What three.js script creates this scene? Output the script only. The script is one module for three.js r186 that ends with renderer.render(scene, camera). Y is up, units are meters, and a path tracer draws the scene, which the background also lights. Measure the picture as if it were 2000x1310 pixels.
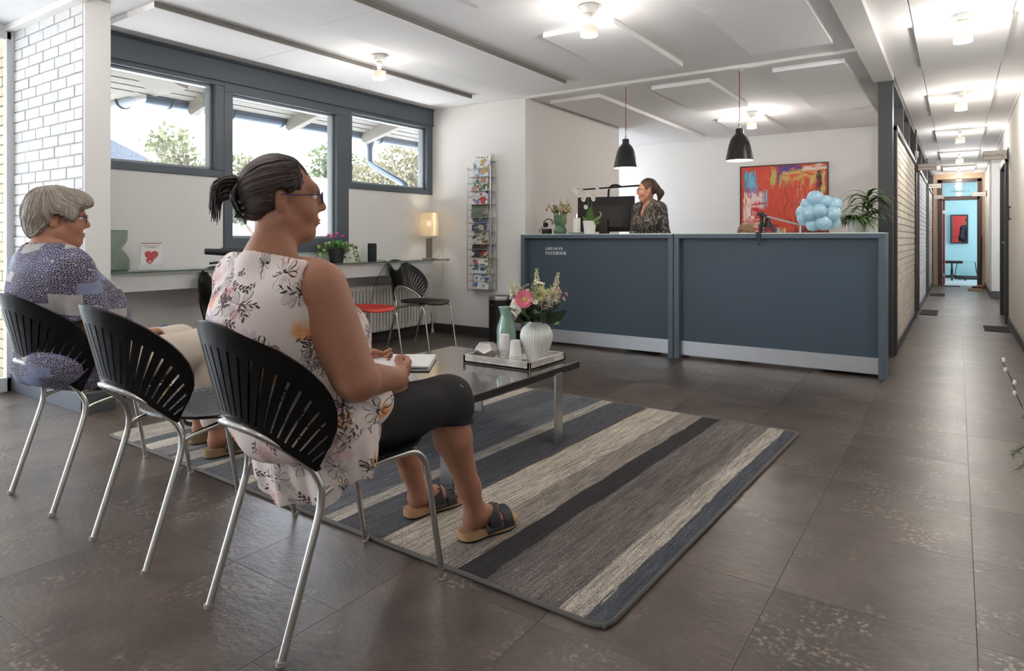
import * as THREE from 'three';
import { mergeGeometries, mergeVertices, toCreasedNormals } from 'three/addons/utils/BufferGeometryUtils.js';
import { RoundedBoxGeometry } from 'three/addons/geometries/RoundedBoxGeometry.js';
import { TextGeometry } from 'three/addons/geometries/TextGeometry.js';
import { FontLoader } from 'three/addons/loaders/FontLoader.js';
import { RectAreaLightUniformsLib } from 'three/addons/lights/RectAreaLightUniformsLib.js';

// ---------------------------------------------------------------- camera, sky, exposure
RectAreaLightUniformsLib.init();
const scene = new THREE.Scene();
const camera = new THREE.PerspectiveCamera(2 * Math.atan(655 / 1282) * 180 / Math.PI, 2000 / 1310, 0.05, 200);
camera.position.set(0, 1.08, 0);
camera.rotation.y = 34.16 * Math.PI / 180;
camera.setViewOffset(2000, 1310, 0, 189, 2000, 1310);   // shifted lens: the verticals stay upright
scene.add(camera);
const renderer = new THREE.WebGLRenderer({ antialias: true });
renderer.toneMapping = THREE.LinearToneMapping;
renderer.toneMappingExposure = 1.52;
renderer.shadowMap.enabled = true;
const SKY = 5.5;
scene.background = new THREE.Color().setRGB(0.88 * SKY, 0.97 * SKY, 1.10 * SKY);   // bright, thin overcast
const sun = new THREE.DirectionalLight(new THREE.Color().setRGB(1, 0.97, 0.93), 17); sun.position.set(6, 32, -23); sun.target.position.set(0, 0, 0); scene.add(sun, sun.target);   // high behind the house: it lights the paving and the trees, not the room
sun.shadow.mapSize.set(4096, 4096); Object.assign(sun.shadow.camera, { left: -32, right: 32, top: 32, bottom: -32, near: 1, far: 100 });
const LAMP = { ceiling: 1.0, window: 0.45, corridor: 1.2, bay: 1.6, ring: 0.035, pendant: 0.16, table: 0.14 };             // candela-like intensities of the room's lamps
const WARM = new THREE.Color().setRGB(1.0, 0.86, 0.70), SOFT = new THREE.Color().setRGB(1.0, 0.95, 0.89);

// ---------------------------------------------------------------- helpers
const V = (x, y, z) => new THREE.Vector3(x, y, z);
function rng(seed) { let a = seed | 0; return () => { a = (a + 0x6d2b79f5) | 0; let t = Math.imul(a ^ (a >>> 15), 1 | a); t = (t + Math.imul(t ^ (t >>> 7), 61 | t)) ^ t; return ((t ^ (t >>> 14)) >>> 0) / 4294967296; }; }
const used = new Map();
function numbered(name) { const n = used.get(name) ?? 0; used.set(name, n + 1); return n ? name + '_' + String(n).padStart(3, '0') : name; }
function tag(o, label, category, group) { o.userData.label = label; o.userData.category = category; if (group) o.userData.group = group; return o; }
function thing(name, label, category, pos = [0, 0, 0], turn = 0, group) {
  const o = new THREE.Group(); o.name = numbered(name); o.position.set(...pos); o.rotation.y = turn; scene.add(o);
  return tag(o, label, category, group);
}
function structure(name, pos = [0, 0, 0]) { const o = new THREE.Group(); o.name = numbered(name); o.position.set(...pos); o.userData.kind = 'structure'; scene.add(o); return o; }
function geo(g) { return Array.isArray(g) ? merge(g) : g; }
function part(parent, name, g, m, label) {
  const o = new THREE.Mesh(geo(g), m); o.name = parent === scene ? numbered(name) : name; if (label) o.userData.label = label; parent.add(o); return o;
}
function solid(name, g, m, label, category, group) { const o = part(scene, name, g, m); return tag(o, label, category, group); }
function struct(name, g, m) { const o = part(scene, name, g, m); o.userData.kind = 'structure'; return o; }
function copy(o, pos, turn, label, group) {
  const c = o.clone(); c.name = numbered(o.name.replace(/_\d{3}$/, '')); c.userData = { ...o.userData };
  if (pos) c.position.set(...pos); if (turn !== undefined) c.rotation.y = turn;
  if (label) c.userData.label = label; if (group) c.userData.group = group; scene.add(c); return c;
}
function merge(list) {
  const gs = list.flat(9).map((g) => { let h = g.index ? g.toNonIndexed() : g.clone(); for (const k of Object.keys(h.attributes)) if (!['position', 'normal', 'uv'].includes(k)) h.deleteAttribute(k); if (!h.attributes.normal) h.computeVertexNormals(); if (!h.attributes.uv) h.setAttribute('uv', new THREE.BufferAttribute(new Float32Array(h.attributes.position.count * 2), 2)); h.morphAttributes = {}; return h; });
  return mergeGeometries(gs, false);
}
// uv in metres, each face mapped along its main axis
function muv(g, s = 1) {
  g = g.index ? g.toNonIndexed() : g;
  const p = g.attributes.position, n = g.attributes.normal, uv = new Float32Array(p.count * 2);
  for (let i = 0; i < p.count; i++) {
    const ax = Math.abs(n.getX(i)), ay = Math.abs(n.getY(i)), az = Math.abs(n.getZ(i));
    let u, v;
    if (ay >= ax && ay >= az) { u = p.getX(i); v = -p.getZ(i); } else if (ax >= az) { u = p.getZ(i); v = p.getY(i); } else { u = p.getX(i); v = p.getY(i); }
    uv[2 * i] = u / s; uv[2 * i + 1] = v / s;
  }
  g.setAttribute('uv', new THREE.BufferAttribute(uv, 2)); return g;
}
const box = (x0, x1, y0, y1, z0, z1) => muv(new THREE.BoxGeometry(Math.abs(x1 - x0), Math.abs(y1 - y0), Math.abs(z1 - z0)).translate((x0 + x1) / 2, (y0 + y1) / 2, (z0 + z1) / 2));
const rbox = (x0, x1, y0, y1, z0, z1, r = 0.004, seg = 2) => muv(new RoundedBoxGeometry(Math.abs(x1 - x0), Math.abs(y1 - y0), Math.abs(z1 - z0), seg, Math.min(r, Math.abs(x1 - x0) / 2.01, Math.abs(y1 - y0) / 2.01, Math.abs(z1 - z0) / 2.01)).translate((x0 + x1) / 2, (y0 + y1) / 2, (z0 + z1) / 2));
const lathe = (pts, seg = 32) => new THREE.LatheGeometry(pts.map(([r, y]) => new THREE.Vector2(Math.max(r, 0.0001), y)), seg);
const cyl = (r0, r1, y0, y1, seg = 24, x = 0, z = 0) => new THREE.CylinderGeometry(r1, r0, y1 - y0, seg).translate(x, (y0 + y1) / 2, z);
const ball = (r, x, y, z, sx = 1, sy = 1, sz = 1, a = 16, b = 12) => new THREE.SphereGeometry(r, a, b).scale(sx, sy, sz).translate(x, y, z);
const tube = (pts, r, seg = 40, rad = 10, closed = false, tension = 0.5) => new THREE.TubeGeometry(new THREE.CatmullRomCurve3(pts.map((p) => p.isVector3 ? p : V(...p)), closed, 'catmullrom', tension), seg, r, rad, closed);
// a tube whose radius changes along its way, with closed ends
function taper(pts, radii, seg = 16, rad = 8) {
  const c = new THREE.CatmullRomCurve3(pts.map((p) => p.isVector3 ? p : V(...p))), fr = c.computeFrenetFrames(seg, false), pos = [], idx = [];
  for (let i = 0; i <= seg; i++) {
    const t = i / seg, p = c.getPointAt(t), k = t * (radii.length - 1), a = Math.floor(Math.min(k, radii.length - 2)), r = radii[a] + (radii[a + 1] - radii[a]) * (k - a);
    for (let j = 0; j < rad; j++) { const w = j / rad * Math.PI * 2, q = p.clone().addScaledVector(fr.normals[i], Math.cos(w) * r).addScaledVector(fr.binormals[i], Math.sin(w) * r); pos.push(q.x, q.y, q.z); }
  }
  for (let i = 0; i < seg; i++) for (let j = 0; j < rad; j++) { const a = i * rad + j, b = i * rad + (j + 1) % rad; idx.push(a, b, a + rad, b, b + rad, a + rad); }
  const p0 = c.getPointAt(0), p1 = c.getPointAt(1), n = pos.length / 3; pos.push(p0.x, p0.y, p0.z, p1.x, p1.y, p1.z);
  for (let j = 0; j < rad; j++) { idx.push(n, (j + 1) % rad, j); idx.push(n + 1, seg * rad + j, seg * rad + (j + 1) % rad); }
  const g = new THREE.BufferGeometry(); g.setAttribute('position', new THREE.Float32BufferAttribute(pos, 3)); g.setIndex(idx); g.computeVertexNormals();
  g.setAttribute('uv', new THREE.BufferAttribute(new Float32Array(pos.length / 3 * 2), 2)); return g;
}
const extr = (shape, depth, bevel = 0, seg = 12) => new THREE.ExtrudeGeometry(shape, { depth, bevelEnabled: bevel > 0, bevelSize: bevel, bevelThickness: bevel, bevelSegments: 2, curveSegments: seg });
const bar = (a, b, r, seg = 8) => { const A = V(...a), B = V(...b), d = B.clone().sub(A), g = new THREE.CylinderGeometry(r, r, d.length(), seg); g.applyQuaternion(new THREE.Quaternion().setFromUnitVectors(V(0, 1, 0), d.clone().normalize())); return g.translate((A.x + B.x) / 2, (A.y + B.y) / 2, (A.z + B.z) / 2); };
// ---- noise and textures
const hash = (x, y, s) => { let h = Math.imul(x | 0, 374761393) ^ Math.imul(y | 0, 668265263) ^ Math.imul(s | 0, 2246822519); h = Math.imul(h ^ (h >>> 13), 1274126177); return ((h ^ (h >>> 16)) >>> 0) / 4294967296; };
function vnoise(x, y, px, py, s) {   // value noise that repeats after px, py cells
  const xi = Math.floor(x), yi = Math.floor(y), fx = x - xi, fy = y - yi, u = fx * fx * (3 - 2 * fx), v = fy * fy * (3 - 2 * fy), m = (a, n) => ((a % n) + n) % n;
  const a = hash(m(xi, px), m(yi, py), s), b = hash(m(xi + 1, px), m(yi, py), s), c = hash(m(xi, px), m(yi + 1, py), s), d = hash(m(xi + 1, px), m(yi + 1, py), s);
  return (a + (b - a) * u) * (1 - v) + (c + (d - c) * u) * v;
}
function fbm(u, v, px, py, oct, s) { let t = 0, a = 0.5, w = 0; for (let o = 0; o < oct; o++) { t += a * vnoise(u * px, v * py, px, py, s + o); w += a; a *= 0.5; px *= 2; py *= 2; } return t / w; }
function tex(w, h, fn, srgb = true, repeat = true) {
  const d = new Uint8Array(w * h * 4);
  for (let y = 0; y < h; y++) for (let x = 0; x < w; x++) { const c = fn(x / w, y / h, x, y), i = (y * w + x) * 4; if (typeof c === 'number') d[i] = d[i + 1] = d[i + 2] = Math.max(0, Math.min(255, c * 255)); else { d[i] = Math.max(0, Math.min(255, c[0])); d[i + 1] = Math.max(0, Math.min(255, c[1])); d[i + 2] = Math.max(0, Math.min(255, c[2])); } d[i + 3] = 255; }
  const t = new THREE.DataTexture(d, w, h); t.magFilter = THREE.LinearFilter; t.minFilter = THREE.LinearMipmapLinearFilter; t.generateMipmaps = true;
  t.wrapS = t.wrapT = repeat ? THREE.RepeatWrapping : THREE.ClampToEdgeWrapping; if (srgb) t.colorSpace = THREE.SRGBColorSpace; t.needsUpdate = true; return t;
}
function canvasTex(w, h, draw, repeat = true) {
  const c = document.createElement('canvas'); c.width = w; c.height = h; draw(c.getContext('2d'), w, h);
  const t = new THREE.CanvasTexture(c); t.colorSpace = THREE.SRGBColorSpace; t.wrapS = t.wrapT = repeat ? THREE.RepeatWrapping : THREE.ClampToEdgeWrapping; return t;
}
const scaled = (t, sx, sy = sx) => { const c = t.clone(); c.repeat.set(1 / sx, 1 / sy); c.needsUpdate = true; return c; };
const mat = (color, roughness = 0.6, o = {}) => new THREE.MeshStandardMaterial({ color, roughness, ...o });
const phys = (color, roughness = 0.6, o = {}) => new THREE.MeshPhysicalMaterial({ color, roughness, ...o });
const mix3 = (a, b, t) => [a[0] + (b[0] - a[0]) * t, a[1] + (b[1] - a[1]) * t, a[2] + (b[2] - a[2]) * t];

// ---- smooth surfaces out of joined shapes (distance fields meshed with surface nets)
const smin = (a, b, k) => { if (k <= 0) return Math.min(a, b); const h = Math.max(k - Math.abs(a - b), 0) / k; return Math.min(a, b) - h * h * k * 0.25; };
const smax = (a, b, k) => -smin(-a, -b, k);
const cap = (ax, ay, az, bx, by, bz, ra, rb) => { const dx = bx - ax, dy = by - ay, dz = bz - az, l = dx * dx + dy * dy + dz * dz || 1e-9; return (x, y, z) => { const px = x - ax, py = y - ay, pz = z - az; let t = (px * dx + py * dy + pz * dz) / l; t = t < 0 ? 0 : t > 1 ? 1 : t; const qx = px - dx * t, qy = py - dy * t, qz = pz - dz * t; return Math.sqrt(qx * qx + qy * qy + qz * qz) - (ra + (rb - ra) * t); }; };
const bone = (a, b, ra, rb) => cap(a[0], a[1], a[2], b[0], b[1], b[2], ra, rb);
const ell = (c, r) => (x, y, z) => { const px = (x - c[0]) / r[0], py = (y - c[1]) / r[1], pz = (z - c[2]) / r[2], k0 = Math.sqrt(px * px + py * py + pz * pz); const gx = px / r[0], gy = py / r[1], gz = pz / r[2], k1 = Math.sqrt(gx * gx + gy * gy + gz * gz); return k1 < 1e-9 ? -Math.min(...r) : k0 * (k0 - 1) / k1; };
const join = (list, k) => (x, y, z) => { let d = 1e3; for (let i = 0; i < list.length; i++) d = smin(d, list[i](x, y, z), k); return d; };
const grow = (f, d) => (x, y, z) => f(x, y, z) - d;
// half space: positive outside, keeps the side that n points away from
const plane = (p, n) => { const l = Math.hypot(...n); return (x, y, z) => ((x - p[0]) * n[0] + (y - p[1]) * n[1] + (z - p[2]) * n[2]) / l; };
function nets(f, lo, hi, cell) {
  const nx = Math.ceil((hi[0] - lo[0]) / cell) + 1, ny = Math.ceil((hi[1] - lo[1]) / cell) + 1, nz = Math.ceil((hi[2] - lo[2]) / cell) + 1;
  const F = new Float32Array(nx * ny * nz), at = (i, j, k) => i + nx * (j + ny * k);
  for (let k = 0; k < nz; k++) for (let j = 0; j < ny; j++) for (let i = 0; i < nx; i++) F[at(i, j, k)] = f(lo[0] + i * cell, lo[1] + j * cell, lo[2] + k * cell);
  const id = new Int32Array(nx * ny * nz).fill(-1), pos = [], idx = [];
  for (let k = 0; k < nz - 1; k++) for (let j = 0; j < ny - 1; j++) for (let i = 0; i < nx - 1; i++) {
    let n = 0, sx = 0, sy = 0, sz = 0, neg = 0;
    const c = [F[at(i, j, k)], F[at(i + 1, j, k)], F[at(i, j + 1, k)], F[at(i + 1, j + 1, k)], F[at(i, j, k + 1)], F[at(i + 1, j, k + 1)], F[at(i, j + 1, k + 1)], F[at(i + 1, j + 1, k + 1)]];
    for (let q = 0; q < 8; q++) if (c[q] < 0) neg++;
    if (neg === 0 || neg === 8) continue;
    for (let a = 0; a < 8; a++) for (const s of [1, 2, 4]) { if (a & s) continue; const b = a | s; if ((c[a] < 0) === (c[b] < 0)) continue; const t = c[a] / (c[a] - c[b]); sx += (a & 1) + (s === 1 ? t : 0); sy += ((a >> 1) & 1) + (s === 2 ? t : 0); sz += ((a >> 2) & 1) + (s === 4 ? t : 0); n++; }
    id[at(i, j, k)] = pos.length / 3; pos.push(lo[0] + (i + sx / n) * cell, lo[1] + (j + sy / n) * cell, lo[2] + (k + sz / n) * cell);
  }
  const quad = (a, b, c, d, flip) => { if (a < 0 || b < 0 || c < 0 || d < 0) return; flip ? idx.push(a, c, b, a, d, c) : idx.push(a, b, c, a, c, d); };
  for (let k = 1; k < nz - 1; k++) for (let j = 1; j < ny - 1; j++) for (let i = 1; i < nx - 1; i++) {
    const a = F[at(i, j, k)] < 0;
    if (a !== F[at(i + 1, j, k)] < 0) quad(id[at(i, j - 1, k - 1)], id[at(i, j, k - 1)], id[at(i, j, k)], id[at(i, j - 1, k)], !a);
    if (a !== F[at(i, j + 1, k)] < 0) quad(id[at(i - 1, j, k - 1)], id[at(i - 1, j, k)], id[at(i, j, k)], id[at(i, j, k - 1)], !a);
    if (a !== F[at(i, j, k + 1)] < 0) quad(id[at(i - 1, j - 1, k)], id[at(i, j - 1, k)], id[at(i, j, k)], id[at(i - 1, j, k)], !a);
  }
  const nor = new Float32Array(pos.length), e = cell * 0.35;
  for (let q = 0; q < pos.length; q += 3) { const [x, y, z] = [pos[q], pos[q + 1], pos[q + 2]]; let a = f(x + e, y, z) - f(x - e, y, z), b = f(x, y + e, z) - f(x, y - e, z), c = f(x, y, z + e) - f(x, y, z - e); const l = Math.hypot(a, b, c) || 1; nor[q] = a / l; nor[q + 1] = b / l; nor[q + 2] = c / l; }
  const g = new THREE.BufferGeometry(); g.setAttribute('position', new THREE.Float32BufferAttribute(pos, 3)); g.setAttribute('normal', new THREE.BufferAttribute(nor, 3)); g.setIndex(idx); return g;
}
// uv wrapped round an upright axis at (cx, cz), in metres for a body of radius r; the seam is mended triangle by triangle
function wrapUV(g, cx, cz, r, turn = 0, s = 1) {
  g = g.toNonIndexed(); const p = g.attributes.position, uv = new Float32Array(p.count * 2), C = 2 * Math.PI;
  for (let i = 0; i < p.count; i += 3) {
    const a = [0, 1, 2].map((q) => { let t = Math.atan2(p.getX(i + q) - cx, p.getZ(i + q) - cz) - turn; while (t < 0) t += C; return t % C; });
    if (Math.max(...a) - Math.min(...a) > Math.PI) for (let q = 0; q < 3; q++) if (a[q] < Math.PI) a[q] += C;
    for (let q = 0; q < 3; q++) { uv[2 * (i + q)] = a[q] * r / s; uv[2 * (i + q) + 1] = p.getY(i + q) / s; }
  }
  g.setAttribute('uv', new THREE.BufferAttribute(uv, 2)); return g;
}
// ---------------------------------------------------------------- materials of the room
const XW = -5.09, XO = -5.28, XF = -5.58, ZB = -5.835, XA = -3.79, ZA = -8.165, ZK = -9.97, XP = -0.49, XR = 0.535, ZE = -18.2, CH = 2.586;
const plasterBump = tex(256, 256, (u, v) => fbm(u, v, 32, 32, 3, 5), false);
const bumpy = (t, s, sc) => { const c = scaled(t, s); return { bumpMap: c, bumpScale: sc }; };
const M = {
  wall: mat('#e8e6e3', 0.85, bumpy(plasterBump, 0.5, 0.0006)),
  ceiling: mat('#ebeaea', 0.9),
  panel: mat('#f0efef', 0.9, bumpy(plasterBump, 0.25, 0.0003)),
  trimWhite: mat('#e4e2df', 0.5),
  brickWhite: [0, 1, 2].map((i) => mat(['#c4c3c1', '#bfbebc', '#c9c7c5'][i], 0.75, bumpy(plasterBump, 0.22, 0.0016))),
  mortarWhite: mat('#bdbbb9', 0.9, bumpy(plasterBump, 0.22, 0.001)),
  brickCream: [0, 1, 2].map((i) => mat(['#efe7dc', '#eae1d5', '#f3ece3'][i], 0.8, bumpy(plasterBump, 0.22, 0.0016))),
  mortarCream: mat('#e4dacd', 0.9),
  slate: mat('#545d66', 0.45), slateDark: mat('#46474a', 0.5), brownFrame: mat('#4a3f3b', 0.5),
  base: mat('#52565b', 0.55), baseDark: mat('#3a3836', 0.6),
  glass: phys('#ffffff', 0.02, { transmission: 1, thickness: 0, ior: 1.45 }),
  chrome: mat('#d6d4d0', 0.14, { metalness: 1 }), steel: mat('#b9b9b8', 0.3, { metalness: 1 }), alu: mat('#c9ccd0', 0.38, { metalness: 0.75 }),
  black: mat('#141416', 0.45), blackGloss: phys('#101012', 0.25, { clearcoat: 0.5, clearcoatRoughness: 0.2 }), rubber: mat('#1b1b1c', 0.8),
  white: mat('#eceae6', 0.5), whiteGloss: phys('#f1efeb', 0.25, { clearcoat: 0.4 }), grey: mat('#8f9090', 0.6), footCap: mat('#a09b93', 0.4),
};
// ---------------------------------------------------------------- floor: loose vinyl tiles, 51 x 56 cm
const flecks = tex(1024, 1024, (u, v) => {
  const big = fbm(u, v, 3, 3, 4, 11), mid = fbm(u, v, 14, 14, 3, 23), fine = fbm(u, v, 170, 170, 2, 31), grit = hash(Math.floor(u * 1024), Math.floor(v * 1024), 7);
  let t = 0.5 + (big - 0.5) * 0.8 + (mid - 0.5) * 0.6;
  const cl = Math.max(0, fbm(u, v, 9, 9, 3, 47) - 0.56) * 5, sp = fine > 0.56 ? cl * (fine - 0.56) * 5 : 0;
  t += sp * 0.9 + (fine - 0.5) * 0.26 + (grit - 0.5) * 0.1;
  return mix3([48, 40, 35], [110, 97, 87], Math.max(0, Math.min(1.6, t)));
});
const floorBump = tex(512, 512, (u, v) => 0.65 * fbm(u, v, 26, 60, 3, 3) + 0.35 * fbm(u, v, 120, 120, 2, 9), false);
const floorMat = (k) => phys(k, 0.34, {  map: scaled(flecks, 1.9), bumpMap: scaled(floorBump, 0.9), bumpScale: 0.0011, specularIntensity: 1, ior: 1.55 });
M.floor = floorMat('#ffffff'); const floorTones = ['#ffffff', '#f6f4f3', '#fbf8f6'].map(floorMat);
{
  const fl = structure('floor');
  part(fl, 'floor_slab', [box(-5.75, 3.2, -0.2, -0.005, -0.45, 4.3), box(-5.75, 3.2, -0.2, -0.005, ZE - 0.35, -0.45)], mat('#4a4541', 0.8));
  const R = rng(4); let shift = [];
  for (let c = 0; c < 13; c++) {
    const x1 = XR + 0.02 - c * 0.5115 + (c ? 0 : 0), x0 = x1 - 0.5115, off = c >= 4 ? 0.28 : 0;
    const zEnd = c < 2 ? ZE : x0 > XA - 0.2 ? -10 : -6.0;
    for (let k = 0; k < 40; k++) {
      const z1 = -0.455 - off * 1 + 0.56 - k * 0.56, z0 = z1 - 0.56; if (z0 > -0.4 || z1 < zEnd) continue;
      const g = muv(new RoundedBoxGeometry(0.5115 - 0.0009, 0.005, 0.56 - 0.0009, 1, 0.0007)); const uv = g.attributes.uv, du = R() * 7, dv = R() * 7;
      for (let i = 0; i < uv.count; i++) uv.setXY(i, uv.getX(i) + du, uv.getY(i) + dv);
      const o = part(fl, 'floor_tile', g, floorTones[Math.floor(R() * 3)]); o.position.set((x0 + x1) / 2, -0.0025, (z0 + z1) / 2);
    }
  }
  part(fl, 'floor_sheet', [box(-5.75, 3.2, -0.005, 0, -0.42, 4.3), box(0.56, 3.2, -0.005, 0, -18.3, -0.42)], M.floor);
}
// ---------------------------------------------------------------- walls
function brickWork(parent, n, axis, a0, a1, y0, y1, face, dir, rowH, len, mats, seed, depth = 0.022, limit = 300) {
  // bricks on the plane axis = face, their long side along the other axis from a0 to a1; dir: which way they stand proud
  const R = rng(seed), rest = [[], [], []], rows = Math.round((y1 - y0) / rowH), h = (y1 - y0) / rows, sign = Math.sign(a1 - a0), total = Math.abs(a1 - a0); let made = 0;
  const shapes = {}; const cells = [];
  for (let r = 0; r < rows; r++) { let p = r % 2 ? -len / 2 : (r % 4 ? -len * 0.25 : 0) ; for (; p < total - 0.01; p += len) { const s = Math.max(0, p), e = Math.min(total, p + len); if (e - s < 0.03) continue; cells.push([r, s, e]); } }
  cells.sort((a, b) => a[1] - b[1]);
  for (const [r, s, e] of cells) {
    const m = Math.floor(R() * 3), j = 0.0038, w = e - s - j * 2, key = w.toFixed(2);
    shapes[key] ??= muv(new RoundedBoxGeometry(axis === 'z' ? w : depth, h - j * 2, axis === 'z' ? depth : w, 1, 0.004));
    const mid = a0 + sign * (s + e) / 2, y = y0 + (r + 0.5) * h, f = face + dir * (-depth / 2 + 0.003 + R() * 0.004), pos = axis === 'z' ? [mid, y, f] : [f, y, mid];
    if (made < limit) { const o = part(parent, 'brick', shapes[key], mats[m]); o.position.set(...pos); made++; } else rest[m].push(shapes[key].clone().translate(...pos));
  }
  const all = rest.map((l, m) => [l, m]).filter(([l]) => l.length);
  for (const [l, m] of all) { const o = part(parent, 'brick_courses', l, mats[m]); o.userData.kind = 'stuff'; }
}
{ // stub of painted brick between the glass front and the windows
  const w = structure('wall_stub'); const x0 = XF, x1 = -4.475, z0 = -2.03, z1 = -1.878;
  part(w, 'core', box(x0, x1, 0, CH, z0, z1 - 0.0045), M.mortarWhite);
  part(w, 'end_face', rbox(x1 - 0.012, x1 + 0.002, 0, CH, z0 - 0.001, z1 + 0.002, 0.005), M.wall);
  brickWork(w, 0, 'z', x1 - 0.012, x0 + 0.01, 0.0, CH - 0.03, z1, 1, 0.0722, 0.232, M.brickWhite, 8);
  struct('baseboard_stub', [rbox(x0, x1 + 0.045, 0, 0.125, z1, z1 + 0.022, 0.004), rbox(x1 + 0.002, x1 + 0.045, 0, 0.125, z0 - 0.01, z1 + 0.022, 0.004)], M.base);
  struct('trim_1', [rbox(x0 - 0.05, x1 + 0.05, CH - 0.045, CH, z1 + 0.004, z1 + 0.06, 0.004)], M.trimWhite);
}
{ // window wall: white panels below, slate beam above
  const w = structure('wall_left');
  part(w, 'wall_core', [box(XO, XW, 0, 0.97, -6.0, -2.0), box(XO, XW, 0.97, 1.60, -3.19, -2.0), box(XO, XW, 0.97, 1.60, ZB, -4.56), box(XO, XW, 2.56, CH, -6.0, -2.0), box(XO, XO + 0.09, 2.4, 2.6, -6.0, -2.0)], M.wall);
  struct('beam_left', [rbox(XO + 0.09, XW + 0.025, 2.40, 2.565, ZB, -2.03, 0.003), rbox(XW - 0.06, XW + 0.034, 2.392, 2.405, ZB, -2.03, 0.003), rbox(XW, XW + 0.04, 2.565, CH, ZB, -2.03, 0.004)], M.slate);
  struct('baseboard_left', rbox(XW, XW + 0.015, 0, 0.10, ZB, -2.03, 0.003), M.baseDark);
}
function windowUnit(n, z0, z1, y0, y1, fz0, fz1, fy0, fy1) { // frame from z0..z1, y0..y1, opening (glass) fz0..fz1, fy0..fy1
  const w = structure('window_' + n), a = XW - 0.13, b = XW + 0.012;
  part(w, 'window_frame', [rbox(a, b, y0, fy0, z0, z1, 0.005), rbox(a, b, fy1, y1, z0, z1, 0.005), rbox(a, b, fy0, fy1, z0, fz0, 0.005), rbox(a, b, fy0, fy1, fz1, z1, 0.005)], M.slate);
  const s = 0.022; part(w, 'glazing_bead', [rbox(a + 0.02, b - 0.05, fy0, fy0 + s, fz0, fz1, 0.004), rbox(a + 0.02, b - 0.05, fy1 - s, fy1, fz0, fz1, 0.004), rbox(a + 0.02, b - 0.05, fy0, fy1, fz0, fz0 + s, 0.004), rbox(a + 0.02, b - 0.05, fy0, fy1, fz1 - s, fz1, 0.004)], mat('#8d979e', 0.5));
  part(w, 'pane', box(a + 0.045, a + 0.051, fy0 + 0.004, fy1 - 0.004, fz0 + 0.004, fz1 - 0.004), M.glass);
}
windowUnit(1, -3.195, -2.03, 1.588, 2.395, -3.115, -2.06, 1.648, 2.356);
windowUnit(2, -4.555, -3.195, 0.965, 2.395, -4.40, -3.275, 1.085, 2.31);
windowUnit(3, -5.83, -4.555, 1.588, 2.395, -5.735, -4.60, 1.65, 2.358);
struct('window_sill', rbox(XW, XW + 0.03, 0.955, 0.968, -4.56, -3.19, 0.003), M.slate);
{ // wall with the magazine rack, return wall and the bay behind the counter
  struct('wall_back', [box(-5.3, XA, 0, CH, ZB - 0.12, ZB), box(-5.3, -5.2, 0, CH, -6.1, ZB)], M.wall);
  struct('wall_return', box(XA - 0.12, XA, 0, CH, ZA, ZB - 0.12), mat('#e5e1de', 0.85, bumpy(plasterBump, 0.5, 0.0006)));
  struct('wall_bay', [box(-5.3, XP - 0.12, 0, CH, ZK - 0.12, ZK), box(-5.3, XA - 0.12, 0, CH, ZA - 0.001, ZA + 0.1),
    box(-5.3, -5.2, 0, 0.9, ZK, ZA), box(-5.3, -5.2, 2.35, CH, ZK, ZA), box(-5.3, -5.2, 0.9, 2.35, -8.45, ZA), box(-5.3, -5.2, 0.9, 2.35, ZK, -9.7)], M.wall);
  struct('window_4', [rbox(-5.29, -5.18, 0.9, 0.96, -9.7, -8.45), rbox(-5.29, -5.18, 2.29, 2.35, -9.7, -8.45), rbox(-5.29, -5.18, 0.9, 2.35, -9.7, -9.64), rbox(-5.29, -5.18, 0.9, 2.35, -8.51, -8.45)], M.slate);
  struct('baseboard_back', rbox(-5.07, XA, 0, 0.10, ZB, ZB + 0.015, 0.003), M.baseDark);
  struct('trim_2', [rbox(XW, XA, CH - 0.012, CH, ZB, ZB + 0.012), rbox(XA, XA + 0.012, CH - 0.012, CH, ZA, ZB)], M.trimWhite);
}
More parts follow.
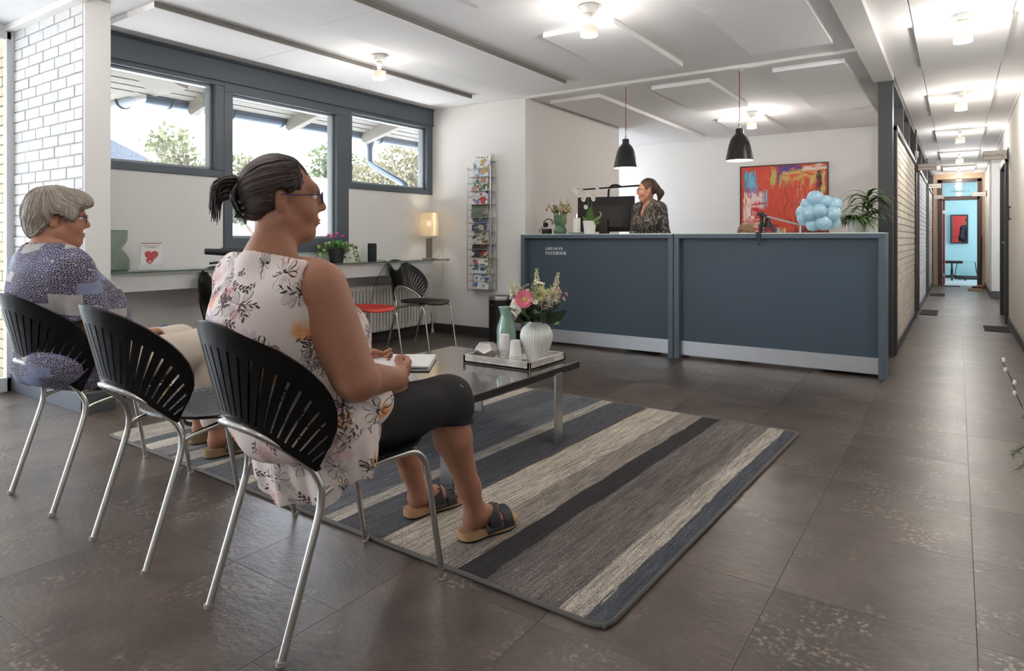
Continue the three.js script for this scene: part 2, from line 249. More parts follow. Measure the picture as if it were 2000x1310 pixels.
{ // right wall of the corridor, with a dark door, then a side passage, then the wall again
  struct('wall_right', [box(XR, XR + 0.14, 0, CH, -10.37, -2.2), box(XR, XR + 0.14, 2.13, CH, -11.66, -10.37), box(XR, XR + 0.14, 0, CH, -11.75, -11.66), box(XR, XR + 0.14, 2.45, CH, -14.78, -11.75), box(XR - 0.02, XR + 0.14, 0, CH, ZE, -14.78),
    box(XR + 0.14, 2.4, 0, CH, -14.92, -14.78), box(XR + 0.14, 2.4, 0, CH, -11.75, -11.61), box(2.26, 2.4, 0, 0.9, -14.78, -11.75), box(2.26, 2.4, 2.2, CH, -14.78, -11.75), box(2.26, 2.4, 0.9, 2.2, -12.5, -11.75), box(2.26, 2.4, 0.9, 2.2, -14.78, -13.7)], mat('#e9e6e1', 0.85, bumpy(plasterBump, 0.5, 0.0006)));
  struct('baseboard_right', [rbox(XR - 0.015, XR, 0, 0.10, -10.37, -2.2, 0.003), rbox(XR - 0.035, XR - 0.02, 0, 0.10, ZE, -14.78, 0.003), rbox(XR - 0.035, 2.3, 0, 0.13, -14.78, -14.765, 0.003)], M.base);
  struct('trim_3', rbox(XR - 0.02, XR, CH - 0.03, CH, ZE, -2.2, 0.003), M.trimWhite);
  const d = structure('door_1');
  part(d, 'door_frame', [rbox(XR - 0.035, XR + 0.1, 0, 2.13, -10.45, -10.36, 0.004), rbox(XR - 0.035, XR + 0.1, 0, 2.13, -11.67, -11.58, 0.004), rbox(XR - 0.035, XR + 0.1, 2.05, 2.14, -11.67, -10.36, 0.004)], M.slateDark);
  part(d, 'door_leaf', rbox(XR + 0.01, XR + 0.05, 0.01, 2.05, -11.58, -10.45, 0.003), M.brownFrame);
  part(d, 'door_handle', [bar([XR + 0.01, 1.03, -10.6], [XR - 0.05, 1.03, -10.6], 0.009), bar([XR - 0.045, 1.03, -10.6], [XR - 0.045, 1.03, -10.73], 0.009)], M.steel);
}
// partition between waiting room and corridor
{
  const w = structure('wall_partition'), x0 = XP - 0.115, x1 = XP;
  part(w, 'post', rbox(x0, x1 - 0.0, 0, CH - 0.02, -7.06, -6.895, 0.005), M.slateDark);
  part(w, 'post', rbox(x0 + 0.02, x1 + 0.025, 0, 2.13, -7.16, -7.06, 0.005), M.slateDark);
  for (const [z] of [[-10.45], [-14.4], [-17.9]]) part(w, 'post', rbox(x0, x1 + 0.03, 0, CH - 0.02, z - 0.17, z, 0.005), M.slateDark);
  part(w, 'rail', [rbox(x0, x1 + 0.03, 2.085, 2.14, -17.9, -7.06, 0.005)], M.slateDark);
  part(w, 'rail', [rbox(x0, x1 + 0.012, 2.50, CH - 0.01, -17.9, -6.9, 0.005)], M.slateDark);
  for (const z of [-8.2, -9.3, -12.4]) part(w, 'mullion', rbox(x0, x1 + 0.01, 2.14, 2.50, z - 0.05, z, 0.004), M.slateDark);
  for (const [z0, z1] of [[-8.2, -7.1], [-9.3, -8.25], [-10.45, -9.35], [-12.4, -10.62], [-14.4, -12.45], [-17.9, -14.57]]) part(w, 'pane', box(XP - 0.06, XP - 0.054, 2.14, 2.5, z0, z1), M.glass);
  part(w, 'core', [box(x0, x1 - 0.003, 0, 2.09, -10.5, -7.1)], M.mortarCream);
  brickWork(w, 0, 'x', -7.165, -10.45, 0.08, 2.085, x1 + 0.004, 1, 0.0722, 0.235, M.brickCream, 19);
  part(w, 'core', [box(x0, x1 - 0.003, 0, 2.09, -14.4, -11.62), box(x0, x1 - 0.003, 0, 2.09, -17.9, -15.5)], M.mortarWhite);
  brickWork(w, 0, 'x', -11.62, -14.4, 0.08, 2.085, x1 + 0.004, 1, 0.0722, 0.235, M.brickWhite, 20, 0.022, 0);
  brickWork(w, 0, 'x', -15.5, -17.9, 0.08, 2.085, x1 + 0.004, 1, 0.0722, 0.235, M.brickWhite, 21, 0.022, 0);
  struct('baseboard_partition', [rbox(x1, x1 + 0.02, 0, 0.085, -10.45, -7.165, 0.003), rbox(x1, x1 + 0.02, 0, 0.085, -14.4, -11.62, 0.003), rbox(x1, x1 + 0.02, 0, 0.085, -17.9, -15.5, 0.003)], M.base);
  // white back of the treatment rooms beyond, so that no daylight leaks in
  struct('wall_rooms', [box(-3.6, -3.48, 0, CH, -18.4, ZK - 0.12), box(-3.6, XP - 0.115, 0, CH, -18.5, -18.32)], M.wall);
  for (const [n, z0, z1] of [[2, -11.62, -10.62], [3, -15.5, -14.57]]) {
    const d = structure('door_' + n);
    part(d, 'door_frame', [rbox(x0, x1 + 0.02, 0, 2.09, z0, z0 + 0.06, 0.004), rbox(x0, x1 + 0.02, 0, 2.09, z1 - 0.06, z1, 0.004)], M.slateDark);
    part(d, 'door_leaf', rbox(x0 + 0.03, x1 - 0.03, 0.01, 2.085, z0 + 0.06, z1 - 0.06, 0.003), M.white);
    part(d, 'door_handle', [bar([x1 - 0.03, 1.03, z1 - 0.13], [x1 + 0.04, 1.03, z1 - 0.13], 0.009), bar([x1 + 0.035, 1.03, z1 - 0.13], [x1 + 0.035, 1.03, z1 - 0.26], 0.009)], M.black);
  }
}
// end of the corridor: tan casing, open doorway and glazed fanlight, pale blue room
{
  const x0 = XP, x1 = XR - 0.02, dl = -0.335, dr = 0.415, tan = mat('#c2a58c', 0.6, bumpy(plasterBump, 0.3, 0.0004)), z0 = ZE - 0.12, z1 = ZE;
  struct('wall_end', [box(x0 - 0.2, dl, 0, CH, z0, z1), box(dr, x1 + 0.2, 0, CH, z0, z1), box(dl, dr, 2.44, CH, z0, z1)], tan);
  const d = structure('door_4');
  part(d, 'door_frame', [rbox(dl - 0.04, dl + 0.045, 0, 2.44, z0 - 0.01, z1 + 0.02, 0.004), rbox(dr - 0.045, dr + 0.04, 0, 2.44, z0 - 0.01, z1 + 0.02, 0.004), rbox(dl, dr, 1.965, 2.055, z0 - 0.01, z1 + 0.02, 0.004), rbox(dl - 0.04, dr + 0.04, 2.375, 2.45, z0 - 0.01, z1 + 0.02, 0.004)], M.brownFrame);
  part(d, 'pane', box(dl + 0.045, dr - 0.045, 2.055, 2.375, z1 - 0.05, z1 - 0.044), M.glass);
  const leaf = new THREE.Group(); leaf.name = 'door_leaf'; d.add(leaf);
  part(leaf, 'door_panel', rbox(dl + 0.05, dl + 0.09, 0.01, 1.965, z0 - 0.78, z0 - 0.02, 0.003), mat('#a8201c', 0.4));
  part(leaf, 'hinge', [rbox(dl + 0.03, dl + 0.1, 1.66, 1.74, z0 - 0.03, z0 - 0.012, 0.003), rbox(dl + 0.03, dl + 0.1, 0.2, 0.28, z0 - 0.03, z0 - 0.012, 0.003)], M.steel);
  const blue = mat('#a9d3da', 0.8);
  const zr = -21.6; struct('wall_blue', [box(-1.8, 1.9, 0, CH, zr - 0.1, zr), box(-1.9, -1.8, 0, CH, zr, z0), box(1.9, 2.0, 0, 0.8, zr, z0), box(1.9, 2.0, 2.3, CH, zr, z0), box(1.9, 2.0, 0.8, 2.3, -19.0, z0), box(1.9, 2.0, 0.8, 2.3, zr, -20.9)], blue);
  struct('wall_inner', [box(-1.9, dl - 0.04, 0, CH, z0 - 0.012, z0), box(dr + 0.04, 2.0, 0, CH, z0 - 0.012, z0), box(dl - 0.04, dr + 0.04, 2.45, CH, z0 - 0.012, z0)], mat('#d9d7d2', 0.8));
  struct('floor_blue', box(-1.9, 2.0, -0.1, 0.0, zr, z0), mat('#b9cfd2', 0.5));
  struct('baseboard_blue', rbox(-1.8, 1.9, 0, 0.08, zr, zr + 0.015, 0.003), M.slateDark);
}
// ---------------------------------------------------------------- ceiling: slab, lowered acoustic panels in bands
{
  const c = structure('ceiling');
  part(c, 'ceiling_slab', [box(-5.75, 3.3, CH, CH + 0.14, ZE - 3.6, 4.3)], M.ceiling);
  const R = rng(3), Y = CH - 0.041, panels = [];
  const band = (x0, x1, z0, z1, n) => { for (let i = 0; i < n; i++) panels.push([x0, x1, z0 + (z1 - z0) * i / n, z0 + (z1 - z0) * (i + 1) / n]); };
  band(-4.80, -4.215, -2.17, -5.46, 3); band(-3.66, -3.082, 0.7, -5.455, 5); band(-2.505, -1.938, -4.09, -5.457, 1); band(-2.505, -1.938, 0.7, -3.46, 3);
  band(-1.368, -0.773, 0.7, -5.43, 5); band(-3.66, -3.067, -6.13, -9.58, 3); band(-2.495, -1.924, -6.12, -7.49, 1); band(-2.495, -1.93, -8.27, -9.6, 1); band(-1.352, -0.775, -6.08, -9.6, 3);
  band(-4.8, -4.215, 0.7, -1.7, 2);
  for (const z of [-5.42, -8.09, -10.78, -13.5, -16.2]) band(-0.256, 0.304, z, z - 1.36, 1);
  for (const z of [-2.73]) band(-0.256, 0.304, z, z - 1.36, 1);
  for (const [x0, x1, z0, z1] of panels) part(c, 'ceiling_panel', rbox(x0, x1, Y, CH, Math.max(z0, z1) - 0.0012, Math.min(z0, z1) + 0.0012, 0.003, 1), M.panel);
  for (const [x, z0, z1] of [[-4.215, -5.46, -2.17], [-3.082, -5.455, 0.7]]) part(c, 'grey_edge_strip', rbox(x - 0.001, x + 0.004, Y + 0.006, CH - 0.001, z0, z1, 0.001), mat('#77736f', 0.6));  // thin dark grey strips along the right edges of two panel bands
  // thin boards between the bands, joints just visible
  const boards = [[-0.48, -0.262], [0.31, 0.525]];
  for (const [x0, x1] of boards) for (let k = 0; k < 12; k++) part(c, 'ceiling_board', rbox(x0, x1, CH - 0.011, CH, -4.1 - k * 1.35 - 0.002, -4.1 - (k + 1) * 1.35, 0.002, 1), M.panel);
  for (let k = 0; k < 5; k++) part(c, 'ceiling_board', rbox(-0.256, 0.304, CH - 0.011, CH, [-4.1, -6.79, -9.46, -12.15, -14.87][k], [-5.42, -8.08, -10.77, -13.49, -16.19][k], 0.002, 1), M.panel);
  struct('ceiling_beam', rbox(-0.64, -0.478, 2.52, CH, -6.9, 3.0, 0.004), M.trimWhite);
  struct('ceiling_rail', [rbox(XA + 0.02, -0.62, CH - 0.03, CH - 0.001, -5.845, -5.80, 0.004)], M.trimWhite);
}
// ---------------------------------------------------------------- unseen rest of the waiting room: back and right walls, glass front on the left
{
  struct('wall_rear', box(-5.75, 3.3, 0, CH, 4.0, 4.2), M.wall);
  struct('wall_entry', [box(3.0, 3.2, 0, CH, -2.2, 4.0), box(XR, 3.2, 0, CH, -2.34, -2.2)], M.wall);
  const f = structure('window_front');
  const frame = mat('#c9cdd0', 0.45), fx0 = XF - 0.03, fx1 = XF + 0.03, fr = [];
  for (const z of [-1.86, -0.7, 0.5, 1.7, 2.9, 3.97]) fr.push(rbox(fx0, fx1, 0, CH, z - 0.03, z + 0.03, 0.004));
  part(f, 'window_frame', [...fr, rbox(fx0, fx1, 0, 0.1, -1.86, 4, 0.004), rbox(fx0, fx1, CH - 0.1, CH, -1.86, 4, 0.004)], frame);
  for (const [a, b] of [[-1.83, -0.73], [-0.67, 0.47], [0.53, 1.67], [1.73, 2.87], [2.93, 3.94]]) part(f, 'pane', box(XF - 0.003, XF + 0.003, 0.1, CH - 0.1, a, b), M.glass);
}
// ---------------------------------------------------------------- outside: paving, eaves, gutter, wing wall, fence, neighbour's house, trees
{
  struct('ground', box(-60, 30, -0.5, -0.21, -60, 60), mat('#cfd1d2', 0.9));
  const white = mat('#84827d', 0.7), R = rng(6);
  const e = structure('eave');
  const yAt = (x) => 2.63 + (x - XO) * 0.255;   // the soffit falls outwards
  const tilt = Math.atan(0.255);
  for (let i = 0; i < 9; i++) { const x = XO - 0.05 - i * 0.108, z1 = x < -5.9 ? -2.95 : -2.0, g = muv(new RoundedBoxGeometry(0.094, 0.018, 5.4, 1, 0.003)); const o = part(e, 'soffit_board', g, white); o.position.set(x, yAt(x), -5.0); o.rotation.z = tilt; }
  part(e, 'roof_deck', muv(new THREE.BoxGeometry(1.1, 0.05, 6).translate(0, 0, 0)).rotateZ(tilt).translate(XO - 0.5, yAt(XO - 0.5) + 0.05, -5.0), mat('#7d7b77', 0.8));
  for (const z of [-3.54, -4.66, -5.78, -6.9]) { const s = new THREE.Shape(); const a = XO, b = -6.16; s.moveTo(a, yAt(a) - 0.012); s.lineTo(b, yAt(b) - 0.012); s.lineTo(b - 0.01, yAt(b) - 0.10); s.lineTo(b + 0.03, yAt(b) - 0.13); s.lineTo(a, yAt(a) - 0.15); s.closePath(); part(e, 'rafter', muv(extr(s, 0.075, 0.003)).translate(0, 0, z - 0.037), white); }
  // second eave, along the wing, and the valley board between them
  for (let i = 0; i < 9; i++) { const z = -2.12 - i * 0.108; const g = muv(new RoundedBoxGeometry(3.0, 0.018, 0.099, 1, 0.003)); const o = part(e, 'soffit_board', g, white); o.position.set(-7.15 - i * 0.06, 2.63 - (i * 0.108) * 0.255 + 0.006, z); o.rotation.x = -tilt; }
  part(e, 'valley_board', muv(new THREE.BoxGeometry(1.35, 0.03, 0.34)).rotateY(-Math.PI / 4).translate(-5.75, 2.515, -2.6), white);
  part(e, 'roof_deck', muv(new THREE.BoxGeometry(3.4, 0.05, 1.3)).rotateX(-tilt).translate(-7.3, 2.58, -2.55), mat('#7d7b77', 0.8)); part(e, 'added_shade_roof', box(-7.6, XF - 0.05, 2.62, 2.72, -2.1, 4.3), white);  // the flat slab is an unseen roof, added to cut daylight through the glass front
  const zinc = mat('#566270', 0.4, { metalness: 0.55 });
  const half = (len) => { const g = new THREE.CylinderGeometry(0.072, 0.072, len, 20, 1, true, Math.PI / 2, Math.PI); return g; };
  const zincD = mat('#566270', 0.4, { metalness: 0.55, side: THREE.DoubleSide });
  const gut = thing('gutter', 'zinc half-round gutter with downpipe along the eave outside the windows', 'gutter', [0, 0, 0]);
  const gy = 2.395, gx = -6.225;
  part(gut, 'trough', [half(3.7).rotateX(Math.PI / 2).rotateZ(Math.PI / 2 + Math.PI).translate(gx, gy, -4.95), tube([[gx + 0.072, gy, -3.1], [gx + 0.072, gy, -6.8]], 0.007, 2, 6), tube([[gx - 0.072, gy, -3.1], [gx - 0.072, gy, -6.8]], 0.007, 2, 6), half(3.0).rotateZ(Math.PI / 2).rotateX(Math.PI).translate(gx - 1.5, gy, -3.1)], zincD);
  for (const z of [-3.35, -4.0, -4.6, -5.3, -6.1]) part(gut, 'bracket', new THREE.TorusGeometry(0.077, 0.008, 6, 16, Math.PI).rotateZ(Math.PI).translate(gx, gy, z), zinc);
  part(gut, 'bracket', new THREE.TorusGeometry(0.077, 0.008, 6, 16, Math.PI).rotateZ(Math.PI).rotateY(Math.PI / 2).translate(gx - 0.35, gy, -3.1), zinc);
  part(gut, 'outlet', lathe([[0.038, -0.2], [0.038, -0.14], [0.062, -0.05], [0.075, 0]], 20).translate(gx, gy - 0.03, -5.93), zinc);
  part(gut, 'downpipe', tube([[gx, gy - 0.17, -5.93], [gx, gy - 0.27, -5.93], [gx + 0.03, gy - 0.36, -5.92], [gx + 0.4, gy - 0.52, -5.85], [gx + 0.74, gy - 0.66, -5.78], [gx + 0.80, gy - 0.75, -5.77], [gx + 0.81, gy - 0.95, -5.77], [gx + 0.81, -0.1, -5.77]], 0.038, 70, 14, false, 0.25), zinc);
  // wing wall of yellow brick seen through the glass front
  const w = structure('wall_wing');
  const yb = ['#a89d80', '#a09475', '#b0a68c'].map((c) => mat(c, 0.85, bumpy(plasterBump, 0.22, 0.0016)));
  part(w, 'core', box(-9, XF - 0.05, -0.12, 2.6, -2.03, -1.93), mat('#b9ad92', 0.9));
  brickWork(w, 0, 'z', XF - 0.06, -8.9, -0.1, 2.5, -1.915, 1, 0.0722, 0.235, yb, 31, 0.022, 60);
  // garden fence and wall
  const fn = thing('garden_fence', 'white board fence across the garden behind the middle window', 'fence', [0, 0, 0]);
  for (let i = 0; i < 9; i++) part(fn, 'board', rbox(-14.04, -14.0, 0.1 + i * 0.29, 0.1 + i * 0.29 + 0.275, -15.5, -7.2, 0.006), mat('#e6e6e2', 0.7));
  for (const z of [-15.4, -13.3, -11.3, -9.3, -7.3]) part(fn, 'post', rbox(-14.12, -14.04, -0.12, 2.7, z - 0.05, z + 0.05, 0.006), mat('#e6e6e2', 0.7));
  // neighbour's house: gable roof falling to the right
  const h = thing('neighbour_house', 'neighbouring house with dark blue-grey slate roof and white soffit outside left window', 'house', [0, 0, 0]);
  const s = new THREE.Shape(); s.moveTo(-8.7, 2.75); s.lineTo(-3.0, 5.1); s.lineTo(-3.0, 4.45); s.lineTo(-8.4, 2.6); s.closePath();
  part(h, 'roof', muv(extr(s, 6, 0.01)).rotateY(-Math.PI / 2).translate(-16, 0, 0), mat('#2f3947', 0.7, bumpy(plasterBump, 0.6, 0.01)));
  part(h, 'wall', box(-21, -16.6, -0.12, 2.9, -7.6, -2), mat('#e2ded6', 0.8));
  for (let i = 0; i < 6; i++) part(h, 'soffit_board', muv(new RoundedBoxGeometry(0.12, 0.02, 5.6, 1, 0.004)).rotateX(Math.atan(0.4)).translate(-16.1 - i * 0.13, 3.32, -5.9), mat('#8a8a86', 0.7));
  // trees: real leaves on twigs
  const leafG = new THREE.BufferGeometry(); leafG.setAttribute('position', new THREE.Float32BufferAttribute([0, 0, 0, 0.03, 0.05, 0.012, -0.03, 0.05, 0.012, 0, 0.11, 0], 3)); leafG.setIndex([0, 1, 2, 2, 1, 3]); leafG.computeVertexNormals();
  const lm = ['#4c5a36', '#565a3e', '#43503c', '#5e5a40'].map((c) => phys(c, 0.9, { transmission: 0.35, thickness: 0, side: THREE.DoubleSide }));
  function tree(name, label, base, blobs, n, seed, m) {
    const t = thing(name, label, 'tree', base, 0); const Q = rng(seed);
    const wood = []; const topY = Math.max(...blobs.map((b) => b[1])); wood.push(taper([[0, 0, 0], [0.05, topY * 0.5, 0.05], [0, topY, 0]], [0.11, 0.08, 0.02], 10, 7));
    const inst = new THREE.InstancedMesh(leafG, lm[m], n), mt = new THREE.Matrix4(), q = new THREE.Quaternion(), eu = new THREE.Euler();
    for (const b of blobs) { for (let i = 0; i < 14; i++) { const a = Q() * 6.28, r = b[3] * (0.5 + Q() * 0.5); wood.push(taper([[0, b[1] * 0.6, 0], [b[0] * 0.6, b[1] * 0.8, b[2] * 0.6], [b[0] + Math.cos(a) * r * 0.9, b[1] + (Q() - 0.4) * b[3] * 1.5, b[2] + Math.sin(a) * r * 0.9]], [0.03, 0.018, 0.005], 6, 5)); } }
    for (let i = 0; i < n; i++) { const b = blobs[Math.floor(Q() * blobs.length)]; let x, y, z; do { x = Q() * 2 - 1; y = Q() * 2 - 1; z = Q() * 2 - 1; } while (x * x + y * y + z * z > 1 || fbm(x * 0.5 + 0.5, y * 0.5 + z * 0.25 + 0.5, 9, 9, 2, seed) < 0.5); eu.set(Q() * 6, Q() * 6, Q() * 6); q.setFromEuler(eu); const sc = 0.8 + Q() * 0.8; mt.compose(V(b[0] + x * b[3], b[1] + y * b[3] * 0.85, b[2] + z * b[3]), q, V(sc, sc, sc)); inst.setMatrixAt(i, mt); }
    part(t, 'trunk', wood, mat('#6b5f52', 0.9)); inst.name = 'leaves'; inst.userData.kind = 'stuff'; t.add(inst);
  }
  tree('garden_tree', 'loose pale green tree with open twigs outside left window', [-13, -0.12, -7.2], [[0, 3.0, 0.2, 0.5], [0.1, 2.45, -0.4, 0.5], [0, 2.6, -1.3, 0.55], [0, 2.1, -0.6, 0.7]], 1700, 3, 1);
  tree('garden_tree', 'low bluish green tree standing left of the fence behind the middle window', [-13, -0.12, -9.0], [[0, 2.45, 0, 0.6], [0, 2.3, -0.7, 0.5], [0, 1.9, 0.5, 0.5]], 1600, 4, 2);
  tree('garden_tree', 'tall feathery tree above the fence behind the middle window', [-15, -0.12, -12.6], [[0, 3.4, -0.2, 0.7], [0, 3.0, -0.9, 0.8], [0, 2.6, 0.2, 0.7]], 2200, 5, 0);
  tree('garden_tree', 'broad leafy tree filling the right window behind the downpipe', [-12, -0.12, -12.2], [[0, 3.1, -0.6, 0.85], [0, 2.5, 0.6, 0.8], [0, 2.2, -0.3, 0.9], [0, 2.9, -1.5, 0.8]], 3600, 6, 3);
}
// ---------------------------------------------------------------- lamps
const glow = (c, k) => new THREE.MeshStandardMaterial({ color: '#000000', emissive: c, emissiveIntensity: k, roughness: 0.6 });
const clearGlass = phys('#ffffff', 0.03, { transmission: 1, thickness: 0, ior: 1.45 });
function ceilingLamp(x, z, label, strength, group) {
  const t = thing('ceiling_lamp', label, 'lamp', [x, CH, z], 0, group);
  part(t, 'mount', lathe([[0, 0], [0.062, 0], [0.062, -0.012], [0.05, -0.016], [0.05, -0.045], [0.044, -0.05], [0, -0.05]], 32), M.whiteGloss);
  part(t, 'glass_cylinder', new THREE.CylinderGeometry(0.052, 0.052, 0.15, 36, 1, true).translate(0, -0.118, 0), clearGlass);
  part(t, 'lamp_holder', lathe([[0, -0.05], [0.022, -0.05], [0.024, -0.075], [0.018, -0.08], [0, -0.08]], 20), M.white);
  part(t, 'bulb', ball(0.017, 0, -0.098, 0, 1, 1.15, 1), glow(WARM, 5));
  part(t, 'shade_band', [new THREE.CylinderGeometry(0.0545, 0.0545, 0.062, 36, 1, true).translate(0, -0.165, 0), new THREE.CylinderGeometry(0.0505, 0.0505, 0.062, 36, 1, true).translate(0, -0.165, 0)], phys('#f6f3ee', 0.8, { transmission: 0.55, thickness: 0, side: THREE.DoubleSide }));
  part(t, 'diffuser', [cyl(0.05, 0.05, -0.192, -0.186, 32)], glow(WARM, 1.6));
  const up = new THREE.PointLight(WARM, LAMP.ring, 0, 2); up.position.set(0, -0.098, 0); up.shadow.radius = 0.8; t.add(up);
  const s = new THREE.PointLight(SOFT, strength, 0, 2); s.position.set(0, -0.225, 0); s.shadow.radius = 3; t.add(s);
  return t;
}
ceilingLamp(-1.97, -3.79, 'glass cylinder ceiling lamp with white band nearest the pendant lamps over the waiting area', LAMP.ceiling);
ceilingLamp(-3.93, -3.85, 'glass cylinder ceiling lamp with white band nearest the dark framed windows', LAMP.window);
ceilingLamp(-2.02, -8.04, 'glass cylinder ceiling lamp behind the counter, just right of the right pendant', LAMP.bay);
const inRow = ['nearest and largest of the glass ceiling lamps along the corridor', 'second glass ceiling lamp along the corridor from the waiting room', 'third glass ceiling lamp along the corridor, level with the first door sign', 'fourth glass ceiling lamp along the corridor, above the second door sign', 'fifth glass ceiling lamp along the corridor', 'farthest glass ceiling lamp, hanging before the blue fanlight'];
[-5.31, -8.1, -10.82, -13.7, -16.5].forEach((z, i) => ceilingLamp(0.03, z, inRow[i], LAMP.corridor, undefined));
ceilingLamp(0.03, -17.9, inRow[5], LAMP.corridor * 0.6);
ceilingLamp(-0.0, -19.8, 'glass ceiling lamp in the pale blue room', LAMP.corridor * 1.2);
// the same grid of lamps goes on over the chairs and the entrance, above and behind the photograph's edge
[[-1.97, -1.05], [-3.93, -1.1], [0.03, -2.6], [-1.97, 1.7], [-3.93, 1.7], [0.6, 1.0]].forEach(([x, z], i) => ceilingLamp(x, z, 'glass cylinder ceiling lamp above the seats, outside the picture', LAMP.ceiling, 'ceiling lamps above the seats'));
// pendants
function pendant(x, z, label) {
  const t = thing('pendant_lamp', label, 'lamp', [x, 0, z], 0);
  part(t, 'ceiling_rose', lathe([[0, CH], [0.04, CH], [0.04, CH - 0.012], [0.012, CH - 0.02], [0, CH - 0.02]], 24), M.white);
  part(t, 'cord', bar([0, CH - 0.015, 0], [0, 2.075, 0], 0.0035), mat('#8c1f2b', 0.6));
  part(t, 'cord_grip', [cyl(0.008, 0.008, 2.10, 2.13, 12), cyl(0.012, 0.01, 2.05, 2.085, 16)], M.chrome);
  const prof = [[0.030, 2.055], [0.034, 2.05], [0.034, 2.012], [0.040, 2.005], [0.052, 1.995], [0.070, 1.97], [0.084, 1.94], [0.095, 1.90], [0.106, 1.85], [0.116, 1.80], [0.122, 1.772]];
  part(t, 'shade', [lathe([[0, 2.055], ...prof], 48), lathe(prof.map(([r, y]) => [r - 0.0025, y]).reverse(), 48)], phys('#121214', 0.16, { clearcoat: 1, clearcoatRoughness: 0.06, side: THREE.DoubleSide }));
  part(t, 'shade_lining', lathe(prof.slice(2).map(([r, y]) => [r - 0.004, y + 0.001]).reverse(), 48), mat('#f2ece2', 0.6, { side: THREE.DoubleSide }));
  part(t, 'bulb', ball(0.03, 0, 1.86, 0, 1, 1.2, 1), glow(WARM, 4));
  const l = new THREE.PointLight(WARM, LAMP.pendant, 0, 2); l.position.set(0, 1.86, 0); l.shadow.radius = 1.4; t.add(l);
}
pendant(-2.69, -5.95, 'glossy black bell pendant lamp on red cord over the left half of the counter');
pendant(-1.6, -5.95, 'glossy black bell pendant lamp on red cord over the right half, before the painting');
{ // table lamp on the shelf
  const t = thing('table_lamp', 'lit table lamp with pale drum shade and slim grey stem on glass shelf', 'lamp', [-4.93, 0.852, -5.60]);
  part(t, 'base', lathe([[0, 0], [0.075, 0], [0.075, 0.008], [0.07, 0.012], [0, 0.012]], 32), M.steel);
  part(t, 'stem', rbox(-0.026, 0.026, 0.012, 0.235, -0.026, 0.026, 0.004), mat('#7d766c', 0.5));
  part(t, 'shade', new THREE.CylinderGeometry(0.105, 0.105, 0.27, 40, 1, true).translate(0, 0.39, 0), phys('#f3e3c4', 0.95, { transmission: 0.5, thickness: 0, side: THREE.DoubleSide }));
  part(t, 'shade_ring', [new THREE.TorusGeometry(0.105, 0.003, 6, 40).rotateX(Math.PI / 2).translate(0, 0.255, 0), new THREE.TorusGeometry(0.105, 0.003, 6, 40).rotateX(Math.PI / 2).translate(0, 0.525, 0), bar([-0.105, 0.26, 0], [0.105, 0.26, 0], 0.003)], M.steel);
  part(t, 'bulb', ball(0.028, 0, 0.40, 0, 1, 1.2, 1), glow(WARM, 5));
  const l = new THREE.PointLight(WARM, LAMP.table, 0, 2); l.position.set(0, 0.40, 0); l.shadow.radius = 1.4; t.add(l);
}
// ---------------------------------------------------------------- shell chairs: slotted back and seat on bent steel tube. Local: facing -z, seat centre over the origin
// a slotted plate in fan coordinates: cells between angle a and radius r; skip(slot) leaves an opening with real walls
function fan(angles, radii, open, map, thick) {
  const pos = [], idx = [], nA = angles.length, nR = radii(angles[0]).length, grid = [];
  const normalAt = (a, r) => { const e = 0.002, p = map(a, r), q = map(a + e, r), s = map(a, r + e); return q.clone().sub(p).cross(s.clone().sub(p)).normalize(); };
  for (let s = 0; s < 2; s++) { grid[s] = []; for (let i = 0; i < nA; i++) { const R = radii(angles[i]); grid[s][i] = []; for (let j = 0; j < nR; j++) { const p = map(angles[i], R[j]).addScaledVector(normalAt(angles[i], R[j]), (s ? 1 : -1) * thick / 2); grid[s][i][j] = pos.length / 3; pos.push(p.x, p.y, p.z); } } }
  const tri = (a, b, c) => idx.push(a, b, c), here = (i, j) => i >= 0 && j >= 0 && i < nA - 1 && j < nR - 1 && !open(i, j);
  for (let i = 0; i < nA - 1; i++) for (let j = 0; j < nR - 1; j++) {
    if (!here(i, j)) continue; const [f, b] = grid;
    tri(b[i][j], b[i + 1][j], b[i + 1][j + 1]); tri(b[i][j], b[i + 1][j + 1], b[i][j + 1]); tri(f[i][j], f[i + 1][j + 1], f[i + 1][j]); tri(f[i][j], f[i][j + 1], f[i + 1][j + 1]);
    const wall = (p, q) => { tri(f[p[0]][p[1]], f[q[0]][q[1]], b[q[0]][q[1]]); tri(f[p[0]][p[1]], b[q[0]][q[1]], b[p[0]][p[1]]); };
    if (!here(i - 1, j)) wall([i, j + 1], [i, j]); if (!here(i + 1, j)) wall([i + 1, j], [i + 1, j + 1]); if (!here(i, j - 1)) wall([i, j], [i + 1, j]); if (!here(i, j + 1)) wall([i + 1, j + 1], [i, j + 1]);
  }
  const g = new THREE.BufferGeometry(); g.setAttribute('position', new THREE.Float32BufferAttribute(pos, 3)); g.setIndex(idx); return toCreasedNormals(g, 0.7);
}
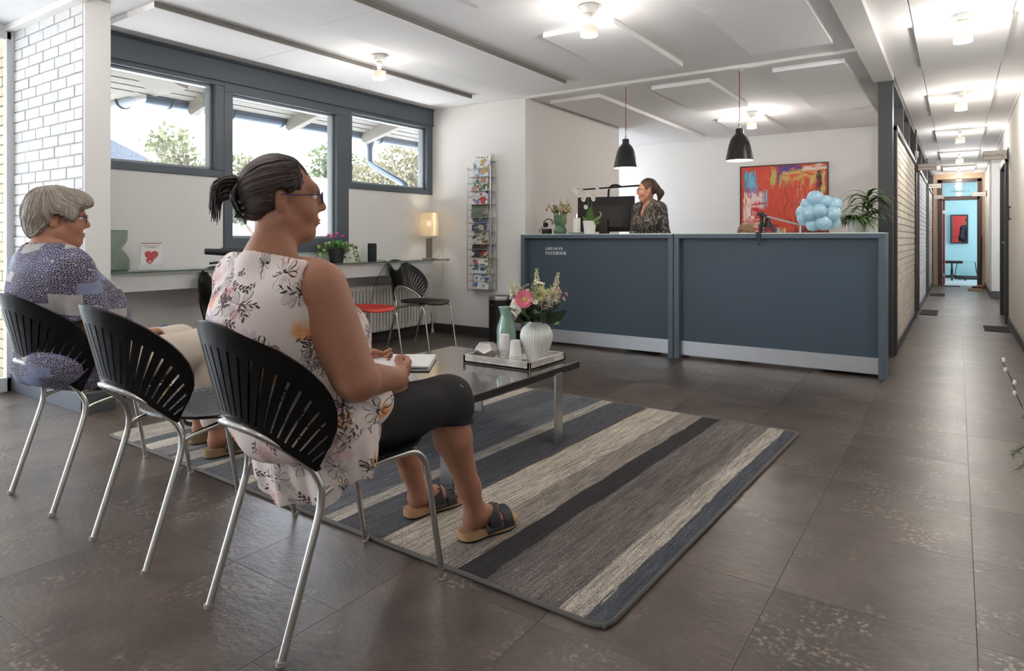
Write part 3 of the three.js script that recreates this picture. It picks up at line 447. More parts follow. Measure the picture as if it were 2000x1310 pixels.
const chairShell = (() => {
  const O = 0.28, N = 28, A = 47.5 * Math.PI / 180;
  const lower = (a) => { let lo = 0.1, hi = 0.45; for (let k = 0; k < 30; k++) { const r = (lo + hi) / 2, x = r * Math.sin(a), y = O + r * Math.cos(a); y < 0.6 - 0.14 * (x / 0.205) ** 2 ? lo = r : hi = r; } return lo; };
  const upper = (a) => { let lo = 0.2, hi = 0.75; for (let k = 0; k < 30; k++) { const r = (lo + hi) / 2, x = r * Math.sin(a), y = O + r * Math.cos(a); ((x / 0.258) ** 2 + ((y - 0.63) / 0.235) ** 2) < 1 ? lo = r : hi = r; } return Math.max(lo, lower(a) + 0.012); };
  const angles = [], kind = [];
  const step = 2 * A * 0.94 / N, w = 0.0125;
  angles.push(-A); angles.push(-A * 0.985);
  for (let i = 0; i < N; i++) { const c = -A * 0.94 + (i + 0.5) * step; angles.push(c - w / 2); kind[angles.length - 1] = 1; angles.push(c + w / 2); }
  angles.push(A * 0.985); angles.push(A);
  const radii = (a) => { const l = lower(a), u = upper(a), t = u - l, m = Math.min(0.02, t * 0.2), e = Math.min(0.062, t * 0.24), out = [l]; for (let k = 0; k <= 8; k++) out.push(l + m + (t - m - e) * k / 8); out.push(u - e * 0.6, u - e * 0.25, u); return out; };
  const open = (i, j) => kind[i] === 1 && j >= 1 && j <= 8;
  const map = (a, r) => { const x = r * Math.sin(a), y = O + r * Math.cos(a); return V(x, y, 0.1625 + 0.2545 * y - 2.6 * x * x); };
  return fan(angles, radii, open, map, 0.010);
})();
const chairSeat = (() => {
  const Z = 0.46, N = 22, A = 32 * Math.PI / 180, angles = [], kind = [];
  const inside = (x, z) => { const c = -0.035, rz = z > c ? 0.215 : 0.235, rx = 0.235 - (z > c ? 0.02 * (z - c) / 0.2 : 0); return (Math.abs(x) / rx) ** 2.5 + (Math.abs(z - c) / rz) ** 2.5 < 1; };
  const edge = (a, far) => { // along the ray from (0, Z) towards -z
    let prev = null, first = null; for (let r = 0.2; r < 0.8; r += 0.001) { const x = r * Math.sin(a), z = Z - r * Math.cos(a), n = inside(x, z); if (n && first === null) first = r; if (n) prev = r; } return far ? (prev ?? 0.5) : (first ?? 0.499); };
  const A2 = 28.6 * Math.PI / 180; angles.push(-A2, -A2 * 0.97);
  const step = 2 * A2 * 0.93 / N; for (let i = 0; i < N; i++) { const c = -A2 * 0.93 + (i + 0.5) * step; angles.push(c - 0.005); kind[angles.length - 1] = 1; angles.push(c + 0.005); }
  angles.push(A2 * 0.97, A2);
  const cache = new Map(), radii = (a) => { if (!cache.has(a)) { const l = edge(a, 0), u = Math.max(edge(a, 1), l + 0.01), t = u - l, m = t * 0.26, e = t * 0.18, out = [l, l + m * 0.5]; for (let k = 0; k <= 5; k++) out.push(l + m + (t - m - e) * k / 5); out.push(u - e * 0.6, u - e * 0.2, u); cache.set(a, out); } return cache.get(a); };
  const open = (i, j) => kind[i] === 1 && j >= 2 && j <= 6 && Math.abs(i - angles.length / 2) < 18;
  const map = (a, r) => { const x = r * Math.sin(a), z = Z - r * Math.cos(a), d = Math.min(1, Math.hypot(x / 0.235, (z + 0.03) / 0.23)); return V(x, 0.447 + 0.012 * d * d - Math.max(0, -0.2 - z) * 0.35 + Math.max(0, z - 0.08) * 0.08, z); };
  return fan(angles, radii, open, map, 0.010);
})();
const hoopPts = [[0.2, 0.008, 0.275], [0.2, 0.31, 0.178], [0.199, 0.372, 0.161], [0.196, 0.42, 0.158], [0.182, 0.468, 0.178], [0.15, 0.522, 0.228], [0.09, 0.573, 0.294], [0, 0.592, 0.325], [-0.09, 0.573, 0.294], [-0.15, 0.522, 0.228], [-0.182, 0.468, 0.178], [-0.196, 0.42, 0.158], [-0.199, 0.372, 0.161], [-0.2, 0.31, 0.178], [-0.2, 0.008, 0.275]];
const frontLeg = (s) => [[s * 0.2, 0.008, -0.28], [s * 0.199, 0.34, -0.222], [s * 0.198, 0.395, -0.208], [s * 0.196, 0.425, -0.18], [s * 0.193, 0.434, -0.14], [s * 0.19, 0.43, -0.02], [s * 0.192, 0.405, 0.12], [s * 0.197, 0.392, 0.158]];
function makeChair(label, pos, turn, shell, group) {
  const t = thing('shell_chair', label, 'chair', pos, turn, group);
  part(t, 'backrest', chairShell.clone(), shell); part(t, 'seat', chairSeat.clone(), shell);
  part(t, 'rear_hoop', tube(hoopPts, 0.0108, 140, 14, false, 0.35), M.chrome);
  for (const s of [-1, 1]) { part(t, 'front_leg', tube(frontLeg(s), 0.0098, 60, 12, false, 0.4), M.chrome); part(t, 'foot_cap', [cyl(0.0125, 0.0125, 0, 0.012, 12, s * 0.2, 0.278)], M.footCap); part(t, 'foot_cap', [cyl(0.0115, 0.0115, 0, 0.012, 12, s * 0.2, -0.282)], M.footCap); }
  part(t, 'cross_bar', tube([[-0.19, 0.432, -0.1], [-0.1, 0.436, -0.1], [0.1, 0.436, -0.1], [0.19, 0.432, -0.1]], 0.008, 10, 8), M.chrome);
  return t;
}
const shellBlack = phys('#070708', 0.45, { clearcoat: 0.25, clearcoatRoughness: 0.2, specularIntensity: 0.4 }), shellRed = phys('#d8352c', 0.35, { clearcoat: 0.35 });
const chair1 = makeChair('black slotted shell chair in the foreground under the woman in floral top', [-1.585, 0, -1.345], -0.115, shellBlack);
copy(chair1, [-2.357, 0, -1.375], -0.045, 'empty black slotted shell chair between the two seated women');
copy(chair1, [-3.125, 0, -1.39], 0, 'black slotted shell chair under the grey-haired woman by the brick stub');
copy(chair1, [-4.44, 0, -4.93], -Math.PI / 2, 'empty black slotted shell chair by the radiator in the far corner');
copy(chair1, [-4.44, 0, -2.95], -Math.PI / 2, 'black slotted shell chair half hidden behind the woman in floral top');
{ // red stool: the same slotted seat on four bent legs, no back
  const t = thing('red_stool', 'red seated stool on thin chrome legs before the radiator, behind the arm', 'stool', [-4.45, 0, -4.17], -Math.PI / 2);
  part(t, 'seat', chairSeat.clone(), shellRed);
  for (const s of [-1, 1]) { part(t, 'front_leg', tube(frontLeg(s), 0.0098, 60, 12, false, 0.4), M.chrome); part(t, 'rear_leg', tube([[s * 0.2, 0.008, 0.275], [s * 0.2, 0.31, 0.178], [s * 0.197, 0.392, 0.155]], 0.0098, 30, 12), M.chrome); for (const z of [0.278, -0.282]) part(t, 'foot_cap', cyl(0.012, 0.012, 0, 0.012, 12, s * 0.2, z), M.footCap); }
  part(t, 'cross_bar', tube([[-0.19, 0.432, -0.1], [-0.1, 0.436, -0.1], [0.1, 0.436, -0.1], [0.19, 0.432, -0.1]], 0.008, 10, 8), M.chrome);
}
// ---------------------------------------------------------------- reception counter: two boxes side by side with glass tops
{
  const panelMat = mat('#42525f', 0.5), carc = mat('#56636e', 0.42), H = 1.128, zf = -5.737, zb = -6.02;
  const tops = [['left half of the dark blue reception counter, with white lettering on its front', -3.783, -2.132], ['right half of the dark blue reception counter, below the painting', -2.124, -0.455]];
  for (const [label, x0, x1] of tops) {
    const t = thing('reception_counter', label, 'counter', [0, 0, 0]);
    part(t, 'top_board', rbox(x0, x1, H - 0.045, H - 0.008, zb, zf, 0.002), carc);
    part(t, 'glass_top', rbox(x0, x1, H - 0.008, H, zb, zf + 0.003, 0.002), phys('#d5ece2', 0.05, { clearcoat: 1, clearcoatRoughness: 0.03 }));
    part(t, 'side_panel', rbox(x0, x0 + 0.047, 0, H - 0.045, zb, zf, 0.002), carc); part(t, 'side_panel', rbox(x1 - 0.047, x1, 0, H - 0.045, zb, zf, 0.002), carc);
    part(t, 'front_panel', rbox(x0 + 0.047, x1 - 0.047, 0.15, H - 0.045, zf - 0.075, zf - 0.057, 0.002), panelMat);
    part(t, 'kick_plate', rbox(x0 + 0.047, x1 - 0.047, 0.028, 0.155, zf - 0.072, zf - 0.05, 0.002), M.alu);
    part(t, 'back_panel', rbox(x0 + 0.047, x1 - 0.047, 0.03, 0.7, zb + 0.01, zb + 0.025, 0.002), carc);
    if (x0 < -3) {
      const font = await new FontLoader().loadAsync('fonts/droid/droid_serif_bold.typeface.json');
      const ink = mat('#e9ecee', 0.5), tx = (s, size, x, y) => { const g = new TextGeometry(s, { font, size, depth: 0.0012, curveSegments: 5 }); g.translate(x, y, zf - 0.0572); return g; };
      part(t, 'lettering', [tx('LIKE OS PÅ', 0.026, -3.515, 0.966), tx('FACEBOOK', 0.0315, -3.515, 0.918)], ink);
    }
  }
  // work desk behind
  const d = thing('reception_desk', 'white work desk behind the counter carrying monitor and plants', 'desk', [0, 0, 0]);
  part(d, 'desk_top', rbox(-3.76, -2.92, 0.71, 0.735, -6.75, -6.03, 0.004), M.white);
  for (const x of [-3.7, -2.98]) part(d, 'leg', [rbox(x - 0.03, x + 0.03, 0, 0.71, -6.7, -6.64, 0.004), rbox(x - 0.03, x + 0.03, 0, 0.02, -6.7, -6.1, 0.004)], M.grey);
}
// ---------------------------------------------------------------- shelf along the windows, radiator
{
  const t = thing('wall_shelf', 'long white wall shelf with glass top running below the windows', 'shelf', [0, 0, 0]);
  part(t, 'shelf_box', rbox(XW, -4.79, 0.705, 0.83, -5.5, -2.035, 0.003), mat('#dcdddc', 0.5));
  part(t, 'lip', rbox(-4.79, -4.775, 0.825, 0.836, -5.5, -2.035, 0.002), M.white);
  part(t, 'glass_top', rbox(XW, -4.735, 0.84, 0.852, -5.735, -2.035, 0.002), phys('#cfe5dc', 0.04, { transmission: 0.8, thickness: 0.012, ior: 1.5, attenuationColor: new THREE.Color('#9fcdb9'), attenuationDistance: 0.2 }));
  part(t, 'glass_clip', [cyl(0.012, 0.012, 0.83, 0.84, 12, -4.80, -5.45), cyl(0.012, 0.012, 0.83, 0.84, 12, -4.80, -3.9), cyl(0.012, 0.012, 0.83, 0.84, 12, -4.80, -2.4), cyl(0.012, 0.012, 0.825, 0.86, 12, -4.755, -5.715)], M.steel);
  const r = thing('radiator', 'cream ribbed radiator on the wall below the shelf, behind the far chairs', 'radiator', [0, 0, 0]), rm = mat('#d9d5cd', 0.45);
  for (let i = 0; i < 29; i++) { const z = -4.36 - i * 0.0468; part(r, 'rib', rbox(-5.045, -4.985, 0.105, 0.60, z - 0.0165, z + 0.0165, 0.012, 2), rm); }
  part(r, 'header', [rbox(-5.05, -4.995, 0.115, 0.16, -5.70, -4.33, 0.01), rbox(-5.05, -4.995, 0.545, 0.59, -5.70, -4.33, 0.01)], rm);
  part(r, 'bracket', [rbox(-5.07, -5.03, 0.5, 0.54, -4.6, -4.56), rbox(-5.07, -5.03, 0.5, 0.54, -5.5, -5.46)], rm);
  part(r, 'valve', [bar([-5.02, 0.14, -5.70], [-5.02, 0.14, -5.76], 0.012), bar([-5.02, 0.0, -5.76], [-5.02, 0.2, -5.76], 0.009), cyl(0.02, 0.014, 0.0, 0.05, 12, -5.02, -5.76), cyl(0.017, 0.017, 0.17, 0.22, 12, -5.02, -5.76)], mat('#c9bfae', 0.4));
}
// ---------------------------------------------------------------- striped rug
{
  const S = [[0, .066, '#41444c'], [.066, .15, '#aaa095'], [.15, .43, '#5d5652'], [.43, .535, '#201d1d'], [.535, .672, '#8a8077'], [.672, .89, '#b4a99b'], [.89, 1.14, '#434347'], [1.14, 1.22, '#a79e93'], [1.22, 1.5, '#55565b'], [1.5, 1.76, '#4c4c50'], [1.76, 1.84, '#b3a897'], [1.84, 2.09, '#4b4b4e'], [2.09, 2.145, '#a59c8f'], [2.145, 2.26, '#525255'], [2.26, 2.39, '#9d968c'], [2.39, 2.43, '#4a4a4d'], [2.43, 2.58, '#6d6863'], [2.58, 2.69, '#c3b9a8'], [2.69, 2.79, '#4c4d50'], [2.79, 3.05, '#a39a8c']].map(([a, b, c]) => [a, b, new THREE.Color(c).getRGB({ r: 0, g: 0, b: 0 }, THREE.SRGBColorSpace)]);
  const L = 3.05, W = 2.25;
  const pile = tex(2048, 1536, (u, v, x, y) => {
    const streak = fbm(u, v, 700, 24, 2, 3), fine = hash(x, y >> 1, 5), d = (1 - u) * L + (fbm(u, v, 300, 14, 2, 8) - 0.5) * 0.016, cl = vnoise(u * 260, v * 40, 260, 40, 17);
    const s = S.find(([a, b]) => d >= a && d < b) ?? S[d < 0 ? 0 : S.length - 1], mot = s[0] === .15 ? 0.72 + 0.62 * fbm(u, v, 40, 3, 3, 61) : s[0] === 1.22 || s[0] === 1.5 ? 0.8 + 0.4 * fbm(u, v, 30, 3, 2, 62) : 1, c = [s[2].r * 255 * mot, s[2].g * 255 * mot, s[2].b * 255 * mot], lum = (c[0] + c[1]) / 2;
    let k = 1 + (streak - 0.5) * 0.6 + (fine - 0.5) * 0.5; const spot = lum < 110 && fine > 0.78 ? 34 * cl : lum > 120 && fine < 0.2 ? -52 * cl : 0;
    return [c[0] * k + spot, c[1] * k + spot, c[2] * k + spot];
  });
  const tuft = tex(512, 512, (u, v, x, y) => 0.6 * hash(x >> 1, y >> 1, 2) + 0.4 * vnoise(u * 180, v * 60, 180, 60, 4), false);
  const t = thing('striped_rug', 'rug with grey, tan and black stripes lying under the coffee table', 'rug', [-2.29, 0, -2.815], -0.033);
  const g = new RoundedBoxGeometry(L, 0.011, W, 2, 0.004).translate(0, 0.0065, 0), p = g.attributes.position, uv = new Float32Array(p.count * 2); for (let i = 0; i < p.count; i++) { uv[2 * i] = p.getX(i) / L + 0.5; uv[2 * i + 1] = p.getZ(i) / W + 0.5; } g.setAttribute('uv', new THREE.BufferAttribute(uv, 2));
  part(t, 'pile', g, phys('#ffffff', 0.95, { map: pile, bumpMap: scaled(tuft, 0.16, 0.22), bumpScale: 0.003, sheen: 0.15, sheenRoughness: 0.5, sheenColor: new THREE.Color('#d8dce2') }));
  const a = L / 2 + 0.004, b = W / 2 + 0.004, c = 0.045, ring = []; for (const [sx, sz, w0] of [[1, 1, 0], [-1, 1, 1], [-1, -1, 2], [1, -1, 3]]) for (let k = 0; k <= 6; k++) { const w = Math.PI / 2 * (w0 + k / 6); ring.push([sx * (a - c) + c * Math.cos(w), 0.0075, sz * (b - c) + c * Math.sin(w)]); }
  const curve = new THREE.CurvePath(); for (let i = 0; i < ring.length; i++) curve.add(new THREE.LineCurve3(V(...ring[i]), V(...ring[(i + 1) % ring.length])));
  part(t, 'edge_binding', new THREE.TubeGeometry(curve, 400, 0.0075, 8, true), mat('#76716a', 0.9, bumpy(tuft, 0.05, 0.001)));
}
// ---------------------------------------------------------------- coffee table and what stands on it
{
  const x0 = -2.655, x1 = -1.742, z0 = -3.235, z1 = -2.2, t = thing('coffee_table', 'low dark coffee table on four flat steel legs, on the rug', 'table', [0, 0, 0]);
  part(t, 'table_top', rbox(x0, x1, 0.364, 0.40, z0, z1, 0.003), phys('#47423f', 0.26, { clearcoat: 1, clearcoatRoughness: 0.07, bumpMap: scaled(floorBump, 0.4), bumpScale: 0.0001 }));
  part(t, 'edge_band', [rbox(x0 - 0.001, x1 + 0.001, 0.363, 0.396, z0 - 0.001, z0 + 0.002), rbox(x0 - 0.001, x1 + 0.001, 0.363, 0.396, z1 - 0.002, z1 + 0.001), rbox(x0 - 0.001, x0 + 0.002, 0.363, 0.396, z0, z1), rbox(x1 - 0.002, x1 + 0.001, 0.363, 0.396, z0, z1)], mat('#1b1a1a', 0.5));
  const leg = (a, b, c, d) => part(t, 'leg', rbox(a, b, 0.0125, 0.372, c, d, 0.002), M.steel);
  leg(x1 - 0.001, x1 + 0.011, -3.03, -2.96); leg(-2.487, -2.417, z0 - 0.011, z0 + 0.001); leg(x0 - 0.011, x0 + 0.001, -2.43, -2.36); leg(-1.865, -1.795, z1 - 0.001, z1 + 0.011);
  const stone = tex(256, 256, (u, v) => { const a = fbm(u, v, 5, 9, 4, 3), b = fbm(u, v, 40, 40, 2, 9); return mix3([176, 168, 160], [222, 217, 210], Math.min(1, Math.max(0, (a - 0.3) * 1.8 + (b - 0.5) * 0.5))); });
  const tr = thing('stone_tray', 'pale marbled rectangular tray on the far right corner of the coffee table', 'tray', [0, 0, 0]), sm = mat('#ffffff', 0.55, { map: scaled(stone, 0.3) });
  const a = -2.25, b = -1.815, c = -3.205, d = -2.835, y0 = 0.40, y1 = 0.445;
  part(tr, 'base', rbox(a, b, y0, y0 + 0.014, c, d, 0.003), sm);
  part(tr, 'rim', [rbox(a, b, y0, y1, d - 0.018, d, 0.003), rbox(a, b, y0, y1, c, c + 0.018, 0.003), rbox(a, a + 0.018, y0, y1, c, d, 0.003), rbox(b - 0.018, b, y0, y1, c, d, 0.003)], sm);
  const Y = 0.4145;
  // ribbed vase
  const vs = thing('ribbed_vase', 'white ribbed porcelain vase holding the bouquet on the tray', 'vase', [-1.905, Y, -3.045]);
  const prof = [[0.0, 0.0], [0.043, 0.0], [0.047, 0.006], [0.058, 0.035], [0.078, 0.085], [0.088, 0.125], [0.087, 0.15], [0.075, 0.178], [0.055, 0.198], [0.047, 0.207], [0.048, 0.215]];
  const curve = new THREE.SplineCurve(prof.map(([r, y]) => new THREE.Vector2(r, y))).getPoints(50), lg = new THREE.LatheGeometry(curve, 228), pp = lg.attributes.position;
  for (let i = 0; i < pp.count; i++) { const x = pp.getX(i), z = pp.getZ(i), r = Math.hypot(x, z), an = Math.atan2(z, x), k = Math.min(1, Math.max(0, (r - 0.05) / 0.02)); const rr = r + 0.0034 * k * (Math.abs(Math.cos(an * 19)) - 0.6); if (r > 0.001) { pp.setX(i, x / r * rr); pp.setZ(i, z / r * rr); } }
  lg.computeVertexNormals(); part(vs, 'body', lg, phys('#dde0d8', 0.28, { clearcoat: 0.5 }));
  part(vs, 'inside', lathe([[0.047, 0.214], [0.043, 0.2], [0.04, 0.12], [0, 0.12]], 40), M.white);
  // carafe
  const ca = thing('glass_carafe', 'sea-green glass carafe with flared neck behind the paper cups', 'carafe', [-2.16, Y, -3.125]);
  part(ca, 'body', lathe([[0, 0.0], [0.046, 0.0], [0.052, 0.01], [0.056, 0.06], [0.056, 0.13], [0.051, 0.165], [0.038, 0.20], [0.034, 0.225], [0.037, 0.245], [0.046, 0.27], [0.044, 0.27], [0.034, 0.243], [0.031, 0.225], [0.035, 0.20], [0.047, 0.165], [0.051, 0.13], [0.051, 0.06], [0.047, 0.014], [0, 0.012]], 48), phys('#b9dccd', 0.12, { transmission: 0.55, thickness: 0.01, ior: 1.5, clearcoat: 0.6 }));
  part(ca, 'water', lathe([[0, 0.014], [0.0465, 0.014], [0.0505, 0.06], [0.0505, 0.13], [0.0465, 0.16], [0, 0.16]], 32), phys('#d3ebe1', 0.05, { transmission: 0.6, thickness: 0.05, ior: 1.33 }));
  part(ca, 'rim', new THREE.TorusGeometry(0.045, 0.002, 8, 40).rotateX(Math.PI / 2).translate(0, 0.27, 0), M.steel);
  // paper cups, upside down, one stack taller than the other
  const cup = lathe([[0, 0.084], [0.024, 0.084], [0.0265, 0.08], [0.034, 0.006], [0.0365, 0.004], [0.0365, 0], [0.034, 0], [0.032, 0.004], [0.0255, 0.076], [0, 0.078]], 32), cm = mat('#e6e2de', 0.6);
  const stacks = [[-2.075, -2.985, 6, 'taller stack of white paper cups on the tray'], [-1.985, -2.96, 4, 'shorter stack of white paper cups on the tray, beside the vase']];
  for (const [x, z, n, label] of stacks) for (let k = 0; k < n; k++) { const o = solid('paper_cup', k ? part(new THREE.Group(), 'x', cup, cm).geometry : cup, cm, k === n - 1 ? 'topmost upturned white paper cup of the ' + label.split(' of ')[0] : 'upturned white paper cup within the ' + label.split(' of ')[0], 'cup', label + ', lower cups'); if (k === n - 1) delete o.userData.group; o.position.set(x, Y + k * 0.0105, z); }
  // many-faced metal ornament
  const hx = thing('metal_ornament', 'many-faced silver metal ornament at the left end of the tray', 'ornament', [-2.155, Y, -2.925], 0.4);
  part(hx, 'body', toCreasedNormals(new THREE.DodecahedronGeometry(0.06, 0).rotateX(0.55).scale(1.2, 0.88, 1.05).translate(0, 0.049, 0), 0.2), mat('#b9b6b2', 0.24, { metalness: 0.9, bumpMap: scaled(plasterBump, 0.2), bumpScale: 0.0006 }));
}
// ---------------------------------------------------------------- magazine rack
function cover(seed, palette) {
  return canvasTex(128, 176, (c, w, h) => { const R = rng(seed); c.fillStyle = palette[0]; c.fillRect(0, 0, w, h); c.fillStyle = palette[1]; c.fillRect(0, 0, w, h * 0.2); for (let i = 0; i < 16; i++) { c.fillStyle = palette[2 + Math.floor(R() * (palette.length - 2))]; const x = R() * w, y = h * 0.22 + R() * h * 0.7; if (R() < 0.5) { c.beginPath(); c.ellipse(x, y, 6 + R() * 20, 6 + R() * 26, R() * 3, 0, 7); c.fill(); } else c.fillRect(x, y, 8 + R() * 36, 4 + R() * 20); } for (let i = 0; i < 5; i++) { c.fillStyle = palette[2 + (i % (palette.length - 2))]; c.fillRect(8 + i * 22, 10, 15, 18); } }, false);
}
{
  const x0 = -4.47, x1 = -4.155, zb = ZB + 0.012, zf = ZB + 0.125, rk = thing('magazine_rack', 'tall steel wire rack full of magazines on the white wall', 'rack', [0, 0, 0]);
  part(rk, 'frame', [bar([x0, 0.50, zf], [x0, 1.87, zf], 0.006), bar([x1, 0.50, zf], [x1, 1.87, zf], 0.006), bar([x0, 0.52, zb], [x0, 1.92, zb], 0.006), bar([x1, 0.52, zb], [x1, 1.92, zb], 0.006), bar([x0, 0.51, zf], [x1, 0.51, zf], 0.005), bar([x0, 1.92, zb], [x1, 1.92, zb], 0.005)], M.steel);
  const tiers = [1.755, 1.60, 1.455, 1.31, 1.165, 1.02, 0.875, 0.70, 0.53];
  for (const y of tiers) { part(rk, 'tier_wire', [bar([x0, y + 0.09, zf], [x1, y + 0.09, zf], 0.0035, 6), bar([x0, y + 0.09, zf], [x0, y + 0.075, zb], 0.003, 6), bar([x1, y + 0.09, zf], [x1, y + 0.075, zb], 0.003, 6), bar([x0, y, zf - 0.012], [x1, y, zf - 0.012], 0.003, 6)], M.steel); part(rk, 'tier_floor', box(x0 + 0.004, x1 - 0.004, y - 0.002, y + 0.001, zb + 0.005, zf - 0.01), M.steel); }
  const mags = [['white magazine with a pale curling cover at the top of the wire rack', ['#dcdfe2', '#eef0f1', '#9fb0ba', '#c7a25c', '#88949c']], ['magazine with a green jumper on its cover in the wire rack', ['#d3d8da', '#e6e6e6', '#1f6a3c', '#2a7a48', '#1f6a3c', '#b98b74']], ['magazine with a pink and red masthead in the wire rack', ['#d8d5d3', '#d98a95', '#b4232b', '#3d57a3', '#c9c7c4']], ['magazine with olive green photographs in the wire rack', ['#5a6148', '#8a8d80', '#3b3f33', '#a68b71', '#6b7360']], ['magazine with a dark blue cover in the wire rack', ['#3d506f', '#b9bfc9', '#22304d', '#8093ad', '#c2a58e']], ['magazine with black letters on a white band in the wire rack', ['#c8c5bf', '#efefec', '#2a3a32', '#7a8b6a', '#9a3a35']], ['magazine with a black cover and bright spots in the wire rack', ['#292727', '#bdbab5', '#a3322c', '#d6d1c8', '#3e5e86']], ['plain yellow magazine in the wire rack', ['#c9bb7f', '#d3c890', '#b8a86b', '#ded5a8']], ['magazine showing grey text columns in the wire rack', ['#cfcfcc', '#e4e4e1', '#8d8d8c', '#77797b', '#b1b1ae']]];
  mags.forEach(([label, pal], i) => {
    const y = tiers[i] + 0.002, R = rng(i + 50), t = thing('magazine', label, 'magazine', [x0 + 0.16 + (R() - 0.5) * 0.05, y, zf - 0.022]);
    t.rotation.x = -0.16; t.rotation.z = (R() - 0.5) * 0.1;
    part(t, 'pages', rbox(-0.105, 0.105, 0, i === 0 ? 0.24 : 0.215, -0.010, -0.001, 0.001), mat('#e2e0da', 0.7));
    const g = new THREE.PlaneGeometry(0.21, i === 0 ? 0.24 : 0.215).translate(0, i === 0 ? 0.12 : 0.1075, 0.0002); part(t, 'cover', g, mat('#ffffff', 0.35, { map: cover(i + 3, pal) }));
    const b = thing('magazine', 'magazine behind the ' + label.replace(/^(plain )?(\w+ )?magazine/, 'one') , 'magazine', [x0 + 0.155 + (R() - 0.5) * 0.06, y, zf - 0.05]); b.rotation.x = -0.12; b.rotation.z = (R() - 0.5) * 0.14;
    part(b, 'pages', rbox(-0.105, 0.105, 0, 0.23, -0.012, -0.001, 0.001), mat(['#d9d6d0', '#c9b9a5', '#b9c4cb', '#d0a9a0'][i % 4], 0.6));
  });
  const more = [['comic magazine with red and yellow masthead low in the wire rack', ['#d9d3c4', '#c33a2c', '#d9a93c', '#3b72a8', '#2f8a66', '#b73a30', '#ffffff'], 7, 0.03, 0.07], ['comic magazine with blue and red figures low in the wire rack', ['#cdd7da', '#3765a8', '#c5372e', '#2f7fb4', '#e0b94a', '#3b3b3b'], 7, 0.01, 0.0], ['bright comic magazine standing alone at the foot of the wire rack', ['#dcdcd8', '#4a9a62', '#c93b30', '#3f6fae', '#9fb0bb', '#e8e8e8'], 8, 0.04, 0.0]];
  more.forEach(([label, pal, k, dx, dy], i) => { const t = thing('magazine', label, 'magazine', [x0 + 0.14 + dx, tiers[k] + 0.002 + dy, zf - 0.006 + i * 0.001]); t.rotation.x = -0.2; t.rotation.z = 0.05 - i * 0.03; part(t, 'pages', rbox(-0.1, 0.1, 0, 0.21, -0.007, -0.001, 0.001), mat('#e2e0da', 0.7)); part(t, 'cover', new THREE.PlaneGeometry(0.2, 0.21).translate(0, 0.105, 0.0002), mat('#ffffff', 0.35, { map: cover(i + 23, pal) })); });
}
{ // pedal bin
  const t = thing('waste_bin', 'black cylindrical waste bin with steel lid against wall by the counter', 'bin', [-3.985, 0, -5.66]);
  part(t, 'body', lathe([[0, 0], [0.122, 0], [0.126, 0.006], [0.126, 0.435], [0.12, 0.44], [0, 0.44]], 40), M.black);
  part(t, 'lid', lathe([[0.128, 0.44], [0.129, 0.475], [0.122, 0.482], [0.10, 0.478], [0.095, 0.47], [0, 0.463]], 40), M.steel);
  part(t, 'foot_ring', lathe([[0.127, 0], [0.13, 0.004], [0.127, 0.02]], 40), M.rubber);
  part(t, 'badge', cyl(0.008, 0.008, 0, 0.003, 12).rotateX(Math.PI / 2).translate(-0.02, 0.39, 0.125), M.steel);
}
// ---------------------------------------------------------------- people: one continuous body each, clothing and hair over it
const skinMap = tex(256, 256, (u, v) => { const a = fbm(u, v, 8, 8, 3, 3), b = fbm(u, v, 60, 60, 2, 8); return mix3([205, 160, 140], [222, 184, 166], a * 0.8 + b * 0.25); });
const skin = (c) => phys(c, 0.52, { map: scaled(skinMap, 0.25), sheen: 0.15, sheenColor: new THREE.Color('#ffd9c4') });
function local(C, yaw, pitch, s, f) { // a field given in a head's or hand's own axes (facing -z), put into the world
  const m = new THREE.Matrix4().makeRotationFromEuler(new THREE.Euler(pitch, yaw, 0, 'YXZ')).elements, k = 1 / s;
  return (x, y, z) => { const a = x - C[0], b = y - C[1], c = z - C[2]; return s * f((m[0] * a + m[1] * b + m[2] * c) * k, (m[4] * a + m[5] * b + m[6] * c) * k, (m[8] * a + m[9] * b + m[10] * c) * k); };
}
const place = (C, yaw, pitch, s, g) => g.clone().scale(s, s, s).applyMatrix4(new THREE.Matrix4().makeRotationFromEuler(new THREE.Euler(pitch, yaw, 0, 'YXZ'))).translate(...C);
const mirrorX = (f) => (x, y, z) => f(Math.abs(x), y, z);
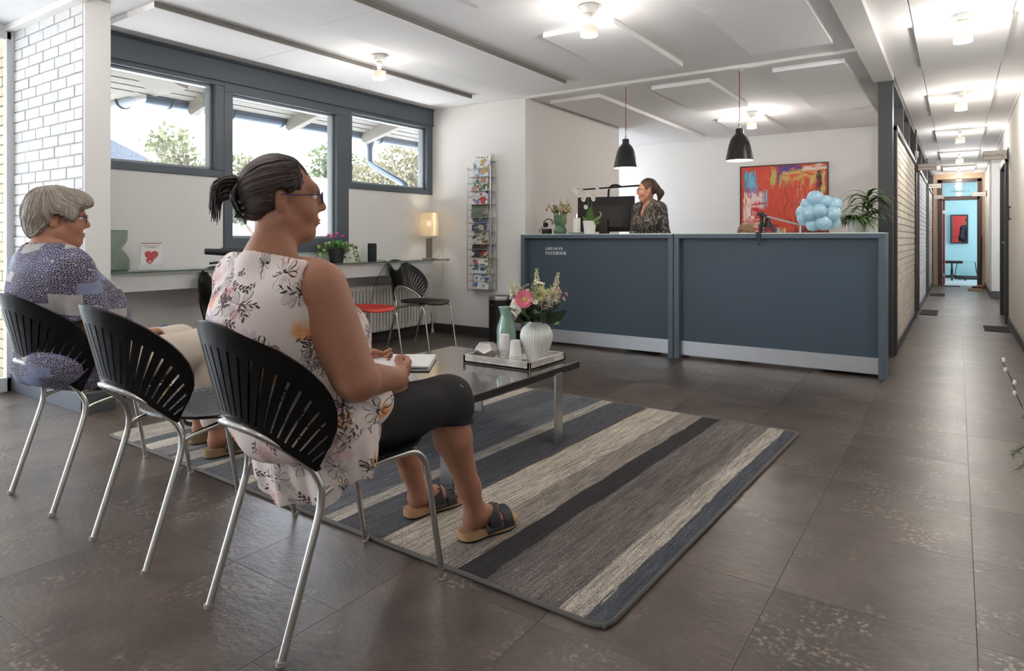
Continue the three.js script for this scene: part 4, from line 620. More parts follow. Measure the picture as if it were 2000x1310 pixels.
const headField = (() => {
  const skull = join([ell([0, 0.032, 0.012], [0.074, 0.092, 0.096]), ell([0, -0.035, -0.035], [0.058, 0.082, 0.058]), mirrorX(ell([0.036, -0.03, -0.058], [0.028, 0.026, 0.026])), ell([0, -0.101, -0.062], [0.026, 0.019, 0.022]), mirrorX(cap(0.058, -0.05, 0, 0.02, -0.1, -0.055, 0.016, 0.014)), cap(-0.032, 0.034, -0.083, 0.032, 0.034, -0.083, 0.013, 0.013)], 0.03);
  const nose = join([cap(0, 0.022, -0.091, 0, -0.02, -0.108, 0.0085, 0.0122), mirrorX(ell([0.012, -0.026, -0.097], [0.0085, 0.0075, 0.011]))], 0.012);
  const lips = join([cap(-0.017, -0.058, -0.089, 0.017, -0.058, -0.089, 0.008, 0.008), cap(-0.014, -0.068, -0.088, 0.014, -0.068, -0.088, 0.009, 0.009)], 0.006);
  const socket = mirrorX(ell([0.031, 0.012, -0.1], [0.02, 0.013, 0.016]));
  const ear = mirrorX(join([ell([0.077, -0.002, 0.012], [0.010, 0.031, 0.019]), ell([0.08, 0.012, 0.02], [0.009, 0.018, 0.012]), ell([0.074, -0.027, 0.004], [0.008, 0.010, 0.010])], 0.008)), concha = mirrorX(ell([0.089, 0.0, 0.008], [0.008, 0.017, 0.010]));
  return (x, y, z) => { let d = skull(x, y, z); d = smax(d, -socket(x, y, z), 0.012); d = smin(d, nose(x, y, z), 0.014); d = smin(d, lips(x, y, z), 0.010); const e = smax(ear(x, y, z), -concha(x, y, z), 0.006); return smin(d, e, 0.006); };
})();
function eyesFor(t, C, yaw, pitch, s, iris) {
  for (const k of [-1, 1]) { part(t, 'eye', place(C, yaw, pitch, s, ball(0.0118, k * 0.031, 0.011, -0.080, 1, 1, 1, 16, 12)), mat('#e9e4df', 0.25)); part(t, 'iris', place(C, yaw, pitch, s, ball(0.0060, k * 0.031, 0.011, -0.0872, 1, 1, 0.85, 14, 10)), mat(iris, 0.15)); }
  part(t, 'lips', place(C, yaw, pitch, s, [tube([[-0.021, -0.062, -0.087], [-0.010, -0.0585, -0.0965], [0, -0.0600, -0.0985], [0.010, -0.0585, -0.0965], [0.021, -0.062, -0.087]], 0.0035, 20, 8), tube([[-0.019, -0.0635, -0.088], [0, -0.0685, -0.0975], [0.019, -0.0635, -0.088]], 0.0042, 16, 8)].map((g) => g).reduce((a, b) => merge([a, b]))), mat('#a9605a', 0.45));
}
function glassesFor(t, C, yaw, pitch, s, frame) {
  const gl = new THREE.Group(); gl.name = 'glasses'; t.add(gl);
  const ring = (k) => { const pts = []; for (let i = 0; i < 16; i++) { const a = i / 16 * Math.PI * 2, c = Math.cos(a), n = Math.sin(a); pts.push([k * 0.033 + 0.024 * Math.sign(c) * Math.abs(c) ** 0.7, 0.008 + 0.0165 * Math.sign(n) * Math.abs(n) ** 0.75, -0.108 + Math.abs(c) * 0.002]); } return tube(pts, 0.0018, 48, 6, true); };
  part(gl, 'frame', place(C, yaw, pitch, s, merge([ring(-1), ring(1), bar([-0.010, 0.012, -0.110], [0.010, 0.012, -0.110], 0.0016, 6), ...[-1, 1].map((k) => tube([[k * 0.058, 0.014, -0.106], [k * 0.072, 0.014, -0.09], [k * 0.081, 0.013, -0.02], [k * 0.083, 0.014, 0.01], [k * 0.082, -0.006, 0.03]], 0.0019, 20, 6))])), frame);
  for (const k of [-1, 1]) part(gl, 'lens', place(C, yaw, pitch, s, cyl(0.0165, 0.0165, -0.0006, 0.0006, 24).scale(1.4, 1, 1).rotateX(Math.PI / 2).translate(k * 0.033, 0.008, -0.108)), M.glass);
}
// a hand out of palm, four fingers of three joints and a thumb. X: towards the thumb, Y: along the fingers, Z: out of the palm
function hand(W, Y, Z, curl, s = 1, spread = 0.06, thumbIn = 0.5) {
  const y = V(...Y).normalize(), z = V(...Z).addScaledVector(y, -V(...Z).dot(y)).normalize(), o = V(...W), side = hand.side, x = y.clone().cross(z).multiplyScalar(side);
  const P = (a, b, c) => { const p = o.clone().addScaledVector(x, a * s).addScaledVector(y, b * s).addScaledVector(z, c * s); return [p.x, p.y, p.z]; }, out = [];
  const add = (a, b, ra, rb) => out.push(bone(P(...a), P(...b), ra * s, rb * s));
  const xs = [0.029, 0.010, -0.009, -0.026], len = [0.066, 0.075, 0.070, 0.054], base = [0.085, 0.089, 0.085, 0.077], rad = [0.0088, 0.009, 0.0086, 0.0076];
  for (let i = 0; i < 4; i++) add([xs[i] * 0.55, 0.012, 0], [xs[i], base[i], 0], 0.014, 0.0115);
  for (let i = 0; i < 4; i++) { let a = [xs[i], base[i], 0], ang = curl[i] * 0.55; const sp = (1.5 - i) * spread; for (let k = 0; k < 3; k++) { const l = len[i] * [0.46, 0.31, 0.23][k], b = [a[0] + Math.sin(sp) * l * Math.cos(ang), a[1] + Math.cos(ang) * Math.cos(sp) * l, a[2] + Math.sin(ang) * l]; add(a, b, rad[i] - k * 0.0006, rad[i] - (k + 1) * 0.0007); a = b; ang += curl[i] * (k ? 0.7 : 0.9); } }
  const t0 = [0.020, 0.022, 0.006], t1 = [0.042, 0.05, 0.012 + thumbIn * 0.014], t2 = [0.046 - thumbIn * 0.012, 0.079, 0.017 + thumbIn * 0.022], t3 = [0.042 - thumbIn * 0.022, 0.102, 0.019 + thumbIn * 0.026];
  add(t0, t1, 0.014, 0.0115); add(t1, t2, 0.0108, 0.0095); add(t2, t3, 0.0095, 0.0078); return out;
}
function handField(list, fore) { const f = join(list, 0.007), g = fore; return (x, y, z) => smin(f(x, y, z), g(x, y, z), 0.022); }
function around(pts, r) { const lo = [9, 9, 9], hi = [-9, -9, -9]; for (const p of pts) for (let k = 0; k < 3; k++) { lo[k] = Math.min(lo[k], p[k] - r); hi[k] = Math.max(hi[k], p[k] + r); } return [lo, hi]; }
const uvSkin = (g) => { const h = muv(g); return h; };
// foot with toes on a sandal; heel: back of the heel on the floor, dir: towards the toes
function footPrims(heel, dir, ankle, lift, s = 1, toeSide = 1) {
  const d = V(dir[0], 0, dir[1]).normalize(), r = V(-d.z, 0, d.x).multiplyScalar(toeSide), P = (a, b, c) => [heel[0] + d.x * a * s + r.x * c * s, lift + b * s, heel[2] + d.z * a * s + r.z * c * s], out = [];
  out.push(bone(ankle, P(0.045, 0.032, 0), 0.036 * s, 0.033 * s), bone(P(0.04, 0.03, 0), P(0.04, 0.034, 0), 0.032 * s, 0.034 * s), bone(ankle, P(0.14, 0.035, -0.005), 0.034 * s, 0.026 * s), bone(P(0.05, 0.022, 0.006), P(0.165, 0.016, 0.022), 0.024 * s, 0.016 * s), bone(P(0.05, 0.022, -0.006), P(0.175, 0.017, -0.022), 0.024 * s, 0.019 * s));
  [[-0.028, 0.225, 0.0125], [-0.008, 0.22, 0.009], [0.007, 0.212, 0.0085], [0.021, 0.203, 0.008], [0.033, 0.191, 0.0075]].forEach(([c, l, q]) => out.push(bone(P(l - 0.055, 0.016, c * 0.9), P(l, 0.011, c), q * s * 1.1, q * s)));
  return out;
}
function sandal(t, heel, dir, lift, s, toeSide, cork, strap, floor = 0) {
  const d = V(dir[0], 0, dir[1]).normalize(), yaw = Math.atan2(-d.x, -d.z), g = new THREE.Group(); g.name = 'sandal'; g.position.set(heel[0], floor, heel[2]); g.rotation.y = yaw; g.scale.setScalar(s); t.add(g);
  const k = toeSide, S = new THREE.Shape(); S.moveTo(0, -0.008); S.bezierCurveTo(0.036, -0.008, 0.04, 0.03, 0.036, 0.07); S.bezierCurveTo(0.034, 0.1, 0.046, 0.13, 0.049, 0.17); S.bezierCurveTo(0.05, 0.2, 0.03, 0.236, 0.002, 0.25); S.bezierCurveTo(-0.03, 0.255, -0.044, 0.235, -0.045, 0.2); S.bezierCurveTo(-0.046, 0.15, -0.032, 0.1, -0.036, 0.06); S.bezierCurveTo(-0.04, 0.02, -0.036, -0.008, 0, -0.008);
  const S2 = new THREE.Shape(S.getPoints(14).map((p) => new THREE.Vector2(p.x * k, p.y))), shape = (dep, bev) => extr(S2, dep, bev, 20).rotateX(-Math.PI / 2);
  part(g, 'outsole', shape(0.006, 0.001).translate(0, 0.001, 0), M.rubber); part(g, 'footbed', shape(lift - 0.012, 0.002).translate(0, 0.009, 0), cork);
  const wrap = (z0, z1, w, h, nm) => { const N = 18, pos = [], idx = []; for (const off of [0, 0.003]) for (let i = 0; i <= N; i++) { const a = Math.PI * i / N, x = Math.cos(a) * (w + off), y = lift * 0.55 + Math.sin(a) * (h + off); pos.push(x, y, -z0, x, y, -z1); } const q = (N + 1) * 2; for (let i = 0; i < N; i++) { const a = i * 2, b = a + 2; idx.push(a, b, a + 1, a + 1, b, b + 1, q + a, q + a + 1, q + b, q + a + 1, q + b + 1, q + b); idx.push(a, q + a, b, b, q + a, q + b, a + 1, b + 1, q + a + 1, b + 1, q + b + 1, q + a + 1); } const m = new THREE.BufferGeometry(); m.setAttribute('position', new THREE.Float32BufferAttribute(pos, 3)); m.setIndex(idx); part(g, nm, toCreasedNormals(m, 0.7), strap); };
  wrap(0.092, 0.140, 0.047, 0.081, 'strap'); wrap(0.156, 0.196, 0.051, 0.060, 'strap'); wrap(0.075, 0.2, 0.0495, 0.036, 'strap_side');
  for (const [z, w] of [[0.12, 0.04], [0.178, 0.044]]) part(g, 'buckle', new THREE.TorusGeometry(0.011, 0.0022, 6, 12).scale(1, 1.3, 1).rotateY(Math.PI / 2 * 0.55).rotateX(-0.3).translate(-toeSide * w * 0.8, lift * 0.55 + 0.060 - (z > 0.15 ? 0.016 : 0), -z), mat('#2a2a2a', 0.35, { metalness: 0.4 }));
}
// locks of hair traced over a hair shape: from each start along the pull direction, hugging the surface
function locks(f, starts, pull, stop, r, seed, steps = 26, step = 0.007) {
  const R = rng(seed), out = [], grad = (p) => { const e = 0.002; return V(f(p.x + e, p.y, p.z) - f(p.x - e, p.y, p.z), f(p.x, p.y + e, p.z) - f(p.x, p.y - e, p.z), f(p.x, p.y, p.z + e) - f(p.x, p.y, p.z - e)).normalize(); };
  for (const s of starts) { const p = V(...s), pts = []; for (let i = 0; i < steps; i++) { for (let k = 0; k < 3; k++) p.addScaledVector(grad(p), -f(p.x, p.y, p.z)); if (stop(p)) break; pts.push(p.clone().addScaledVector(grad(p), 0.0008 * (R() - 0.3))); const d = pull(p, R), n = grad(p); d.addScaledVector(n, -d.dot(n)).normalize(); p.addScaledVector(d, step); }
    if (pts.length < 4) continue; const q = r * (0.7 + R() * 0.7), g = taper(pts, [q * 0.5, q, q, q * 0.25], Math.min(20, pts.length + 2), 5), uv = g.attributes.uv, u0 = R(); for (let i = 0; i < uv.count; i++) uv.setXY(i, u0 + (i % 5) * 0.004, i * 0.002); out.push(g); }
  return merge(out);
}
// ---- printed cloth
const floral = canvasTex(1536, 1536, (c, w, h) => {
  const R = rng(77); c.fillStyle = '#e6dcd7'; c.fillRect(0, 0, w, h); c.lineCap = 'round';
  const wrap = (x, y, r, f) => { for (const dx of [-w, 0, w]) for (const dy of [-h, 0, h]) if (x + dx > -r && x + dx < w + r && y + dy > -r && y + dy < h + r) { c.save(); c.translate(x + dx, y + dy); f(); c.restore(); } };
  const wash = (x, y, r, rgb, seed, n = 26) => wrap(x, y, r * 2, () => { const Q = rng(seed); for (let k = 0; k < n; k++) { const a = Q() * 6.28, d = Math.sqrt(Q()) * r * 0.7; c.fillStyle = `rgba(${rgb},${0.08 + Q() * 0.22})`; c.beginPath(); c.ellipse(Math.cos(a) * d, Math.sin(a) * d * 0.8, r * (0.12 + Q() * 0.3), r * (0.08 + Q() * 0.2), a + Q(), 0, 7); c.fill(); } });
  const tints = ['226,128,62', '232,150,84', '206,140,142', '190,112,120', '214,178,176', '186,172,190', '224,196,186'];
  for (let i = 0; i < 46; i++) wash(R() * w, R() * h, 40 + R() * 80, tints[i % 7], Math.floor(R() * 1e6), i % 7 < 2 ? 46 : 30);
  const stroke = (pts, w0, w1, Q) => { for (let i = 0; i < 24; i++) { const t = i / 24, u = 1 - t, x = u * u * u * pts[0][0] + 3 * u * u * t * pts[1][0] + 3 * u * t * t * pts[2][0] + t * t * t * pts[3][0], y = u * u * u * pts[0][1] + 3 * u * u * t * pts[1][1] + 3 * u * t * t * pts[2][1] + t * t * t * pts[3][1]; c.beginPath(); c.arc(x, y, Math.max(0.6, w0 + (w1 - w0) * Math.sin(t * 3.14) * (0.7 + Q() * 0.5)), 0, 7); c.fill(); } };
  for (let i = 0; i < 40; i++) { // brushed flowers, half of them in grey wash
    const x = (i % 6 + 0.1 + R() * 0.85) * w / 6, y = (Math.floor(i / 6) + R() * 0.9) * h / 6.6, r = 58 + R() * 66, n = 6 + Math.floor(R() * 5), seed = Math.floor(R() * 1e6), grey = R() < 0.5;
    wrap(x, y, 260, () => { const Q = rng(seed), ink = grey ? '112,104,104' : '34,29,31', sq = 0.55 + Q() * 0.4, turn = Q() * 3; c.rotate(turn); c.scale(1, sq);
      for (let k = 0; k < n; k++) { const a = k / n * 6.283 + (Q() - 0.5) * 0.5, L = r * (0.75 + Q() * 0.5), wd = 0.35 + Q() * 0.25; if (grey || Q() < 0.3) { c.fillStyle = `rgba(${ink},${0.10 + Q() * 0.16})`; c.beginPath(); c.ellipse(Math.cos(a) * L * 0.6, Math.sin(a) * L * 0.6, L * 0.4, L * 0.22, a, 0, 7); c.fill(); } c.fillStyle = `rgba(${ink},${grey ? 0.55 : 0.85})`; for (const s of [-1, 1]) if (Q() < 0.85) stroke([[Math.cos(a) * r * 0.15, Math.sin(a) * r * 0.15], [Math.cos(a + s * wd) * L * 0.55, Math.sin(a + s * wd) * L * 0.55], [Math.cos(a + s * wd * 0.8) * L * (0.95 + Q() * 0.2), Math.sin(a + s * wd * 0.8) * L * (0.95 + Q() * 0.2)], [Math.cos(a) * L, Math.sin(a) * L]], 0.8, 2.0 + Q() * 3.4, Q); for (let q = 0; q < 4; q++) { const b2 = a + (Q() - 0.5) * 0.5; stroke([[Math.cos(b2) * r * 0.2, Math.sin(b2) * r * 0.2], [Math.cos(b2) * L * 0.35, Math.sin(b2) * L * 0.35], [Math.cos(b2 + 0.1) * L * 0.5, Math.sin(b2 + 0.1) * L * 0.5], [Math.cos(b2 + 0.12) * L * (0.5 + Q() * 0.3), Math.sin(b2 + 0.12) * L * (0.5 + Q() * 0.3)]], 0.5, 1.1, Q); } }
      c.fillStyle = grey ? 'rgba(84,76,76,0.8)' : '#1d191b'; for (let k = 0; k < 16; k++) { const a = Q() * 6.28, d = Q() * r * 0.24; c.beginPath(); c.ellipse(Math.cos(a) * d, Math.sin(a) * d, 2 + Q() * 9, 2 + Q() * 6, Q() * 3, 0, 7); c.fill(); } });
  }
  for (let i = 0; i < 64; i++) { const x = R() * w, y = R() * h, seed = Math.floor(R() * 1e6); wrap(x, y, 190, () => { const Q = rng(seed), a = Q() * 6.28, L = 70 + Q() * 90; c.fillStyle = ['rgba(36,31,31,0.92)', 'rgba(52,46,44,0.85)', 'rgba(88,44,58,0.9)', 'rgba(70,64,56,0.85)'][Math.floor(Q() * 4)]; const P = (t, o) => [Math.cos(a) * L * t - Math.sin(a) * o, Math.sin(a) * L * t + Math.cos(a) * o]; stroke([P(0, 0), P(0.3, 16), P(0.65, -14), P(1, 6)], 1, 2.6, Q); for (let k = 0; k < 6; k++) { const t = 0.2 + k * 0.15, o = (k % 2 ? 1 : -1) * (14 + Q() * 18); stroke([P(t, 0), P(t + 0.08, o * 0.4), P(t + 0.16, o * 0.8), P(t + 0.2 + Q() * 0.1, o)], 0.8, 4 + Q() * 4, Q); } }); }
});
const animalPrint = tex(1024, 1024, (u, v) => {
  // cell pattern between dark spots, in patchwork bands of navy, lavender and sand
  const cx = 74, px = u * cx, py = v * cx; let d1 = 9, d2 = 9; const xi = Math.floor(px), yi = Math.floor(py), wv = (fbm(u, v, 8, 8, 2, 5) - 0.5) * 0.8;
  for (let j = -1; j <= 1; j++) for (let i = -1; i <= 1; i++) { const gx = ((xi + i) % cx + cx) % cx, gy = ((yi + j) % cx + cx) % cx, dx = xi + i + hash(gx, gy, 1) - px - wv, dy = (yi + j + hash(gx, gy, 2) - py) * 0.8, d = Math.hypot(dx, dy); if (d < d1) { d2 = d1; d1 = d; } else if (d < d2) d2 = d; }
  const line = d2 - d1 < 0.12 ? 1 : 0, by = v * 15 + (fbm(u, v, 5, 3, 2, 9) - 0.5) * 0.9, row = Math.floor(by), bx = Math.floor(u * 6.5 + hash(row, 3, 3) * 3 + (row % 2) * 0.5), k = hash(bx, row % 15, 8), soft = fbm(u, v, 30, 30, 3, 2);
  const plain = k > 0.86 ? [190, 184, 178] : k > 0.72 ? [136, 143, 170] : null, dark = [40 + soft * 26, 38 + soft * 26, 60 + soft * 32], light = [176, 170, 178];
  if (plain) return mix3(plain, [plain[0] * 0.86, plain[1] * 0.86, plain[2] * 0.9], soft);
  const inner = k < 0.34 ? [96, 98, 134] : dark; return line ? light : mix3(inner, dark, d1 < 0.28 ? 0.9 : 0.25);
});
const dashes = tex(512, 512, (u, v) => { const a = vnoise(u * 90, v * 30, 90, 30, 4), b = vnoise(u * 40 + 3, v * 14, 40, 14, 7), s = fbm(u, v, 5, 5, 2, 3); return a > 0.56 && b > 0.35 ? mix3([120, 112, 104], [176, 168, 160], s) : mix3([50, 46, 44], [72, 66, 62], b); });
const weave = tex(256, 256, (u, v) => 0.5 + 0.25 * Math.sin(u * 2 * Math.PI * 64) * Math.sin(v * 2 * Math.PI * 64) + 0.3 * (fbm(u, v, 6, 6, 3, 6) - 0.5), false);
const cloth = (color, map, rough = 0.85, size = 0.5, sheen = 0.2) => phys(color, rough, { ...(map ? { map: scaled(map, size) } : {}), bumpMap: scaled(weave, 0.06), bumpScale: 0.0004, sheen, sheenRoughness: 0.6, side: THREE.DoubleSide });
const strands = (dark, light, seed) => tex(512, 256, (u, v, x) => { const a = vnoise(u * 256, v * 3, 256, 3, seed), b = vnoise(u * 60, v * 2, 60, 2, seed + 1), c = hash(x, 1, seed); return mix3(dark, light, Math.min(1, 0.45 * a + 0.35 * b + 0.25 * c)); });
const hairMat = (d, l, seed) => phys('#ffffff', 0.55, { map: strands(d, l, seed), sheen: 0.25, sheenRoughness: 0.5, bumpMap: tex(512, 64, (u, v, x) => 0.6 * vnoise(u * 200, v * 2, 200, 2, seed) + 0.4 * hash(x, 3, seed), false), bumpScale: 0.0025 });
const foldsField = (f, amp, kx, ky, s) => (x, y, z) => f(x, y, z) + amp * (vnoise(x * kx + z * kx * 0.7 + 50, y * ky + z * 3 + 50, 512, 512, s) - 0.5);

// ---------------------------------------------------------------- the woman in the floral top
{
  const t = thing('person', 'seated woman in sleeveless floral top, dark hair in a claw clip, holding a magazine', 'person', [-1.585, 0, -1.345]);
  const put = (name, g, m, label) => part(t, name, geo(g).translate(1.585, 0, 1.345), m, label);
  const C = [-1.583, 1.188, -1.183], yaw = -37 * Math.PI / 180, pitch = 0.02, hs = 0.945;
  const sR = [-1.415, 0.945, -1.165], eR = [-1.335, 0.70, -1.225], wR = [-1.425, 0.652, -1.475], sL = [-1.745, 0.945, -1.17], eL = [-1.80, 0.70, -1.27], wL = [-1.66, 0.645, -1.50];
  const kR = [-1.418, 0.535, -1.695], aR = [-1.415, 0.105, -1.855], kL = [-1.70, 0.53, -1.70], aL = [-1.712, 0.105, -1.885];
  const torso = [ell([-1.58, 0.565, -1.245], [0.205, 0.12, 0.185]), ell([-1.575, 0.69, -1.225], [0.185, 0.16, 0.185]), ell([-1.578, 0.85, -1.15], [0.185, 0.17, 0.155]), bone([-1.725, 0.955, -1.14], [-1.435, 0.955, -1.145], 0.062, 0.062), ell([-1.49, 0.80, -1.29], [0.085, 0.085, 0.085]), ell([-1.66, 0.80, -1.30], [0.085, 0.085, 0.085]), bone([-1.58, 1.02, -1.12], [-1.46, 0.985, -1.145], 0.05, 0.05), bone([-1.58, 1.02, -1.12], [-1.70, 0.985, -1.14], 0.05, 0.05)];
  const neck = [bone([-1.58, 0.98, -1.115], [-1.583, 1.12, -1.165], 0.066, 0.058)];
  const armR = [bone(sR, eR, 0.076, 0.058), bone(eR, wR, 0.056, 0.030)], armL = [bone(sL, eL, 0.074, 0.058), bone(eL, wL, 0.054, 0.030)];
  const legs = [bone([-1.49, 0.535, -1.27], kR, 0.095, 0.074), bone([-1.67, 0.535, -1.27], kL, 0.095, 0.074)];
  const shin = (k, a) => [bone(k, [(k[0] * 0.7 + a[0] * 0.3), k[1] * 0.7 + a[1] * 0.3, k[2] * 0.7 + a[2] * 0.3 + 0.012], 0.064, 0.060), bone([(k[0] * 0.7 + a[0] * 0.3), k[1] * 0.7 + a[1] * 0.3, k[2] * 0.7 + a[2] * 0.3 + 0.012], [k[0] * 0.25 + a[0] * 0.75, k[1] * 0.25 + a[1] * 0.75, k[2] * 0.25 + a[2] * 0.75], 0.060, 0.038), bone([k[0] * 0.25 + a[0] * 0.75, k[1] * 0.25 + a[1] * 0.75, k[2] * 0.25 + a[2] * 0.75], a, 0.038, 0.036)];
  const dir = [0.26, -0.965], hR = [-1.445, 0, -1.818], hL = [-1.742, 0, -1.852];
  const head = local(C, yaw, pitch, hs, headField);
  const slim = torso.map((f) => grow(f, -0.012)), all = join([...slim, ...neck, join(armR, 0.014), join(armL, 0.014), ...legs], 0.045);
  const lower = (k, a, h, s) => { const sh = join(shin(k, a), 0.03), ft = join(footPrims(h, dir, a, 0.046, 1, s), 0.012); return (x, y, z) => smin(sh(x, y, z), ft(x, y, z), 0.02); };
  const legR = lower(kR, aR, hR, 1), legL = lower(kL, aL, hL, -1);
  const bodyF = (x, y, z) => smin(smin(all(x, y, z), legR(x, y, z), 0.03), legL(x, y, z), 0.03);
  const neckHead = (() => { const n = join(neck, 0.03); return (x, y, z) => smin(n(x, y, z), head(x, y, z), 0.03); })();
  hand.side = 1; const rh = hand(wR, [-0.42, 0.06, -0.9], [-0.75, 0.15, 0.35], [0.75, 0.8, 0.85, 0.9], 1.0, 0.03, 0.7);
  hand.side = -1; const lh = hand(wL, [0.45, 0.1, -0.85], [0.55, 0.45, 0.3], [0.45, 0.75, 0.85, 0.9], 0.98, 0.05, 0.7);
  const body = [nets(bodyF, [-2.0, 0.47, -1.85], [-1.2, 1.10, -0.93], 0.0125), nets(legR, [-1.55, 0.02, -2.1], [-1.28, 0.5, -1.6], 0.006), nets(legL, [-1.85, 0.02, -2.14], [-1.58, 0.5, -1.6], 0.006),
    nets(neckHead, [-1.73, 1.03, -1.36], [-1.43, 1.34, -1.02], 0.0042), nets(handField(rh, all), [-1.56, 0.55, -1.68], [-1.32, 0.74, -1.40], 0.0038), nets(handField(lh, all), [-1.78, 0.55, -1.70], [-1.5, 0.78, -1.42], 0.0038)];
  put('body', body.map(uvSkin), skin('#bfa390'));
  eyesFor(t, [C[0] + 1.585, C[1], C[2] + 1.345], yaw, pitch, hs, '#3c4a55'); glassesFor(t, [C[0] + 1.585, C[1], C[2] + 1.345], yaw, pitch, hs, mat('#3f3a66', 0.3));
  // blouse
  const blouseF = (() => { const f = join([...torso.map((g) => grow(g, 0.011)), ell([-1.49, 0.60, -1.33], [0.125, 0.085, 0.14]), ell([-1.66, 0.60, -1.33], [0.125, 0.085, 0.14])], 0.06), top = plane([-1.58, 1.036, -1.12], [0.04, 1, -0.25]), nk = bone([-1.58, 0.99, -1.125], [-1.583, 1.2, -1.2], 0.076, 0.09), low = plane([-1.58, 0.47, -1.2], [0, -1, 0]), aR = bone([-1.395, 0.95, -1.165], [-1.2, 0.93, -1.18], 0.074, 0.1), aL = bone([-1.765, 0.95, -1.165], [-1.96, 0.93, -1.18], 0.074, 0.1); return foldsField((x, y, z) => smax(smax(smax(smax(smax(f(x, y, z), top(x, y, z), 0.008), -nk(x, y, z), 0.01), low(x, y, z), 0.01), -aR(x, y, z), 0.01), -aL(x, y, z), 0.01), 0.016, 14, 7, 3); })();
  const print = cloth('#f4efec', floral, 0.8, 0.62, 0.1);
  put('blouse', wrapUV(nets(blouseF, [-1.88, 0.44, -1.54], [-1.28, 1.09, -0.94], 0.008), -1.58, -1.2, 0.19, 3.2), print);
  { // the hem hanging behind and beside the seat
    const N = 60, K = 14, pos = [], uv = [], idx = []; for (const off of [0, -0.003]) for (let i = 0; i <= N; i++) for (let k = 0; k <= K; k++) { const a = (-1.9 + 3.8 * i / N), q = k / K, top = 0.60, bot = 0.325 + 0.16 * (Math.abs(a) / 1.9) ** 1.6 + 0.012 * Math.sin(a * 7), y = top + (bot - top) * q, fl = 0.012 * Math.sin(a * 9 + 1) * q + 0.006 * Math.sin(a * 23) * q, bulge = Math.sin(q * Math.PI * 0.62) * 0.028, r = off + bulge + fl; pos.push(-1.58 + Math.sin(a) * (0.205 + r), y, -1.30 + Math.cos(a) * (0.165 + r - q * 0.06)); uv.push((a * 0.2 + 1.1) / 1, y); }
    const q = (N + 1) * (K + 1); for (let i = 0; i < N; i++) for (let k = 0; k < K; k++) { const a = i * (K + 1) + k, b = a + K + 1; idx.push(a, a + 1, b, b, a + 1, b + 1, q + a, q + b, q + a + 1, q + b, q + b + 1, q + a + 1); }
    const g = new THREE.BufferGeometry(); g.setAttribute('position', new THREE.Float32BufferAttribute(pos, 3)); g.setAttribute('uv', new THREE.Float32BufferAttribute(uv, 2)); g.setIndex(idx); g.computeVertexNormals(); put('blouse_tail', g, print);
  }
  const trouserF = (() => { const f = join([ell([-1.58, 0.56, -1.26], [0.2, 0.105, 0.18]), ...legs.map((g) => grow(g, 0.010)), bone(kR, [-1.417, 0.45, -1.718], 0.082, 0.080), bone(kL, [-1.702, 0.45, -1.728], 0.082, 0.080)], 0.035), cut = plane([-1.5, 0.462, -1.7], [0, -1, 0.12]); return foldsField((x, y, z) => smax(f(x, y, z), z < -1.55 ? cut(x, y, z) : -1, 0.008), 0.010, 20, 14, 8); })();
  put('trousers', muv(nets(trouserF, [-1.84, 0.42, -1.82], [-1.3, 0.70, -1.05], 0.0085)), cloth('#1b191a', null, 0.8, 1, 0.1));
  put('trouser_zip', tube([[-1.352, 0.60, -1.69], [-1.337, 0.565, -1.715], [-1.335, 0.52, -1.73], [-1.337, 0.475, -1.735]], 0.0022, 16, 6), M.steel);
  const cork = mat('#b08a63', 0.85, bumpy(plasterBump, 0.08, 0.001)), strap = mat('#1d1c1d', 0.5);
  sandal(t, [hR[0] + 1.585, 0, hR[2] + 1.345], dir, 0.034, 1, 1, cork, strap, 0.012); sandal(t, [hL[0] + 1.585, 0, hL[2] + 1.345], dir, 0.034, 1, -1, cork, strap, 0.012);
  // hair: combed back into a clip, the ends standing out behind
  const hairF = (() => {
    const cap0 = join([ell([0, 0.042, 0.026], [0.088, 0.098, 0.102]), ell([0, 0.028, 0.075], [0.068, 0.07, 0.06]), ell([0, -0.03, 0.07], [0.05, 0.05, 0.04]), mirrorX(ell([0.062, 0.03, 0.03], [0.03, 0.05, 0.05]))], 0.04), face = plane([0, 0.048, -0.062], [0, -0.62, -1]), low = plane([0, -0.052, 0.05], [0, -1, -0.15]), earCut = mirrorX(ell([0.09, -0.004, 0.008], [0.03, 0.034, 0.024])), cheek = mirrorX(ell([0.08, -0.045, -0.05], [0.05, 0.075, 0.062]));
    return foldsField((x, y, z) => smax(smax(smax(smax(cap0(x, y, z), face(x, y, z), 0.02), low(x, y, z), 0.02), -earCut(x, y, z), 0.008), -cheek(x, y, z), 0.014), 0.010, 60, 12, 6);
  })();
  const hg = place([C[0] + 1.585, C[1], C[2] + 1.345], yaw, pitch, hs, (() => { const g = nets(hairF, [-0.12, -0.12, -0.12], [0.12, 0.17, 0.16], 0.004).toNonIndexed(), p = g.attributes.position, uv = []; for (let i = 0; i < p.count; i++) { const x = p.getX(i), y = p.getY(i), z = p.getZ(i); uv.push(Math.atan2(x, y + 0.06) * 0.5 + 0.5, z * 2); } g.setAttribute('uv', new THREE.Float32BufferAttribute(uv, 2)); return g; })());
  const dark = hairMat([30, 23, 23], [88, 68, 62], 12); part(t, 'hair', hg, dark);
